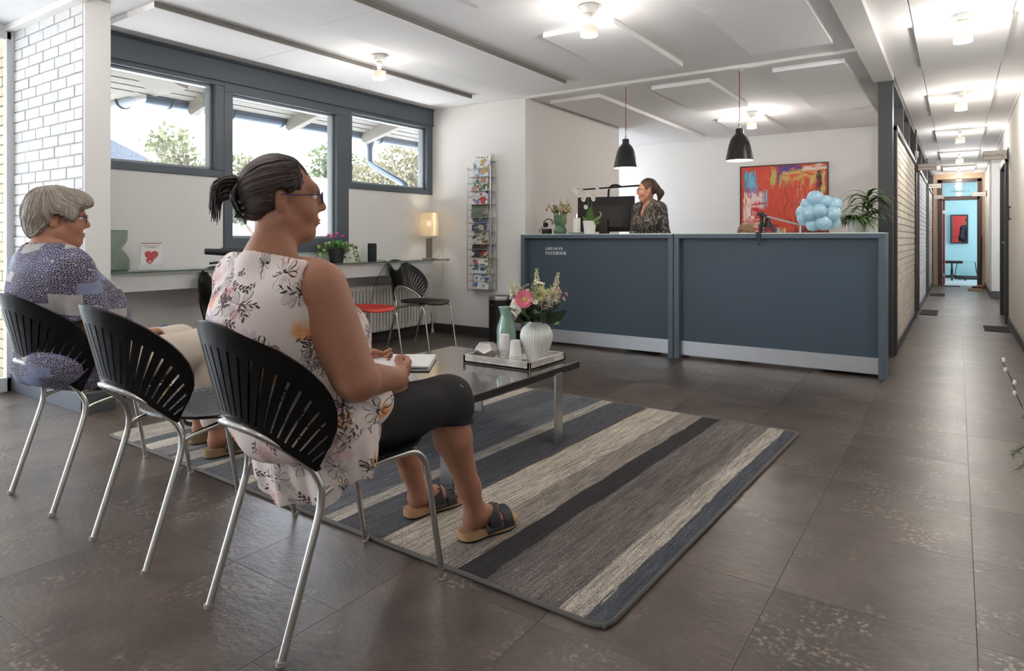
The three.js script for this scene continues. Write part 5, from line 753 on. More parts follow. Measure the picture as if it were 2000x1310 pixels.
  { const Q = rng(41), st = []; for (let i = 0; i < 170; i++) { const a = (Q() - 0.5) * 3.6; st.push([Math.sin(a) * 0.085, 0.05 + Math.cos(a) * 0.085, -0.055 + Q() * 0.03]); } for (let i = 0; i < 60; i++) st.push([(Q() - 0.5) * 0.12, -0.045, 0.03 + Q() * 0.04]);
    part(t, 'hair_locks', place([C[0] + 1.585, C[1], C[2] + 1.345], yaw, pitch, hs, locks(hairF, st, (p, R) => V(-p.x + (R() - 0.5) * 0.03, 0.005 - p.y + (R() - 0.5) * 0.03, 0.135 - p.z), (p) => Math.hypot(p.x, p.y - 0.01) < 0.022 && p.z > 0.08, 0.0036, 42)), dark); }
  const R = rng(9), tuft = []; for (let i = 0; i < 46; i++) { const a = (R() - 0.5) * 0.05, b = (R() - 0.5) * 0.06, l = 0.06 + R() * 0.05, dx = (R() - 0.5) * 0.05; tuft.push(taper([[a * 0.6, 0.02 + b * 0.5, 0.10], [a, 0.04 + b, 0.135], [a + dx, 0.035 + b * 0.8 - R() * 0.02, 0.15 + l * 0.38], [a + dx * 1.6, -0.005 + b * 0.8 - R() * 0.05, 0.152 + l * 0.5]], [0.007, 0.006, 0.004, 0.0008], 10, 5)); }
  part(t, 'hair_ends', place([C[0] + 1.585, C[1], C[2] + 1.345], yaw, pitch, hs, merge(tuft)), dark);
  const claw = []; for (const s of [-1, 1]) { claw.push(taper([[s * 0.012, 0.055, 0.125], [s * 0.04, 0.01, 0.142], [s * 0.045, -0.04, 0.125]], [0.011, 0.013, 0.008], 12, 8)); for (let k = 0; k < 5; k++) claw.push(taper([[s * 0.04, 0.02 - k * 0.016, 0.138], [s * 0.03, 0.014 - k * 0.016, 0.118], [s * 0.008, 0.004 - k * 0.018, 0.112]], [0.006, 0.005, 0.002], 8, 6)); }
  part(t, 'hair_clip', place([C[0] + 1.585, C[1], C[2] + 1.345], yaw, pitch, hs, merge(claw)), phys('#17161a', 0.25, { clearcoat: 0.5 }));
  const mg = thing('magazine', 'open magazine in the hands of the woman in the floral top', 'magazine', [-1.535, 0.672, -1.605], 0.55);
  mg.rotation.x = 0.10; mg.rotation.z = -0.05;
  part(mg, 'pages', [rbox(-0.105, 0.0, -0.003, 0.004, -0.075, 0.075, 0.002), rbox(0.0, 0.105, -0.003, 0.004, -0.075, 0.075, 0.002), rbox(-0.1, 0.104, -0.014, -0.008, -0.07, 0.072, 0.002)], mat('#dcdad8', 0.6)); part(mg, 'cover', rbox(-0.106, 0.106, -0.018, -0.015, -0.075, 0.076, 0.001), mat('#2b2a2c', 0.4));
}
// ---------------------------------------------------------------- the grey-haired woman
{
  const ox = 3.12, oz = 1.39, t = thing('person', 'seated grey-haired woman with glasses in blue patterned blouse and beige trousers by the brick stub', 'person', [-ox, 0, -oz]);
  const put = (name, g, m) => part(t, name, geo(g).translate(ox, 0, oz), m);
  const C = [-3.117, 1.160, -1.207], yaw = -25 * Math.PI / 180, pitch = -0.03, hs = 0.965, HC = [C[0] + ox, C[1], C[2] + oz];
  const sR = [-2.945, 0.945, -1.185], eR = [-2.92, 0.715, -1.275], wR = [-3.02, 0.66, -1.50], sL = [-3.29, 0.945, -1.19], eL = [-3.34, 0.70, -1.22], wL = [-3.18, 0.655, -1.48];
  const kR = [-3.0, 0.56, -1.79], aR = [-2.995, 0.115, -1.85], kL = [-3.235, 0.56, -1.79], aL = [-3.27, 0.115, -1.93];
  const torso = [ell([-3.12, 0.565, -1.28], [0.2, 0.12, 0.18]), ell([-3.12, 0.70, -1.275], [0.19, 0.16, 0.195]), ell([-3.12, 0.865, -1.195], [0.185, 0.17, 0.15]), bone([-3.265, 0.955, -1.175], [-2.975, 0.955, -1.175], 0.064, 0.064), ell([-3.035, 0.80, -1.33], [0.09, 0.09, 0.085]), ell([-3.205, 0.80, -1.33], [0.09, 0.09, 0.085]), bone([-3.12, 1.01, -1.15], [-3.0, 0.985, -1.175], 0.052, 0.052), bone([-3.12, 1.01, -1.15], [-3.24, 0.985, -1.175], 0.052, 0.052)];
  const neck = [bone([-3.12, 0.97, -1.15], [-3.117, 1.09, -1.19], 0.066, 0.062), bone([-3.117, 1.03, -1.19], [-3.1, 1.075, -1.25], 0.05, 0.03)];
  const arms = [bone(sR, eR, 0.066, 0.046), bone(eR, wR, 0.045, 0.028), bone(sL, eL, 0.07, 0.052), bone(eL, wL, 0.05, 0.029)], legs = [bone([-3.03, 0.54, -1.3], kR, 0.095, 0.074), bone([-3.21, 0.54, -1.3], kL, 0.095, 0.074)], shins = [bone(kR, aR, 0.062, 0.038), bone(kL, aL, 0.062, 0.038)];
  const dir = [0.18, -0.98], hR = [-3.02, 0, -1.805], hL = [-3.295, 0, -1.885];
  const head = local(C, yaw, pitch, hs, headField), n = join(neck, 0.03), nh = (x, y, z) => smin(n(x, y, z), head(x, y, z), 0.03);
  const all = join([...torso.map((f) => grow(f, -0.012)), ...neck, ...arms, ...legs, ...shins], 0.05);
  const foot = (h, a, s) => { const f = join(footPrims(h, dir, a, 0.056, 1, s), 0.012); return (x, y, z) => smin(f(x, y, z), s > 0 ? shins[0](x, y, z) : shins[1](x, y, z), 0.02); };
  hand.side = 1; const rh = hand(wR, [-0.5, 0.0, -0.85], [0, -1, 0], [0.35, 0.4, 0.45, 0.5], 0.98, 0.05, 0.3); hand.side = -1; const lh = hand(wL, [0.5, 0.0, -0.85], [0, -1, 0], [0.35, 0.4, 0.45, 0.5], 0.98, 0.05, 0.3);
  put('body', [nets(all, [-3.45, 0.3, -1.92], [-2.78, 1.09, -0.98], 0.014), nets(nh, [-3.27, 1.03, -1.38], [-2.96, 1.33, -1.04], 0.0045), nets(foot(hR, aR, 1), [-3.1, 0.03, -2.08], [-2.88, 0.34, -1.77], 0.006), nets(foot(hL, aL, -1), [-3.38, 0.03, -2.16], [-3.16, 0.34, -1.77], 0.006), nets(handField(rh, all), [-3.2, 0.56, -1.7], [-2.9, 0.76, -1.38], 0.005), nets(handField(lh, all), [-3.3, 0.56, -1.72], [-3.0, 0.76, -1.4], 0.005)].map(uvSkin), skin('#c9ae9e'));
  eyesFor(t, HC, yaw, pitch, hs, '#4d5a63'); glassesFor(t, HC, yaw, pitch, hs, mat('#2a2327', 0.3));
  const blouseF = (() => { const f = join([...torso.map((g) => grow(g, 0.013)), ell([-3.12, 0.56, -1.27], [0.218, 0.13, 0.2])], 0.06), sl = join([bone(sR, [-2.915, 0.75, -1.245], 0.08, 0.07), bone(sL, [-3.335, 0.745, -1.22], 0.082, 0.078)], 0.01), slc = plane([-2.92, 0.765, -1.24], [0.1, -1, -0.3]), nk = bone([-3.12, 1.0, -1.165], [-3.115, 1.2, -1.24], 0.078, 0.10), low = plane([-3.12, 0.45, -1.25], [0, -1, 0.25]); return foldsField((x, y, z) => smax(smax(smin(f(x, y, z), smax(sl(x, y, z), slc(x, y, z), 0.008), 0.035), -nk(x, y, z), 0.01), low(x, y, z), 0.02), 0.016, 13, 8, 5); })();
  put('blouse', wrapUV(nets(blouseF, [-3.47, 0.4, -1.54], [-2.77, 1.09, -0.98], 0.0085), -3.12, -1.26, 0.2, 3.3), cloth('#ffffff', animalPrint, 0.85, 0.62));
  put('collar', tube([[-3.205, 1.028, -1.165], [-3.175, 1.042, -1.11], [-3.12, 1.046, -1.088], [-3.06, 1.04, -1.112], [-3.035, 1.022, -1.168], [-3.035, 0.99, -1.24], [-3.085, 0.955, -1.31], [-3.14, 0.955, -1.31], [-3.195, 0.99, -1.24]], 0.0085, 80, 8, true), cloth('#3b3657', null));
  const trF = foldsField(join([ell([-3.12, 0.55, -1.3], [0.195, 0.105, 0.18]), ...legs.map((g) => grow(g, 0.012)), bone(kR, [-2.997, 0.215, -1.835], 0.085, 0.07), bone(kL, [-3.26, 0.215, -1.90], 0.085, 0.07)], 0.035), 0.016, 18, 10, 12), trC = plane([-3, 0.165, -1.8], [0, -1, 0]);
  put('trousers', muv(nets((x, y, z) => smax(trF(x, y, z), trC(x, y, z), 0.006), [-3.4, 0.13, -2.0], [-2.85, 0.7, -1.08], 0.0095)), cloth('#cdbfb0', null, 0.9));
  const cork = mat('#8d7152', 0.8, bumpy(plasterBump, 0.08, 0.001)), strap = mat('#3a312d', 0.6); sandal(t, [hR[0] + ox, 0, hR[2] + oz], dir, 0.045, 1, 1, cork, strap, 0.012); sandal(t, [hL[0] + ox, 0, hL[2] + oz], dir, 0.045, 1, -1, cork, strap, 0.012);
  const hairF = (() => { const f = join([ell([0, 0.046, 0.014], [0.092, 0.102, 0.108]), ell([0, -0.01, 0.068], [0.075, 0.085, 0.052]), mirrorX(ell([0.072, 0.03, -0.02], [0.025, 0.042, 0.055])), ell([0.0, 0.085, -0.07], [0.06, 0.04, 0.045]), ell([0.02, 0.068, -0.094], [0.04, 0.018, 0.024])], 0.035), face = ell([0, -0.02, -0.105], [0.078, 0.078, 0.07]), ear = mirrorX(ell([0.095, -0.012, -0.002], [0.035, 0.04, 0.03])), low = plane([0, -0.085, 0.06], [0, -1, -0.2]), ck = mirrorX(ell([0.085, -0.07, -0.03], [0.06, 0.07, 0.075])); return foldsField((x, y, z) => smax(smax(smax(smax(f(x, y, z), -face(x, y, z), 0.012), -ear(x, y, z), 0.008), low(x, y, z), 0.015), -ck(x, y, z), 0.012), 0.013, 70, 16, 9); })();
  const hg = (() => { const g = nets(hairF, [-0.12, -0.13, -0.15], [0.12, 0.17, 0.14], 0.004).toNonIndexed(), p = g.attributes.position, uv = []; for (let i = 0; i < p.count; i += 3) { const q = [0, 1, 2].map((k) => Math.atan2(p.getX(i + k), -p.getZ(i + k) - 0.0) / 6.283 + 0.5); if (Math.max(...q) - Math.min(...q) > 0.5) for (let k = 0; k < 3; k++) if (q[k] < 0.5) q[k] += 1; for (let k = 0; k < 3; k++) uv.push(q[k] * 2, p.getY(i + k) * 2 + Math.abs(p.getX(i + k))); } g.setAttribute('uv', new THREE.Float32BufferAttribute(uv, 2)); return g; })();
  const greyHair = hairMat([96, 86, 78], [204, 192, 178], 31); part(t, 'hair', place(HC, yaw, pitch, hs, hg), greyHair);
  const Q = rng(51), st = []; for (let i = 0; i < 330; i++) { const a = Q() * 6.283, r = 0.01 + Math.sqrt(Q()) * 0.085; st.push([Math.sin(a) * r, 0.16 - r * r * 4, 0.035 + Math.cos(a) * r]); } for (let i = 0; i < 110; i++) { const a = (Q() - 0.5) * 4.4; st.push([Math.sin(a) * 0.09, 0.05 - Q() * 0.08, 0.03 + Math.cos(a) * 0.09]); }
  part(t, 'hair_locks', place(HC, yaw, pitch, hs, locks(hairF, st, (p, R) => { const fr = p.z < 0.0 ? 1 : 0; return V(p.x * (fr ? 0.4 : 1) + fr * 0.05 + (R() - 0.5) * 0.05, -0.07 + fr * 0.03, (p.z - 0.035) * 1.1 - fr * 0.07 + (R() - 0.5) * 0.05); }, (p) => p.y < -0.085 || (p.z < -0.03 && p.y < 0.045) || (p.z < 0.02 && p.y < -0.0), 0.0038, 52)), greyHair);
}
// ---------------------------------------------------------------- standing and half-hidden people
function standing(label, pos, turn, headTurn, opt) {
  const t = thing('person', label, 'person', pos, turn), H = opt.h ?? 1, y = (v) => v * H, hs = 0.93, C = [0, y(1.565), -0.015];
  const sh = opt.wide ?? 0.165, torso = [ell([0, y(1.0), 0], [0.155, y(0.13), 0.11]), ell([0, y(1.14), 0], [0.13, y(0.13), 0.1]), ell([0, y(1.28), 0], [0.15, y(0.15), 0.105]), bone([-sh + 0.02, y(1.385), 0.01], [sh - 0.02, y(1.385), 0.01], 0.048, 0.048), ...(opt.bust ? [ell([0.07, y(1.24), -0.075], [0.07, 0.07, 0.06]), ell([-0.07, y(1.24), -0.075], [0.07, 0.07, 0.06])] : []), bone([0, y(1.44), 0.012], [sh - 0.05, y(1.405), 0.01], 0.035, 0.035), bone([0, y(1.44), 0.012], [-sh + 0.05, y(1.405), 0.01], 0.035, 0.035)];
  const neck = bone([0, y(1.38), 0.015], [0, y(1.5), 0], 0.052, 0.046), arms = [], hands = []; for (const s of [-1, 1]) { const a = [s * sh, y(1.375), 0.01], e = [s * (sh + 0.045), y(1.10), 0.02], w = [s * (sh - 0.01), y(0.98), -0.2]; arms.push([a, e, w]); hand.side = s; hands.push([hand(w, [-s * 0.25, -0.1, -1], [-s * 0.3, -1, 0], [0.4, 0.45, 0.5, 0.55], 0.95, 0.05, 0.3), bone(e, w, 0.042, 0.026), w]); }
  const armP = arms.flatMap(([a, e, w]) => [bone(a, e, 0.046, 0.04), bone(e, w, 0.04, 0.026)]), legP = [-1, 1].flatMap((s) => [bone([s * 0.085, y(0.93), 0], [s * 0.09, y(0.5), -0.01], 0.085, 0.055), bone([s * 0.09, y(0.5), -0.01], [s * 0.09, y(0.09), 0.02], 0.052, 0.036), bone([s * 0.09, y(0.07), 0.03], [s * 0.1, 0.045, -0.13], 0.035, 0.03)]);
  const head = local(C, headTurn, opt.pitch ?? -0.06, hs, headField), nh = (x, yy, z) => smin(neck(x, yy, z), head(x, yy, z), 0.03), slim = join([...torso.map((f) => grow(f, -0.01)), neck, ...armP, ...legP], 0.04);
  part(t, 'body', [nets(slim, [-0.32, 0, -0.33], [0.32, y(1.47), 0.2], 0.014), nets(nh, [-0.14, y(1.43), -0.16], [0.14, y(1.72), 0.15], 0.005), ...hands.map(([f, b, w]) => nets(handField(f, b), [w[0] - 0.12, w[1] - 0.12, w[2] - 0.22], [w[0] + 0.12, w[1] + 0.12, w[2] + 0.08], 0.006))].map(uvSkin), skin('#e8cfc2'));
  eyesFor(t, C, headTurn, opt.pitch ?? -0.06, hs, '#3b3330'); if (opt.glasses) glassesFor(t, C, headTurn, opt.pitch ?? -0.06, hs, mat('#1f1d1f', 0.3));
  const up = join([...torso.map((f) => grow(f, 0.012)), ...arms.flatMap(([a, e, w]) => [bone(a, e, 0.062, 0.056), bone(e, [e[0] * 0.4 + w[0] * 0.6, e[1] * 0.4 + w[1] * 0.6, e[2] * 0.4 + w[2] * 0.6], 0.055, 0.046)])], 0.04), nk = bone([0, y(1.42), -0.015], [0, y(1.6), -0.05], 0.058, 0.08), vee = opt.vee ? ell([0, y(1.40), -0.11], [0.034, 0.095, 0.09]) : null, low = plane([0, y(0.88), 0], [0, -1, 0]);
  part(t, opt.top, wrapUV(nets(foldsField((x, yy, z) => { let d = smax(smax(up(x, yy, z), -nk(x, yy, z), 0.01), low(x, yy, z), 0.01); return vee ? smax(d, -vee(x, yy, z), 0.008) : d; }, 0.012, 16, 9, 4), [-0.33, y(0.85), -0.25], [0.33, y(1.5), 0.2], 0.009), 0, 0, 0.15, 3.1), opt.cloth);
  part(t, 'trousers', muv(nets((x, yy, z) => smax(join([ell([0, y(0.97), 0], [0.16, 0.12, 0.115]), ...legP.filter((_, i) => i % 3 < 2).map((f) => grow(f, 0.014))], 0.03)(x, yy, z), 0.07 - yy, 0.005), [-0.25, 0.04, -0.16], [0.25, y(1.1), 0.16], 0.013)), cloth('#26262b', null));
  for (const s of [-1, 1]) part(t, 'shoe', muv(nets(join([bone([s * 0.09, 0.045, 0.045], [s * 0.1, 0.04, -0.14], 0.045, 0.038)], 0.01), [s * 0.09 - 0.08, 0.001, -0.2], [s * 0.09 + 0.08, 0.12, 0.12], 0.009)), M.black);
  const pl = opt.pitch ?? -0.06, hf = opt.hair === 'short' ? foldsField((() => { const f = join([ell([0, 0.044, 0.014], [0.082, 0.096, 0.102]), ell([0, 0.0, 0.07], [0.06, 0.06, 0.04])], 0.03), face = plane([0, 0.05, -0.055], [0, -0.5, -1]), ear = mirrorX(ell([0.09, -0.02, -0.01], [0.03, 0.05, 0.05])), lw = plane([0, -0.05, 0.05], [0, -1, 0]); return (x, yy, z) => smax(smax(smax(f(x, yy, z), face(x, yy, z), 0.015), -ear(x, yy, z), 0.01), lw(x, yy, z), 0.01); })(), 0.008, 60, 14, 5)
    : foldsField((() => { const f = join([ell([0, 0.042, 0.018], [0.083, 0.096, 0.102]), ell([0, 0.03, 0.085], [0.045, 0.045, 0.04]), cap(0, 0.025, 0.11, 0.0, -0.03, 0.14, 0.03, 0.036), cap(0.0, -0.03, 0.14, 0.005, -0.125, 0.118, 0.036, 0.012)], 0.02), face = plane([0, 0.052, -0.052], [0, -0.5, -1]), ear = mirrorX(ell([0.09, -0.012, -0.005], [0.028, 0.036, 0.03])), ck = mirrorX(ell([0.075, -0.06, -0.03], [0.05, 0.06, 0.075])); return (x, yy, z) => smax(smax(smax(f(x, yy, z), z < 0.09 ? face(x, yy, z) : -1, 0.015), -ear(x, yy, z), 0.01), -ck(x, yy, z), 0.01); })(), 0.008, 60, 14, 5);
  part(t, 'hair', place(C, headTurn, pl, hs, (() => { const g = nets(hf, [-0.12, -0.16, -0.12], [0.12, 0.17, 0.2], 0.005).toNonIndexed(), p = g.attributes.position, uv = []; for (let i = 0; i < p.count; i++) uv.push(Math.atan2(p.getX(i), p.getY(i) + 0.06) * 0.4, p.getZ(i) * 2); g.setAttribute('uv', new THREE.Float32BufferAttribute(uv, 2)); return g; })()), opt.hairMat);
  return t;
}
const brownHair = hairMat([52, 38, 32], [128, 98, 78], 44);
// body turned towards the waiting room, head turned to the screen on her right
standing('receptionist with brown ponytail and glasses standing behind counter in dark dashed blouse', [-2.60, 0, -6.30], 2.75, -0.62, { top: 'blouse', cloth: cloth('#ffffff', dashes, 0.85, 0.35), vee: true, bust: true, glasses: true, hairMat: brownHair, hair: 'tail', pitch: -0.05 });
standing('person in dark jacket inside the pale blue room, seen only in the mirror', [0.86, 0, -19.15], 3.0, 0, { top: 'jacket', cloth: cloth('#20222c', null), hair: 'short', hairMat: hairMat([70, 52, 40], [120, 92, 70], 6), h: 1.02 });
{ // the colleague sitting behind the counter: only the top of the hair shows over it
  const t = thing('person', 'seated colleague behind the counter, only light brown hair showing above the top before the painting', 'person', [-1.79, 0, -6.95], 3.0), C = [0, 1.105, -0.03];
  const head = local(C, 0, -0.3, 0.93, headField), slim = join([ell([0, 0.55, 0], [0.17, 0.11, 0.15]), ell([0, 0.72, 0], [0.13, 0.15, 0.11]), ell([0, 0.86, 0], [0.15, 0.13, 0.11]), bone([-0.14, 0.93, 0.01], [0.14, 0.93, 0.01], 0.05, 0.05), bone([0, 0.93, 0.01], [0, 1.04, -0.01], 0.05, 0.046), bone([-0.16, 0.92, 0], [-0.2, 0.68, -0.05], 0.046, 0.04), bone([-0.2, 0.68, -0.05], [-0.13, 0.70, -0.27], 0.04, 0.028), bone([0.16, 0.92, 0], [0.2, 0.68, -0.05], 0.046, 0.04), bone([0.2, 0.68, -0.05], [0.13, 0.70, -0.27], 0.04, 0.028), bone([-0.09, 0.53, 0], [-0.1, 0.53, -0.42], 0.08, 0.06), bone([-0.1, 0.53, -0.42], [-0.1, 0.08, -0.40], 0.055, 0.036), bone([0.09, 0.53, 0], [0.1, 0.53, -0.42], 0.08, 0.06), bone([0.1, 0.53, -0.42], [0.1, 0.08, -0.40], 0.055, 0.036)], 0.04);
  part(t, 'body', [nets((x, y, z) => smin(slim(x, y, z), head(x, y, z), 0.03), [-0.3, 0.03, -0.5], [0.3, 1.26, 0.2], 0.012)].map(uvSkin), skin('#e8cfc2'));
  part(t, 'jumper', muv(nets((x, y, z) => smax(smax(grow(slim, 0.014)(x, y, z), y - 0.97, 0.01), 0.5 - y, 0.01), [-0.3, 0.46, -0.24], [0.3, 1.0, 0.2], 0.012)), cloth('#4a5a6a', null));
  part(t, 'hair', place(C, 0, -0.3, 0.95, nets(foldsField((() => { const f = join([ell([0, 0.044, 0.014], [0.085, 0.1, 0.104]), ell([0, -0.03, 0.06], [0.07, 0.09, 0.05])], 0.03), face = plane([0, 0.05, -0.055], [0, -0.5, -1]); return (x, y, z) => smax(f(x, y, z), face(x, y, z), 0.015); })(), 0.008, 60, 14, 5), [-0.12, -0.15, -0.12], [0.12, 0.17, 0.16], 0.005)), hairMat([124, 96, 72], [196, 164, 130], 17));
  const st = thing('office_stool', 'grey office stool under the seated colleague behind the counter', 'stool', [-1.79, 0, -6.95]);
  part(st, 'seat', lathe([[0, 0.40], [0.17, 0.40], [0.18, 0.415], [0.18, 0.43], [0.16, 0.44], [0, 0.44]], 32), M.black); part(st, 'column', cyl(0.025, 0.025, 0.06, 0.40), M.steel); part(st, 'base', lathe([[0, 0], [0.2, 0], [0.2, 0.02], [0.03, 0.07], [0, 0.07]], 32), M.grey);
}
// ---------------------------------------------------------------- flowers and plants
const leafCache = new Map(), keep = (k, f) => { if (!leafCache.has(k)) leafCache.set(k, f()); return leafCache.get(k); };
const leafM = (c) => keep('l' + c, () => phys(c, 0.6, { side: THREE.DoubleSide, sheen: 0.1 }));
const petalM = (c) => keep('p' + c, () => phys(c, 0.7, { side: THREE.DoubleSide, transmission: 0.15, thickness: 0 }));
// a bent blade: length along +y, curling towards +z
function blade(len, wid, curl, fold = 0.15, seg = 8, tip = 1) {
  const pos = [], uv = [], idx = []; for (let i = 0; i <= seg; i++) { const t = i / seg, w = wid * Math.sin(Math.PI * Math.pow(t * 0.94 + 0.06, tip)) * 0.5, a = curl * t, y = curl ? len * Math.sin(a) / curl : len * t, z = curl ? len * (1 - Math.cos(a)) / curl : 0; for (const s of [-1, 0, 1]) { pos.push(s * w, y, z + Math.abs(s) * fold * w); uv.push(s * 0.5 + 0.5, t); } }
  for (let i = 0; i < seg; i++) for (let k = 0; k < 2; k++) { const a = i * 3 + k; idx.push(a, a + 1, a + 3, a + 1, a + 4, a + 3); }
  const g = new THREE.BufferGeometry(); g.setAttribute('position', new THREE.Float32BufferAttribute(pos, 3)); g.setAttribute('uv', new THREE.Float32BufferAttribute(uv, 2)); g.setIndex(idx); g.computeVertexNormals(); return g;
}
const aim = (g, dir, at, roll = 0) => g.clone().rotateY(roll).applyQuaternion(new THREE.Quaternion().setFromUnitVectors(V(0, 1, 0), V(...dir).normalize())).translate(...at);
const spin = (n, f) => Array.from({ length: n }, (_, i) => f(i, i / n * Math.PI * 2));
const daisy = (r, n, rows) => merge(rows.flatMap(([k, lift, wid]) => spin(n, (i, a) => blade(r * k, wid, -0.5, 0.2, 5).rotateX(Math.PI / 2 - lift).rotateY(a + k))));
const mum = (r) => { const R = rng(5); return merge(Array.from({ length: 70 }, (_, i) => { const t = i / 70, el = 0.15 + 1.35 * t; return blade(r * (0.95 - 0.45 * t) * (0.85 + R() * 0.3), 0.008, 0.9 * (R() - 0.2), 0.4, 5).rotateX(Math.PI / 2 - el).rotateY(i * 2.4); })); };
const rose = (r) => merge([5, 5, 4, 3].flatMap((n, k) => spin(n, (i, a) => blade(r * (1 - k * 0.16), r * (0.95 - k * 0.12), 1.0 + k * 0.2, 0.5, 5, 0.8).rotateX(0.75 - k * 0.24).translate(0, 0, r * 0.06).rotateY(a + k * 0.7))));
const floret = (r) => merge(spin(5, (i, a) => blade(r, r * 0.9, -0.4, 0.2, 3, 0.8).rotateX(1.0).rotateY(a)));
function spike(len, n, r) { const R = rng(3); return merge(Array.from({ length: n }, (_, i) => { const t = i / n; return ball(r * (0.95 - 0.5 * t) * (0.6 + R() * 0.5), 0, 0, r * 1.5 * (1 - 0.6 * t) * (0.6 + R() * 0.6), 1, 1.2, 1, 7, 5).rotateY(i * 2.4).translate(0, t * len, 0); })); }
{ // the bouquet in the ribbed vase
  const o = [-1.905, 0.628, -3.045], t = thing('bouquet', 'bouquet with one pink gerbera, cream chrysanthemums and dark leaves in the ribbed vase', 'flowers', o), R = rng(21);
  const up = V(0, 1, 0), rt = V(0.8275, 0, -0.5615), fw = V(-0.5615, 0, -0.8275), at = (a, b, c) => { const p = rt.clone().multiplyScalar(a).addScaledVector(up, b).addScaledVector(fw, c); return [p.x, p.y, p.z]; };
  const dirTo = (p) => [p[0] * 1.3, p[1] * 0.7 + 0.02, p[2] * 1.3], heads = [];
  const F = (name, g, m, p, d, roll = 0) => { part(t, name, aim(g, d ?? dirTo(p), p, roll), m); heads.push(p); };
  const green = leafM('#6f7f46'), dk = leafM('#33422a'), mid = leafM('#4a5f34'), lime = leafM('#7d9a3e'), cream = petalM('#e9e2cf'), lemon = petalM('#d9d8a2'), pink = petalM('#e8899a'), pale = petalM('#e4b7b6'), mauve = petalM('#c99aa0');
  const toCam = at(-0.1, 0.25, -1);
  { const p = at(-0.066, 0.128, -0.085); const g = new THREE.Group(); g.name = 'gerbera'; t.add(g); part(g, 'petals', aim(daisy(0.06, 24, [[1, 0.12, 0.017], [0.8, 0.28, 0.014]]), at(-0.25, 0.3, -1), p), petalM('#ea7f93')); part(g, 'centre', aim(merge([lathe([[0.0, 0.008], [0.008, 0.008], [0.013, 0.004], [0.014, 0]], 16), ...spin(18, (i, a) => ball(0.0022, Math.cos(a) * 0.012, 0.006, Math.sin(a) * 0.012, 1, 1, 1, 5, 4))]), at(-0.25, 0.3, -1), p), mat('#c9bd6a', 0.8)); heads.push(p); }
  F('chrysanthemum', mum(0.074), lemon, at(0.012, 0.15, -0.07), at(0.05, 0.35, -1)); F('chrysanthemum', mum(0.066), petalM('#e0dcb8'), at(0.082, 0.145, -0.05), at(0.6, 0.45, -0.8)); F('chrysanthemum', mum(0.058), petalM('#dccfc0'), at(0.04, 0.112, -0.085), at(0.2, -0.2, -1)); F('chrysanthemum', mum(0.045), lemon, at(0.0, 0.19, 0.04));
  F('rose', rose(0.034), cream, at(-0.115, 0.10, -0.06), at(-0.7, 0.35, -0.7)); F('rose', rose(0.036), cream, at(-0.105, 0.07, -0.075), at(-0.6, 0.1, -0.9)); F('rose', rose(0.03), petalM('#e7ddc9'), at(-0.125, 0.14, -0.01)); F('rose', rose(0.028), cream, at(0.02, 0.205, -0.02)); F('rose', rose(0.03), cream, at(-0.06, 0.185, 0.02));
  for (let i = 0; i < 26; i++) { const a = i * 2.4, r = 0.05 + 0.085 * ((i * 7) % 10) / 10, p = [Math.cos(a) * r, 0.175 - r * 0.55 + R() * 0.03, Math.sin(a) * r]; F('small_flower', [floret(0.022), rose(0.02), floret(0.018)][i % 3], [cream, petalM('#ded9bd'), petalM('#e6dcd2')][(i * 5) % 3], p); }
  for (const [a, b, c] of [[0.122, 0.16, -0.06], [0.155, 0.15, -0.04], [0.115, 0.175, -0.03], [0.14, 0.125, -0.05], [0.10, 0.205, 0.0]]) F('small_flower', floret(0.02), [pink, pale, mauve][Math.floor(R() * 3)], at(a, b, c));
  for (const [a, b, c, l] of [[-0.13, 0.16, 0.0, 0.075], [0.002, 0.215, 0.0, 0.075], [0.107, 0.195, 0.0, 0.075], [-0.10, 0.16, 0.05, 0.06]]) { const s = new THREE.Group(); s.name = 'flower_spike'; t.add(s); const d = [at(a, b, c)[0] * 0.5, 0.3, at(a, b, c)[2] * 0.5]; part(s, 'buds', aim(spike(l, 20, 0.0085), d, at(a, b, c)), petalM('#ccd0a6')); part(s, 'florets', merge([0, 1, 2, 3, 4].map((k) => aim(floret(0.014), [Math.sin(k * 2.2), 0.4, Math.cos(k * 2.2)], [at(a, b, c)[0] + Math.sin(k * 2.2) * 0.008, at(a, b, c)[1] + k * 0.006 - 0.01, at(a, b, c)[2] + Math.cos(k * 2.2) * 0.008]))), cream); heads.push(at(a, b, c)); }
  part(t, 'stems', heads.map((p) => tube([[p[0] * 0.06, -0.14, p[2] * 0.06], [p[0] * 0.2, 0, p[2] * 0.2], [p[0] * 0.7, p[1] * 0.6, p[2] * 0.7], p], 0.0026, 12, 5)), mid);
  for (let i = 0; i < 40; i++) { const a = R() * 6.283, e = R() < 0.55 ? -0.15 + R() * 0.5 : 0.4 + R() * 0.7, l = 0.07 + R() * 0.06, d = [Math.cos(a), e, Math.sin(a)], q = 0.02 + R() * 0.03; part(t, 'leaf', aim(blade(l, l * (0.42 + R() * 0.2), -0.9 - R() * 0.5, 0.2, 7), d, [Math.cos(a) * q, 0.005 + Math.max(0, e) * 0.09 + R() * 0.03, Math.sin(a) * q], R() * 6), [dk, dk, mid, green][Math.floor(R() * 4)]); }
  for (let i = 0; i < 5; i++) { const a = -0.9 + i * 0.45, p = at(Math.sin(a) * 0.05, 0.028, -Math.cos(a) * 0.05); part(t, 'big_leaf', aim(blade(0.14, 0.085, -1.3, 0.25, 9), at(Math.sin(a), -0.12, -Math.cos(a) * 0.6), p, a), dk); }
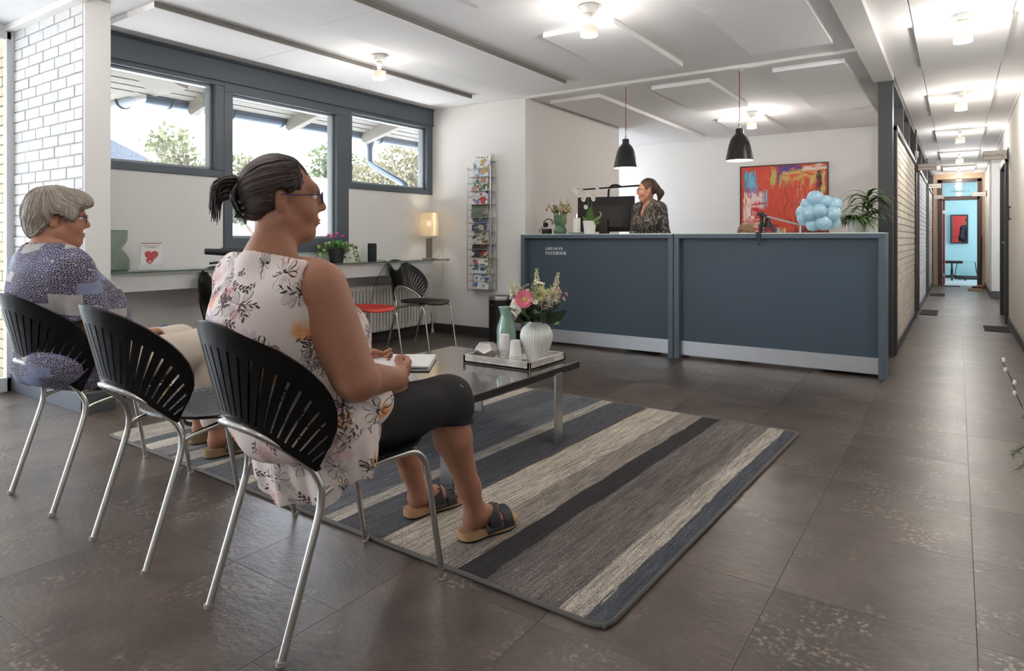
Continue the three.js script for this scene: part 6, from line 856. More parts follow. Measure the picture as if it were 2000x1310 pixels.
  part(t, 'leaf', aim(blade(0.075, 0.032, -1.0, 0.2, 7), at(1, -0.25, -0.3), at(0.06, 0.015, -0.04)), lime); part(t, 'leaf', aim(blade(0.06, 0.03, -1.2, 0.2, 7), at(-0.4, -0.9, -0.5), at(-0.045, 0.02, -0.05)), lime); part(t, 'leaf', aim(blade(0.08, 0.03, -0.8, 0.2, 7), at(-1, 0.3, -0.1), at(-0.07, 0.06, 0)), green); part(t, 'leaf', aim(blade(0.07, 0.028, -0.8, 0.2, 7), at(-1, 0.1, 0.1), at(-0.1, 0.055, 0)), mid);
}
// ---------------------------------------------------------------- on the counter
const CT = 1.128;
{
  const hs = thing('headset', 'black telephone headset on its small stand at the left end of counter', 'headset', [-3.545, CT, -5.87]);
  part(hs, 'stand', rbox(-0.045, 0.045, 0, 0.055, -0.035, 0.035, 0.008), M.black); part(hs, 'headband', new THREE.TorusGeometry(0.05, 0.005, 8, 30, Math.PI * 1.1).rotateY(1.0).rotateZ(-0.5).translate(0.015, 0.11, 0), M.black);
  part(hs, 'ear_cushion', [cyl(0.026, 0.026, -0.012, 0.012, 24).rotateX(Math.PI / 2).rotateY(0.5).translate(0.0, 0.095, 0.02), new THREE.TorusGeometry(0.02, 0.008, 8, 24).rotateY(0.5).translate(0.006, 0.095, 0.032)], M.rubber); part(hs, 'microphone', tube([[-0.01, 0.085, 0.02], [-0.05, 0.06, 0.03], [-0.07, 0.03, 0.03], [-0.075, 0.008, 0.03]], 0.004, 20, 6), M.black);
  const vs = thing('green_glass_vase', 'pinched green glass vase of cut stems on the counter left of the candle', 'vase', [-3.385, CT, -5.87]);
  part(vs, 'glass', lathe([[0, 0], [0.058, 0], [0.066, 0.01], [0.066, 0.04], [0.052, 0.075], [0.048, 0.085], [0.066, 0.11], [0.07, 0.14], [0.064, 0.17], [0.069, 0.19], [0.066, 0.19], [0.061, 0.17], [0.066, 0.14], [0.062, 0.112], [0.044, 0.086], [0.049, 0.073], [0.062, 0.04], [0.06, 0.012], [0, 0.01]], 40), phys('#a9cbae', 0.06, { transmission: 0.8, thickness: 0.006, ior: 1.5, attenuationColor: new THREE.Color('#6fa27d'), attenuationDistance: 0.03 }));
  const bq = thing('bouquet', 'bouquet of cream and pink flowers in the pinched green glass vase', 'flowers', [-3.385, CT + 0.19, -5.87]), R = rng(8), heads = [];
  for (let i = 0; i < 28; i++) { const a = R() * 6.28, r = 0.03 + R() * 0.11, p = [Math.cos(a) * r, 0.03 + R() * 0.1 - r * 0.25 + 0.03, Math.sin(a) * r]; heads.push(p); const k = i % 4; part(bq, ['chrysanthemum', 'rose', 'small_flower', 'rose'][k], aim([mum(0.034), rose(0.026), floret(0.024), rose(0.022)][k], [p[0] * 1.4, 0.1, p[2] * 1.4], p), petalM(['#d9d1a8', '#e6ded0', '#d9a3a8', '#dfc7b4'][k])); }
  part(bq, 'small_flower', aim(floret(0.03), [-1, 0.2, 0.5], [-0.13, 0.06, 0.03]), petalM('#e06a8c')); for (const [x, z] of [[-0.085, 0.02], [0.03, 0.03], [0.10, 0]]) { part(bq, 'flower_spike', aim(spike(0.07, 20, 0.007), [x * 0.8, 0.5, z], [x * 0.8, 0.10, z]), petalM('#c9cfa6')); heads.push([x * 0.8, 0.1, z]); }
  part(bq, 'stems', heads.map((p) => tube([[-p[0] * 0.35, -0.17, -p[2] * 0.35], [p[0] * 0.1, -0.09, p[2] * 0.1], [p[0] * 0.7, p[1] * 0.5, p[2] * 0.7], p], 0.0025, 10, 5)), leafM('#5f7540')); for (let i = 0; i < 22; i++) { const a = R() * 6.28; part(bq, 'leaf', aim(blade(0.07, 0.03, -1, 0.2, 6), [Math.cos(a), 0.35 + R() * 0.5, Math.sin(a)], [Math.cos(a) * 0.03, 0.02 + R() * 0.03, Math.sin(a) * 0.03], R() * 6), leafM(['#53683a', '#6f8048', '#8a9360'][i % 3])); }
  const pl = thing('candle_plate', 'small flat dish under the white candle on the counter', 'dish', [-3.19, CT, -5.87]); part(pl, 'dish', lathe([[0, 0], [0.06, 0], [0.085, 0.008], [0.088, 0.014], [0.083, 0.014], [0.06, 0.006], [0, 0.005]], 40), M.steel); part(pl, 'pebbles', spin(9, (i, a) => ball(0.008, Math.cos(a) * 0.06, 0.01, Math.sin(a) * 0.06, 1.2, 0.7, 1, 8, 6)), M.grey);
  const cd = thing('candle', 'lit thick white candle on the counter beside the orchid', 'candle', [-3.19, CT + 0.006, -5.87]); part(cd, 'wax', lathe([[0, 0], [0.036, 0], [0.037, 0.004], [0.037, 0.150], [0.034, 0.155], [0.026, 0.150], [0, 0.146]], 36), phys('#f2ece4', 0.5, { sheen: 0.2 })); part(cd, 'wick', bar([0, 0.145, 0], [0.001, 0.162, 0], 0.0012), M.black);
  part(cd, 'flame', lathe([[0, 0.158], [0.004, 0.162], [0.006, 0.170], [0.0045, 0.182], [0.002, 0.193], [0, 0.2]], 14), glow(new THREE.Color().setRGB(1, 0.55, 0.18), 5)); const l = new THREE.PointLight(new THREE.Color().setRGB(1, 0.6, 0.28), 0.03, 0, 2); l.position.set(0, 0.178, 0); l.shadow.radius = 0.4; cd.add(l);
  const op = thing('orchid', 'white orchid with bare roots in a white pot before the monitor', 'plant', [-3.045, CT, -5.87]); part(op, 'pot', lathe([[0, 0], [0.05, 0], [0.053, 0.005], [0.068, 0.128], [0.066, 0.131], [0.062, 0.125], [0.06, 0.11], [0, 0.11]], 40), M.whiteGloss); part(op, 'bark', lathe([[0.06, 0.105], [0.03, 0.118], [0, 0.12]], 20), mat('#6b4d3a', 0.95));
  const st1 = [[0, 0.11, 0], [-0.012, 0.22, 0], [-0.02, 0.33, 0.0], [-0.05, 0.41, 0.0], [-0.11, 0.45, 0], [-0.16, 0.455, 0.01]], st2 = [[0.01, 0.11, 0], [0.02, 0.24, 0], [0.03, 0.35, 0], [0.06, 0.43, 0], [0.11, 0.46, 0.01]]; part(op, 'stem', tube(st1, 0.003, 30, 6), leafM('#5d7a3c')); part(op, 'stem', tube(st2, 0.003, 30, 6), leafM('#5d7a3c'));
  const moth = merge([0.3, 1.25, 2.5, 3.8, 5.0, 5.95].map((a, i) => blade(0.03, i % 2 ? 0.03 : 0.018, -0.3, 0.1, 4, 0.8).rotateX(1.25).rotateY(a))), wm = petalM('#f4f1ea'), R2 = rng(14);
  for (const [x, y] of [[-0.155, 0.45], [-0.125, 0.425], [-0.10, 0.395], [-0.075, 0.43], [-0.05, 0.37], [-0.025, 0.40], [-0.06, 0.345], [0.10, 0.455], [0.07, 0.42], [0.05, 0.38], [0.085, 0.385], [0.06, 0.345], [-0.02, 0.27]]) { const b = new THREE.Group(); b.name = 'blossom'; op.add(b); const d = [(R2() - 0.5) * 0.6, -0.1, 1], p = [x + (R2() - 0.5) * 0.01, y, 0.015 + R2() * 0.02]; part(b, 'petals', aim(moth, d, p, R2() * 3), wm); part(b, 'lip', aim(ball(0.005, 0, 0.005, 0, 1, 1, 1, 8, 6), d, p), mat('#c9b24a', 0.7)); }
  for (const [d, l, w] of [[[0.2, 1, 0.15], 0.17, 0.075], [[0.9, 0.25, 0.35], 0.15, 0.06], [[-0.5, 0.5, 0.3], 0.09, 0.04], [[1, -0.25, 0.3], 0.11, 0.05]]) part(op, 'leaf', aim(blade(l, w, d[1] > 0.8 ? 0.3 : -0.9, 0.15, 9, 0.8), d, [d[0] * 0.02, 0.115, 0.01], 0.3), leafM('#567a35')); part(op, 'root', tube([[0.03, 0.115, 0.02], [0.08, 0.14, 0.03], [0.13, 0.17, 0.03], [0.14, 0.2, 0.03], [0.125, 0.215, 0.03]], 0.004, 24, 6), mat('#bdb5a0', 0.8));
}
{ // monitor seen from behind, and the slim desk lamp over it
  const m = thing('monitor', 'black computer monitor seen from behind, on the desk beside the receptionist', 'monitor', [-3.16, 0.735, -6.46], 0.14);
  const sh = new THREE.Shape(); const W = 0.32, B = 0.42, T = 0.80; sh.moveTo(-W, B); sh.lineTo(W, B); sh.lineTo(W, T); sh.lineTo(-W, T); sh.closePath();
  part(m, 'screen_housing', rbox(-W, W, B, T, -0.03, 0.0, 0.006), M.black);
  const fr = new THREE.BufferGeometry(), a = [[-W + 0.01, B + 0.01, 0], [W - 0.01, B + 0.01, 0], [W - 0.01, T - 0.01, 0], [-W + 0.01, T - 0.01, 0], [-W * 0.66, B + 0.05, 0.045], [W * 0.6, B + 0.05, 0.045], [W * 0.6, T - 0.1, 0.045], [-W * 0.66, T - 0.1, 0.045]]; fr.setAttribute('position', new THREE.Float32BufferAttribute([[0, 1, 5, 4], [1, 2, 6, 5], [2, 3, 7, 6], [3, 0, 4, 7], [4, 5, 6, 7]].flatMap((q) => [q[0], q[1], q[2], q[0], q[2], q[3]]).flatMap((k) => a[k]), 3)); fr.computeVertexNormals(); part(m, 'back_shell', muv(fr), mat('#26262a', 0.5));
  part(m, 'vent', [0, 1, 2, 3].map((k) => rbox(-0.02, 0.07, T - 0.085 + k * 0.009, T - 0.081 + k * 0.009, 0.028 - k * 0.004, 0.034 - k * 0.004)), M.grey); part(m, 'stand', [rbox(-0.05, 0.05, 0.02, 0.55, 0.045, 0.075, 0.01), rbox(-0.12, 0.12, 0, 0.02, -0.06, 0.12, 0.006)], M.black); part(m, 'screen', rbox(-W + 0.012, W - 0.012, B + 0.012, T - 0.012, -0.032, -0.029, 0.002), mat('#0d0e10', 0.2)); part(m, 'cable', tube([[0.03, 0.44, 0.04], [0.04, 0.3, 0.09], [0.02, 0.1, 0.1], [0.0, 0.01, 0.1]], 0.004, 20, 6), M.black);
  const l = thing('desk_lamp', 'slim black bar lamp on arched arm above the monitor', 'lamp', [-3.2, 0.735, -6.62], 0.05);
  part(l, 'base', lathe([[0, 0], [0.08, 0], [0.08, 0.012], [0, 0.014]], 28), M.black); part(l, 'arm', tube([[0, 0.01, 0], [0, 0.5, 0], [0, 0.82, 0], [0.015, 0.89, 0.02], [0.06, 0.925, 0.05], [0.12, 0.93, 0.06], [0.17, 0.91, 0.06]], 0.012, 50, 10, false, 0.4), M.black); part(l, 'light_bar', bar([-0.30, 0.895, 0.06], [0.42, 0.915, 0.06], 0.010, 10), M.black); part(l, 'led_strip', rbox(-0.28, 0.41, 0.8895, 0.8905, 0.056, 0.064, 0.0005).rotateZ(0.026).translate(0.0, -0.0005, 0), glow(new THREE.Color().setRGB(1, 0.86, 0.9), 1.0));
  const rl = new THREE.RectAreaLight(new THREE.Color().setRGB(1, 0.93, 0.93), 4, 0.69, 0.012); rl.position.set(0.065, 0.882, 0.06); rl.rotation.x = -Math.PI / 2; l.add(rl);
}
{ // balloons, desk lamp clamped to the counter, plants at the right end
  const b = thing('balloon_cluster', 'round cluster of pale blue balloons on the right end of the counter', 'balloons', [-0.93, CT + 0.165, -5.87]), bm = phys('#a9cfe3', 0.28, { clearcoat: 0.6, clearcoatRoughness: 0.15, sheen: 0.2 }), R = rng(12);
  const g = lathe([[0, -0.072], [0.004, -0.07], [0.006, -0.066], [0.018, -0.058], [0.042, -0.035], [0.055, 0.0], [0.052, 0.03], [0.036, 0.052], [0.016, 0.062], [0, 0.064]], 28);
  const dirs = [[-0.75, 0.55, 0.3], [-0.25, 0.95, 0.35], [0.45, 0.75, 0.5], [0.85, 0.5, 0.2], [-0.95, 0.0, 0.35], [-0.5, -0.08, 0.95], [0.12, 0.1, 1.1], [0.8, -0.1, 0.55], [-0.85, -0.35, 0.45], [-0.35, -0.8, 0.6], [0.35, -0.75, 0.75], [0.75, -0.6, 0.1], [0, 0.8, -0.6], [-0.7, 0.2, -0.7], [0.7, 0.2, -0.7], [0, -0.4, -0.95]];
  for (const d of dirs) { const v = V(...d).normalize(), r = 0.105 + R() * 0.012, s = 0.95 + R() * 0.28; const o = part(b, 'balloon', g, bm); o.scale.set(s, s * 1.04, s); o.quaternion.setFromUnitVectors(V(0, 1, 0), v); o.position.copy(v.multiplyScalar(r)); }
  const d = thing('clamp_lamp', 'black and silver jointed desk lamp clamped to the counter before the painting', 'lamp', [-1.385, CT, -5.83]);
  part(d, 'clamp', [rbox(-0.02, 0.02, -0.06, 0.004, 0.098, 0.104, 0.002), rbox(-0.022, 0.022, 0.0, 0.008, -0.05, 0.104, 0.002), rbox(-0.02, 0.02, -0.066, -0.058, 0.094, 0.104, 0.001), cyl(0.004, 0.004, -0.09, -0.05, 10, 0, 0.1), cyl(0.014, 0.014, -0.1, -0.09, 12, 0, 0.1)], M.black); part(d, 'post', tube([[0, 0.0, 0.02], [0.0, 0.05, 0.02], [0.008, 0.10, 0.015], [0.0, 0.16, 0.01]], 0.016, 24, 10), M.black); part(d, 'joint', [rbox(-0.03, 0.022, 0.15, 0.176, -0.02, 0.03, 0.005), cyl(0.014, 0.014, -0.03, 0.04, 16).rotateX(Math.PI / 2).translate(0.03, 0.148, 0)], M.black);
  part(d, 'arm', [bar([0.02, 0.146, -0.01], [0.30, 0.066, -0.06], 0.0075, 12), bar([0.30, 0.07, -0.06], [0.31, 0.10, -0.06], 0.009, 12), bar([0.302, 0.066, -0.06], [0.30, 0.0, -0.06], 0.009, 12)], M.alu); part(d, 'head', lathe([[0.012, 0.13], [0.02, 0.125], [0.024, 0.10], [0.04, 0.055], [0.042, 0.05], [0.039, 0.05], [0.02, 0.1], [0.01, 0.12]], 28).translate(0.045, 0.0, -0.03), M.black);
  const c = thing('side_cabinet', 'slate cabinet between the right end of the counter and the post', 'cabinet', [0, 0, 0]); part(c, 'carcass', rbox(-0.95, -0.62, 0.02, CT - 0.02, -6.85, -6.05, 0.003), M.slate); part(c, 'top', rbox(-0.96, -0.61, CT - 0.02, CT, -6.86, -6.045, 0.003), M.slate); part(c, 'door', rbox(-0.972, -0.952, 0.06, CT - 0.04, -6.83, -6.07, 0.003), M.slateDark);
  const spike_ = (name, label, pos, n, len, wid, up, seed, cols) => { const t = thing(name, label, 'plant', pos), Q = rng(seed); part(t, 'pot', lathe([[0, 0], [0.048, 0], [0.05, 0.004], [0.062, 0.115], [0.06, 0.118], [0.056, 0.112], [0.055, 0.10], [0, 0.1]], 36), M.whiteGloss); part(t, 'soil', lathe([[0.055, 0.1], [0, 0.104]], 20), mat('#5a4334', 0.95)); for (let i = 0; i < n; i++) { const a = i * 2.4 + Q(), e = up[0] + Q() * up[1], y = 0.1 + up[2] * (i / n); part(t, 'leaf', aim(blade(len * (0.6 + Q() * 0.5), wid, 1.3 + Q() * 0.8, 0.3, 10, 0.75), [Math.cos(a), e, Math.sin(a)], [Math.cos(a) * 0.01, y, Math.sin(a) * 0.01], Math.PI / 2 - a), leafM(cols[i % cols.length])); } if (up[2] > 0.05) part(t, 'stem', cyl(0.012, 0.008, 0.08, 0.1 + up[2], 10), mat('#6d5a3f', 0.9)); };
  spike_('dragon_tree', 'tall spiky dragon tree in white pot against the dark post', [-0.655, CT, -6.56], 64, 0.30, 0.025, [0.35, 1.0, 0.26], 5, ['#4e6a38', '#3c5630', '#5f7a44']);
  spike_('spider_plant', 'low bushy spider plant in white pot left of the dragon tree', [-0.74, CT, -6.42], 90, 0.24, 0.019, [0.3, 0.9, 0.03], 6, ['#5d7b42', '#48642f', '#6d8a4e']);
}
// ---------------------------------------------------------------- painting behind the counter: free red abstract
{
  const paint = canvasTex(1024, 832, (c, w, h) => {
    const R = rng(90); c.fillStyle = '#d8503a'; c.fillRect(0, 0, w, h);
    const dab = (x, y, ww, hh, col, n, vert) => { for (let i = 0; i < n; i++) { c.fillStyle = col; c.globalAlpha = 0.25 + R() * 0.6; const a = x * w + R() * ww * w, b = y * h + R() * hh * h; vert ? c.fillRect(a, b, 4 + R() * 22, 20 + R() * 90) : c.fillRect(a, b, 20 + R() * 90, 4 + R() * 22); } c.globalAlpha = 1; };
    dab(0, 0, 1, 1, '#c9402e', 90, true); dab(0, 0, 1, 1, '#e0644a', 90, true); dab(0.03, 0.04, 0.15, 0.28, '#4d9cc4', 80, true); dab(0.04, 0.05, 0.13, 0.2, '#7dbfd8', 40, true); dab(0.10, 0.24, 0.10, 0.12, '#8d8fc0', 30, true); dab(0.02, 0.36, 0.14, 0.4, '#efe4dd', 110, true); dab(0.14, 0.36, 0.14, 0.2, '#efdcd6', 50, true); dab(0.25, 0.3, 0.06, 0.25, '#86bcd6', 26, true); dab(0.12, 0.5, 0.12, 0.22, '#c9303a', 30, false); dab(0.02, 0.75, 0.2, 0.12, '#e3a9b8', 26, false); dab(0.0, 0.8, 0.22, 0.15, '#d8c9a4', 26, false);
    dab(0.35, 0.0, 0.06, 0.22, '#b9c46a', 30, true); dab(0.42, 0.0, 0.26, 0.10, '#3c3a9a', 60, false); dab(0.44, 0.05, 0.1, 0.14, '#3b47b0', 20, true); dab(0.48, 0.06, 0.4, 0.14, '#d9b25c', 90, false); dab(0.44, 0.12, 0.3, 0.1, '#cfa24e', 40, true); dab(0.72, 0.0, 0.26, 0.08, '#e8ddd2', 40, false); dab(0.88, 0.06, 0.05, 0.32, '#3a2723', 40, true); dab(0.92, 0.05, 0.05, 0.4, '#d9c07a', 26, true); dab(0.8, 0.15, 0.06, 0.12, '#d8c272', 16, true); dab(0.2, 0.82, 0.2, 0.14, '#4a2a3a', 40, false); dab(0.28, 0.88, 0.2, 0.1, '#3d5fb0', 20, true); dab(0.38, 0.88, 0.14, 0.1, '#d9cf8a', 20, true); dab(0.6, 0.85, 0.3, 0.1, '#4a2730', 40, false); dab(0.55, 0.4, 0.25, 0.5, '#dd5f4e', 60, true); dab(0.24, 0.66, 0.08, 0.2, '#d8a64e', 18, true); dab(0.66, 0.25, 0.06, 0.4, '#e2826c', 20, true);
    c.strokeStyle = '#3a1f1a'; c.lineWidth = 4; c.lineJoin = 'round'; for (const p of [[[0.62, 0.2], [0.56, 0.25], [0.52, 0.36], [0.54, 0.44], [0.58, 0.5], [0.53, 0.58], [0.51, 0.68], [0.55, 0.76], [0.62, 0.8]], [[0.69, 0.3], [0.7, 0.45], [0.68, 0.55], [0.75, 0.6], [0.78, 0.7], [0.75, 0.82]], [[0.58, 0.56], [0.66, 0.55], [0.72, 0.58]], [[0.65, 0.68], [0.64, 0.76], [0.66, 0.84]], [[0.44, 0.68], [0.5, 0.74]]]) { c.beginPath(); p.forEach(([x, y], i) => i ? c.lineTo(x * w, y * h) : c.moveTo(x * w, y * h)); c.stroke(); }
  }, false);
  const t = thing('painting', 'large red abstract painting with blue and ochre patches on the wall behind the counter', 'painting', [-2.07, 1.63, ZK]), W = 0.58, H = 0.5, bm = mat('#241f1e', 0.4);
  part(t, 'canvas', rbox(-W, W, -H, H, 0.004, 0.022, 0.002), mat('#d8d2c8', 0.8)); part(t, 'print', new THREE.PlaneGeometry(2 * W, 2 * H).translate(0, 0, 0.0225), mat('#ffffff', 0.55, { map: paint }));
  part(t, 'frame', [rbox(-W - 0.014, W + 0.014, H, H + 0.014, 0.001, 0.036, 0.002), rbox(-W - 0.014, W + 0.014, -H - 0.014, -H, 0.001, 0.036, 0.002), rbox(-W - 0.014, -W, -H, H, 0.001, 0.036, 0.002), rbox(W, W + 0.014, -H, H, 0.001, 0.036, 0.002)], bm);
}
// ---------------------------------------------------------------- on the shelf
const ST = 0.852;
{
  const v = thing('hourglass_vase', 'smoky green hourglass-shaped glass vase on the shelf by the brick stub', 'vase', [-4.86, ST, -2.235]);
  const o = [[0, 0], [0.075, 0], [0.086, 0.012], [0.09, 0.05], [0.086, 0.09], [0.06, 0.135], [0.043, 0.155], [0.041, 0.165], [0.055, 0.18], [0.07, 0.205], [0.077, 0.24], [0.078, 0.285]]; part(v, 'glass', lathe(o, 48), phys('#cfd8d0', 0.02, { transmission: 1, thickness: 0, ior: 1.45 }));
  part(v, 'rim', [new THREE.TorusGeometry(0.078, 0.0022, 8, 48).rotateX(Math.PI / 2).translate(0, 0.285, 0), lathe([[0, 0.004], [0.07, 0.004], [0.078, 0.010], [0.07, 0.012], [0, 0.011]], 40)], phys('#9fb0a2', 0.1, { transmission: 0.5, thickness: 0 }));
  const br = thing('leaflet_holder', 'white leaflet holder with red heart standing on the shelf', 'leaflet holder', [-4.86, ST, -2.48], 1.05);
  const art = canvasTex(320, 480, (c, w, h) => { c.fillStyle = '#f0eeec'; c.fillRect(0, 0, w, h); c.fillStyle = '#b22f36'; c.fillRect(0, 0, w, 14); c.fillStyle = '#55504f'; c.font = 'italic bold 28px serif'; c.textAlign = 'center'; c.fillText('Blive mindre træt', w / 2, 62); c.fillText('i hverdagen?', w / 2, 92); const heart = (x, y, s) => { c.beginPath(); c.moveTo(x, y + s * 0.9); c.bezierCurveTo(x - s * 1.3, y + s * 0.1, x - s * 1.0, y - s * 0.75, x - s * 0.42, y - s * 0.75); c.bezierCurveTo(x - s * 0.1, y - s * 0.75, x, y - s * 0.5, x, y - s * 0.35); c.bezierCurveTo(x, y - s * 0.5, x + s * 0.1, y - s * 0.75, x + s * 0.42, y - s * 0.75); c.bezierCurveTo(x + s, y - s * 0.75, x + s * 1.3, y + s * 0.1, x, y + s * 0.9); c.fill(); }; c.fillStyle = '#c4474a'; heart(165, 230, 112); c.fillStyle = '#bb3a40'; heart(140, 330, 62); c.fillStyle = '#f0dcdc'; c.fillRect(124, 322, 14, 34); c.fillRect(146, 322, 14, 34); c.fillStyle = '#c5353a'; c.fillRect(196, 434, 18, 22); c.fillStyle = '#77716e'; c.font = '18px sans-serif'; c.textAlign = 'left'; c.fillText('hverdag', 222, 452); }, false);
  part(br, 'leaflets', rbox(-0.068, 0.068, 0.0, 0.195, -0.012, 0.0, 0.001).rotateX(-0.22).translate(0, 0.006, 0.01), M.white); part(br, 'leaflet_cover', new THREE.PlaneGeometry(0.136, 0.195).translate(0, 0.0975, 0.0006).rotateX(-0.22).translate(0, 0.006, 0.01), mat('#ffffff', 0.4, { map: art })); part(br, 'holder', [rbox(-0.074, 0.074, 0, 0.006, -0.07, 0.03, 0.002), rbox(-0.074, 0.074, 0, 0.045, 0.024, 0.03, 0.002), rbox(0.071, 0.075, 0, 0.05, -0.06, 0.03, 0.001), rbox(-0.075, -0.071, 0, 0.05, -0.06, 0.03, 0.001), rbox(-0.074, 0.074, 0, 0.2, -0.022, -0.017, 0.001).rotateX(-0.22)], phys('#eef0f0', 0.15, { clearcoat: 0.5 }));
  const sp = thing('speaker', 'black cylindrical speaker on the shelf between potted plant and lamp', 'speaker', [-4.92, ST, -4.72]); part(sp, 'body', lathe([[0, 0], [0.042, 0], [0.045, 0.004], [0.045, 0.175], [0.042, 0.179], [0, 0.179]], 32), mat('#23262b', 0.8, bumpy(weave, 0.02, 0.0006))); part(sp, 'top_ring', new THREE.TorusGeometry(0.038, 0.003, 8, 32).rotateX(Math.PI / 2).translate(0, 0.178, 0), M.black);
  solid('speaker_cable', tube([[-4.92, ST + 0.01, -4.76], [-4.80, ST + 0.003, -4.775], [-4.728, ST - 0.003, -4.73], [-4.722, 0.78, -4.68], [-4.74, 0.66, -4.60], [-4.80, 0.4, -4.58], [-4.85, 0.1, -4.6]], 0.0025, 50, 6), M.black, 'thin black cable hanging from the speaker down past the radiator', 'cable');
  solid('lamp_cable', tube([[-4.93, ST + 0.006, -5.67], [-4.9, ST + 0.01, -5.72], [-4.9, ST + 0.12, -5.79], [-4.905, ST + 0.06, -5.81], [-4.91, 0.7, -5.815], [-4.93, 0.55, -5.80], [-4.97, 0.52, -5.79], [-5.0, 0.52, -5.79]], 0.0025, 50, 6), mat('#b9b4ac', 0.6), 'pale cable looping from the table lamp down the corner', 'cable');
  // ivy and cyclamen in a dark pot before the middle window
  const iv = thing('potted_ivy', 'variegated ivy with pink cyclamen flowers in a dark pot before the middle window', 'plant', [-4.90, ST, -4.24]), R = rng(33);
  part(iv, 'pot', lathe([[0, 0], [0.06, 0], [0.064, 0.005], [0.078, 0.13], [0.075, 0.134], [0.07, 0.125], [0, 0.12]], 32), mat('#26282b', 0.5)); const ivyLeaf = blade(0.036, 0.036, -0.4, 0.2, 4, 0.7), vines = [];
  for (let i = 0; i < 16; i++) { const a = R() * 6.28, l = 0.10 + R() * 0.16, p = [[0, 0.12, 0], [Math.cos(a) * 0.08, 0.17, Math.sin(a) * 0.08], [Math.cos(a) * (0.08 + l * 0.4), 0.14, Math.sin(a) * (0.08 + l * 0.4)], [Math.cos(a) * (0.08 + l * 0.6), 0.14 - l * 0.7, Math.sin(a) * (0.08 + l * 0.6)]]; if (p[3][0] < -0.16) continue; vines.push(tube(p, 0.0018, 16, 5)); const c = new THREE.CatmullRomCurve3(p.map((q) => V(...q))); for (let k = 1; k < 9; k++) { const q = c.getPointAt(k / 9); part(iv, 'leaf', aim(ivyLeaf, [R() - 0.5, R() - 0.3, R() - 0.5], [q.x, q.y, q.z], R() * 6), leafM(['#5c8a3c', '#7fa653', '#b9c48a', '#8fae62'][Math.floor(R() * 4)])); } }
  part(iv, 'vines', vines, leafM('#7c8a58')); for (let i = 0; i < 26; i++) { const a = R() * 6.28, r = R() * 0.08; part(iv, 'leaf', aim(blade(0.05, 0.05, -0.6, 0.2, 4, 0.7), [Math.cos(a), 0.5, Math.sin(a)], [Math.cos(a) * r, 0.14 + R() * 0.05, Math.sin(a) * r], R() * 6), leafM(['#3f7a35', '#56923f'][i % 2])); } for (const [x, y, z] of [[0.02, 0.26, 0.02], [-0.02, 0.25, 0.07], [0.05, 0.235, -0.03], [0.0, 0.24, 0.1], [0.03, 0.225, 0.06]]) part(iv, 'cyclamen_flower', aim(merge(spin(5, (i, a) => blade(0.04, 0.024, 0.6, 0.2, 4).rotateX(0.5).rotateY(a))), [0.1, 1, 0.1], [x, y, z]), petalM('#e056a8'));
  // second plant behind the woman's neck
  const fp = thing('flowering_pot', 'green pot plant at the left end of the middle window, behind the claw clip', 'plant', [-4.90, ST, -3.47]); part(fp, 'pot', lathe([[0, 0], [0.05, 0], [0.06, 0.1], [0.056, 0.1], [0, 0.09]], 28), M.white); for (let i = 0; i < 44; i++) { const a = R() * 6.28; part(fp, 'leaf', aim(blade(0.10, 0.02, -1.0, 0.3, 6), [Math.cos(a), 0.5 + R(), Math.sin(a)], [0, 0.09, 0], R() * 6), leafM(['#7fa06a', '#9ab883', '#5f8a50'][i % 3])); }
}
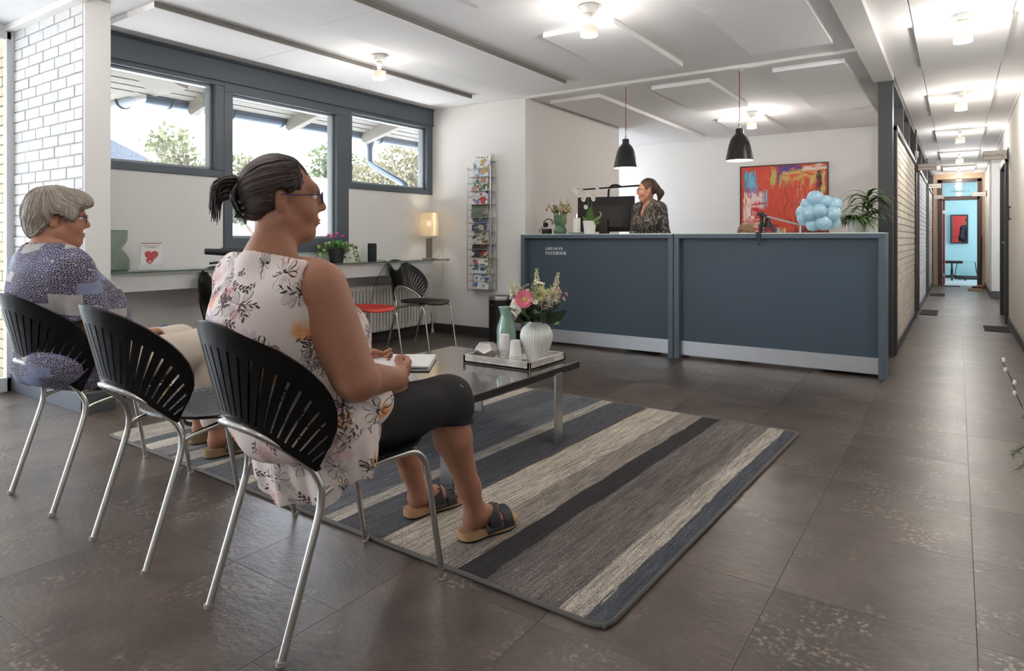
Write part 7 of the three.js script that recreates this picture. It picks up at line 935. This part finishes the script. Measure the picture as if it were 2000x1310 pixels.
// ---------------------------------------------------------------- rollator and toy behind the women
{
  const t = thing('rollator', 'folded grey rollator with black handles standing behind the woman in floral top', 'rollator', [-3.62, 0.012, -2.38], -0.75);
  for (const s of [-1, 1]) { part(t, 'frame', tube([[s * 0.22, 0.06, 0.22], [s * 0.22, 0.5, 0.05], [s * 0.22, 0.88, -0.08], [s * 0.22, 0.96, -0.06], [s * 0.22, 0.985, 0.0]], 0.011, 40, 10), M.steel); part(t, 'rear_leg', tube([[s * 0.22, 0.55, 0.03], [s * 0.22, 0.3, -0.15], [s * 0.22, 0.06, -0.25]], 0.010, 20, 8), M.steel); part(t, 'grip', taper([[s * 0.22, 0.985, -0.03], [s * 0.22, 0.99, 0.05], [s * 0.22, 0.995, 0.15]], [0.016, 0.02, 0.017], 12, 12), M.black); part(t, 'brake_lever', tube([[s * 0.2, 0.985, 0.0], [s * 0.2, 0.94, 0.05], [s * 0.2, 0.925, 0.13]], 0.006, 16, 8), M.black); part(t, 'clamp', ball(0.02, s * 0.22, 0.985, -0.02), M.black); for (const z of [0.22, -0.25]) part(t, 'wheel', new THREE.TorusGeometry(0.052, 0.012, 10, 28).rotateY(Math.PI / 2).translate(s * 0.22, 0.064, z), M.rubber); }
  part(t, 'cross_bar', [bar([-0.22, 0.5, 0.05], [0.22, 0.5, 0.05], 0.009), bar([-0.22, 0.88, -0.08], [0.22, 0.88, -0.08], 0.007)], M.steel); part(t, 'seat', rbox(-0.2, 0.2, 0.52, 0.54, -0.1, 0.12, 0.008), M.black);
  const b = thing('bead_maze', 'wooden toy with blue and red bent wires behind the chairs', 'toy', [-4.28, 0, -2.3]); part(b, 'base', rbox(-0.16, 0.16, 0.30, 0.33, -0.12, 0.12, 0.008), mat('#c59a63', 0.6)); part(b, 'leg', [[-0.14, -0.1], [0.14, -0.1], [-0.14, 0.1], [0.14, 0.1]].map(([x, z]) => cyl(0.015, 0.015, 0, 0.30, 12, x, z)), mat('#c59a63', 0.6));
  const wire = (p, c) => part(b, 'wire', tube(p, 0.0035, 50, 8), mat(c, 0.4)); wire([[-0.12, 0.33, 0.05], [-0.10, 0.46, 0.04], [-0.04, 0.51, 0.0], [0.03, 0.46, -0.03], [0.06, 0.33, -0.05]], '#3c6ea3'); wire([[-0.06, 0.33, -0.08], [-0.02, 0.44, -0.06], [0.05, 0.50, -0.04], [0.10, 0.45, -0.06], [0.05, 0.39, -0.07], [0.1, 0.33, -0.09]], '#b23a3c'); wire([[0.0, 0.33, 0.08], [0.05, 0.43, 0.02], [0.13, 0.44, -0.05], [0.14, 0.33, -0.08]], '#b8453a'); for (const [x, y, z, c] of [[-0.1, 0.36, 0.045, '#e0b93c'], [0.05, 0.36, -0.05, '#3b9a56'], [0.09, 0.36, -0.085, '#3c6ea3']]) part(b, 'bead', ball(0.014, x, y, z), mat(c, 0.4));
}
// ---------------------------------------------------------------- corridor: signs, switches, mats, shoes, plant, blue room
{
  const sign = (name, label, txt, at, side, w, h) => { const t = thing(name, label, 'sign', at); const x0 = side > 0 ? 0 : -w, x1 = side > 0 ? w : 0; part(t, 'plate', rbox(x0, x1, -h / 2, h / 2, -0.008, 0.008, 0.002), mat('#cfc8bf', 0.4)); const face = canvasTex(256, 96, (c, W, H) => { c.fillStyle = '#d3ccc4'; c.fillRect(0, 0, W, H); c.fillStyle = '#5c5855'; c.font = '44px sans-serif'; c.textAlign = 'center'; c.textBaseline = 'middle'; c.fillText(txt, W / 2, H / 2); }, false); part(t, 'sign_face', new THREE.PlaneGeometry(w - 0.006, h - 0.008).translate((x0 + x1) / 2, 0, 0.0085), mat('#ffffff', 0.45, { map: face })); part(t, 'border', [rbox(x0, x1, h / 2 - 0.004, h / 2, -0.009, 0.0095), rbox(x0, x1, -h / 2, -h / 2 + 0.004, -0.009, 0.0095), rbox(x0, x0 + 0.004, -h / 2, h / 2, -0.009, 0.0095), rbox(x1 - 0.004, x1, -h / 2, h / 2, -0.009, 0.0095)], mat('#4a4644', 0.5)); part(t, 'bracket', [rbox(side > 0 ? -0.012 : 0, side > 0 ? 0 : 0.012, -h / 2 - 0.02, h / 2 + 0.03, -0.012, 0.012, 0.002), bar([side > 0 ? 0 : -0.0, h / 2 + 0.012, 0], [side > 0 ? w * 0.1 : -w * 0.1, h / 2 + 0.012, 0], 0.004)], M.slateDark); };
  sign('door_sign', 'grey sign reading Behandling 1 standing out from the right wall', 'Behandling 1', [XR - 0.014, 2.14, -10.35], -1, 0.25, 0.115);
  sign('door_sign', 'grey sign reading Behandling 2 standing out from the dark post on the left', 'Behandling 2', [XP + 0.043, 2.05, -10.5], 1, 0.215, 0.09);
  sign('door_sign', 'grey sign behind Behandling 2, on the second corridor post', 'Behandling 3', [XP + 0.043, 2.055, -14.45], 1, 0.205, 0.085);
  sign('door_sign', 'farthest grey sign on the left, beside the blue fanlight', 'Behandling 4', [XP + 0.043, 2.01, -17.5], 1, 0.2, 0.085);
  sign('door_sign', 'grey sign on the right wall before the blue fanlight', 'Behandling 6', [XR - 0.034, 2.02, -17.0], -1, 0.25, 0.085);
  const font = await new FontLoader().loadAsync('fonts/droid/droid_sans_regular.typeface.json'); const g = new TextGeometry('Behandling 5', { font, size: 0.042, depth: 0.001, curveSegments: 3 }); g.translate(-0.12, 2.15, ZE - 0.043); solid('fanlight_lettering', g, mat('#54585a', 0.5), 'dark lettering reading Behandling 5 on the fanlight pane', 'lettering');
  const sw = (x, z, y, label) => { const t = thing('light_switch', label, 'switch', [x, y, z]); part(t, 'plate', rbox(-0.04, 0.04, -0.04, 0.04, 0, 0.012, 0.003), M.white); part(t, 'rocker', rbox(-0.022, 0.022, -0.026, 0.026, 0.01, 0.016, 0.002), M.whiteGloss); };
  sw(XP - 0.045, -7.059, 1.055, 'white light switch on the dark post beside the counter'); sw(XP - 0.04, -10.449, 1.05, 'white light switch on the second dark post of the corridor'); sw(XP - 0.04, -14.399, 1.05, 'white light switch on the far dark post of the corridor');
  const sm = thing('smoke_alarm', 'round white alarm on the partition rail behind the sign', 'alarm', [XP + 0.03, 2.19, -10.15]); part(sm, 'housing', lathe([[0, 0], [0.05, 0], [0.05, 0.02], [0.038, 0.034], [0, 0.036]], 28).rotateZ(-Math.PI / 2), M.white); part(sm, 'sounder', cyl(0.012, 0.012, 0.03, 0.04, 16).rotateZ(-Math.PI / 2), M.grey);
  const rub = mat('#34302f', 0.95, bumpy(tex(128, 128, (u, v) => Math.abs(Math.sin(u * 40 * Math.PI)) * Math.abs(Math.sin(v * 40 * Math.PI)), false), 0.4, 0.003));
  const door = (label, x0, x1, z0, z1) => { const t = thing('doormat', label, 'mat', [(x0 + x1) / 2, 0, (z0 + z1) / 2]), w = (x1 - x0) / 2, d = Math.abs(z1 - z0) / 2; part(t, 'pile', rbox(-w + 0.02, w - 0.02, 0.001, 0.009, -d + 0.02, d - 0.02, 0.003), rub); part(t, 'rim', [rbox(-w, w, 0.0005, 0.006, -d, -d + 0.022, 0.002), rbox(-w, w, 0.0005, 0.006, d - 0.022, d, 0.002), rbox(-w, -w + 0.022, 0.0005, 0.006, -d, d, 0.002), rbox(w - 0.022, w, 0.0005, 0.006, -d, d, 0.002)], M.rubber); };
  door('dark doormat by the right wall before the dark door', 0.262, 0.512, -10.02, -9.44); door('grey doormat on the left of the corridor by the second post', -0.455, -0.235, -11.75, -10.95); door('far grey doormat on the left of the corridor', -0.44, -0.2, -15.4, -14.7); door('black doormat on the threshold of the blue room', -0.29, 0.05, -18.0, -17.75);
  for (const [x, z, r, label] of [[0.36, -17.0, 0.2, 'brown shoe nearest the wall at the end of the corridor'], [0.43, -17.1, -0.1, 'brown shoe beside its pair at the end of the corridor']]) { const t = thing('shoe', label, 'shoe', [x, 0, z], r + 1.1); part(t, 'upper', muv(nets(join([bone([0, 0.06, 0.10], [0, 0.05, -0.08], 0.042, 0.034), bone([0, 0.09, 0.1], [0, 0.06, 0.02], 0.03, 0.034)], 0.03), [-0.08, 0.012, -0.16], [0.08, 0.15, 0.17], 0.008)), mat('#6d5240', 0.7)); part(t, 'sole', rbox(-0.04, 0.04, 0, 0.02, -0.12, 0.145, 0.009), mat('#c9b59c', 0.8)); }
  const tr = thing('shoe_tray', 'low pale tray lying by the shoes at the end of the corridor', 'tray', [0.31, 0, -16.75]); part(tr, 'base', rbox(-0.13, 0.13, 0, 0.012, -0.12, 0.12, 0.004), mat('#b5a08b', 0.7)); part(tr, 'rim', [rbox(-0.13, 0.13, 0.008, 0.035, -0.12, -0.105, 0.004), rbox(-0.13, 0.13, 0.008, 0.035, 0.105, 0.12, 0.004)], mat('#b5a08b', 0.7));
  const pp = thing('corridor_plant', 'green pot plant in the side passage, leaves showing past the door', 'plant', [0.92, 0, -13.6]), R = rng(61); part(pp, 'pot', lathe([[0, 0], [0.14, 0], [0.17, 0.3], [0.16, 0.3], [0, 0.28]], 28), M.white); part(pp, 'stem', bar([0, 0.25, 0], [0, 0.9, 0], 0.012), mat('#6d5a3f', 0.9)); for (let i = 0; i < 26; i++) { const a = i * 2.4; part(pp, 'leaf', aim(blade(0.34 + R() * 0.12, 0.045, -1.0, 0.2, 8, 0.8), [Math.cos(a), 0.3 + R() * 0.6, Math.sin(a)], [0, 0.45 + i * 0.018, 0], R() * 2), leafM(['#44633a', '#5a7a48'][i % 2])); }
  const fh = thing('pull_bar', 'tall dark pull handle on the right wall near the doorway', 'wall fitting', [XR, 1.39, -9.95]); part(fh, 'bar', rbox(-0.035, -0.015, -0.09, 0.09, -0.012, 0.012, 0.005), M.slateDark); part(fh, 'fixing', [rbox(-0.03, 0, 0.06, 0.08, -0.008, 0.008, 0.002), rbox(-0.03, 0, -0.08, -0.06, -0.008, 0.008, 0.002)], M.slateDark);
  const bp = thing('door_brush', 'long black pole leaning beside the open doorway at the corridor end', 'pole', [0.44, 0, -18.12]); part(bp, 'pole', bar([0, 0.30, 0], [0.015, 1.12, -0.03], 0.010), M.black); part(bp, 'foot', [bar([0, 0, 0.01], [0, 0.31, 0], 0.006), cyl(0.018, 0.012, 0, 0.03, 12, 0, 0.01)], M.rubber);
  // blue room
  const zr = -21.6, m = thing('wall_mirror', 'black framed mirror on the pale blue wall at the corridor end', 'mirror', [0.04, 1.34, zr + 0.04], 0.118); part(m, 'glass', rbox(-0.17, 0.17, -0.36, 0.36, 0, 0.004, 0.001), mat('#f2f2f2', 0.02, { metalness: 1 })); part(m, 'frame', [rbox(-0.2, 0.2, 0.36, 0.39, -0.012, 0.018, 0.003), rbox(-0.2, 0.2, -0.39, -0.36, -0.012, 0.018, 0.003), rbox(-0.2, -0.17, -0.36, 0.36, -0.012, 0.018, 0.003), rbox(0.17, 0.2, -0.36, 0.36, -0.012, 0.018, 0.003)], mat('#1f1c1c', 0.4));
  const d = structure('door_5'); part(d, 'door_frame', [rbox(0.58, 0.64, 0, 2.06, -18.38, -18.325, 0.003), rbox(1.5, 1.56, 0, 2.06, -18.38, -18.325, 0.003), rbox(0.58, 1.56, 2.0, 2.06, -18.38, -18.325, 0.003)], M.slateDark); part(d, 'door_leaf', rbox(0.64, 1.5, 0.01, 2.0, -18.36, -18.333, 0.003), mat('#b02420', 0.4));
  const s = thing('saddle_stool', 'black swivel stool on castors in the pale blue room', 'stool', [-0.12, 0, -20.6]); part(s, 'seat', rbox(-0.24, 0.24, 0.44, 0.51, -0.16, 0.16, 0.03, 4), M.black); part(s, 'column', [cyl(0.03, 0.03, 0.1, 0.3), cyl(0.02, 0.02, 0.3, 0.45)], M.black); for (let k = 0; k < 5; k++) { const a = k * 1.2566 + 0.3; part(s, 'base_arm', taper([[0, 0.12, 0], [Math.cos(a) * 0.16, 0.1, Math.sin(a) * 0.16], [Math.cos(a) * 0.3, 0.075, Math.sin(a) * 0.3]], [0.024, 0.018, 0.013], 8, 8), M.black); part(s, 'castor', [ball(0.032, Math.cos(a) * 0.3, 0.033, Math.sin(a) * 0.3, 0.8, 1, 1, 12, 10)], M.rubber); }
  const ch = thing('wire_stool', 'thin black framed low table behind the swivel stool in blue room', 'table', [0.19, 0, -21.2]); part(ch, 'top', rbox(-0.19, 0.19, 0.47, 0.485, -0.17, 0.17, 0.004), mat('#8fb5ba', 0.6)); for (const sz of [-1, 1]) part(ch, 'leg_loop', [bar([-0.19, 0.47, sz * 0.16], [-0.26, 0.01, sz * 0.16], 0.008), bar([0.19, 0.47, sz * 0.16], [0.26, 0.01, sz * 0.16], 0.008), bar([-0.26, 0.01, sz * 0.16], [0.26, 0.01, sz * 0.16], 0.008)], M.black);
}
// ---------------------------------------------------------------- floor vase with twigs at the right edge
{
  const t = thing('floor_vase', 'tall floor vase holding pussy willow and fir twigs at the right edge', 'vase', [0.34, 0, -2.75]); part(t, 'body', lathe([[0, 0], [0.09, 0], [0.11, 0.05], [0.12, 0.2], [0.10, 0.36], [0.06, 0.44], [0.065, 0.48], [0.06, 0.48], [0.055, 0.44], [0, 0.42]], 40), mat('#8b8780', 0.5));
  const w = thing('pussy_willow', 'bare twig with white catkins reaching in at the right edge', 'twig', [0.34, 0, -2.75]); const tw = [[0, 0.1, 0], [-0.06, 0.36, -0.1], [-0.148, 0.478, -0.25], [-0.179, 0.571, -0.25], [-0.197, 0.615, -0.245], [-0.209, 0.64, -0.24]]; part(w, 'twig', taper(tw, [0.004, 0.0035, 0.0028, 0.0022, 0.0014], 30, 6), mat('#4a3a33', 0.8)); const c = new THREE.CatmullRomCurve3(tw.map((p) => V(...p))); [0.66, 0.72, 0.80, 0.86, 0.93, 0.99].forEach((k, i) => { const p = c.getPointAt(k); part(w, 'catkin', ball(0.006, p.x + (i % 2 ? 0.005 : -0.006), p.y + 0.004, p.z + 0.002, 1, 1.6, 1, 12, 10), phys('#e9e4dd', 0.95, { sheen: 1 })); });
  const f = thing('fir_twigs', 'green fir twigs hanging over the edge at right', 'twig', [0.34, 0, -2.75]), R = rng(70), need = new THREE.CylinderGeometry(0.0003, 0.0009, 0.017, 4).translate(0, 0.0085, 0);
  for (const p of [[[0, 0.3, 0], [-0.06, 0.50, 0.05], [-0.15, 0.47, 0.22], [-0.21, 0.452, 0.36]], [[0, 0.3, 0], [-0.05, 0.47, 0.05], [-0.14, 0.43, 0.23], [-0.2, 0.415, 0.37]], [[0, 0.3, 0], [-0.05, 0.55, 0.05], [-0.13, 0.55, 0.2], [-0.178, 0.55, 0.3]]]) { const g = new THREE.Group(); g.name = 'fir_twig'; f.add(g); const cc = new THREE.CatmullRomCurve3(p.map((q) => V(...q))), list = []; for (let i = 0; i < 90; i++) { const k = 0.45 + 0.55 * i / 90, q = cc.getPointAt(k), tn = cc.getTangentAt(k), sd = V(R() - 0.5, R() - 0.5, R() - 0.5).cross(tn).normalize(); list.push(aim(need, tn.clone().multiplyScalar(0.6).add(sd).toArray(), q.toArray())); } part(g, 'twig', tube(p, 0.0016, 24, 5), mat('#6b5a44', 0.9)); const nd = part(g, 'needles', list, leafM('#55733f')); nd.userData.kind = 'stuff'; }
}
scene.traverse((o) => { if (o.isMesh) { o.castShadow = true; o.receiveShadow = true; } });
renderer.render(scene, camera);
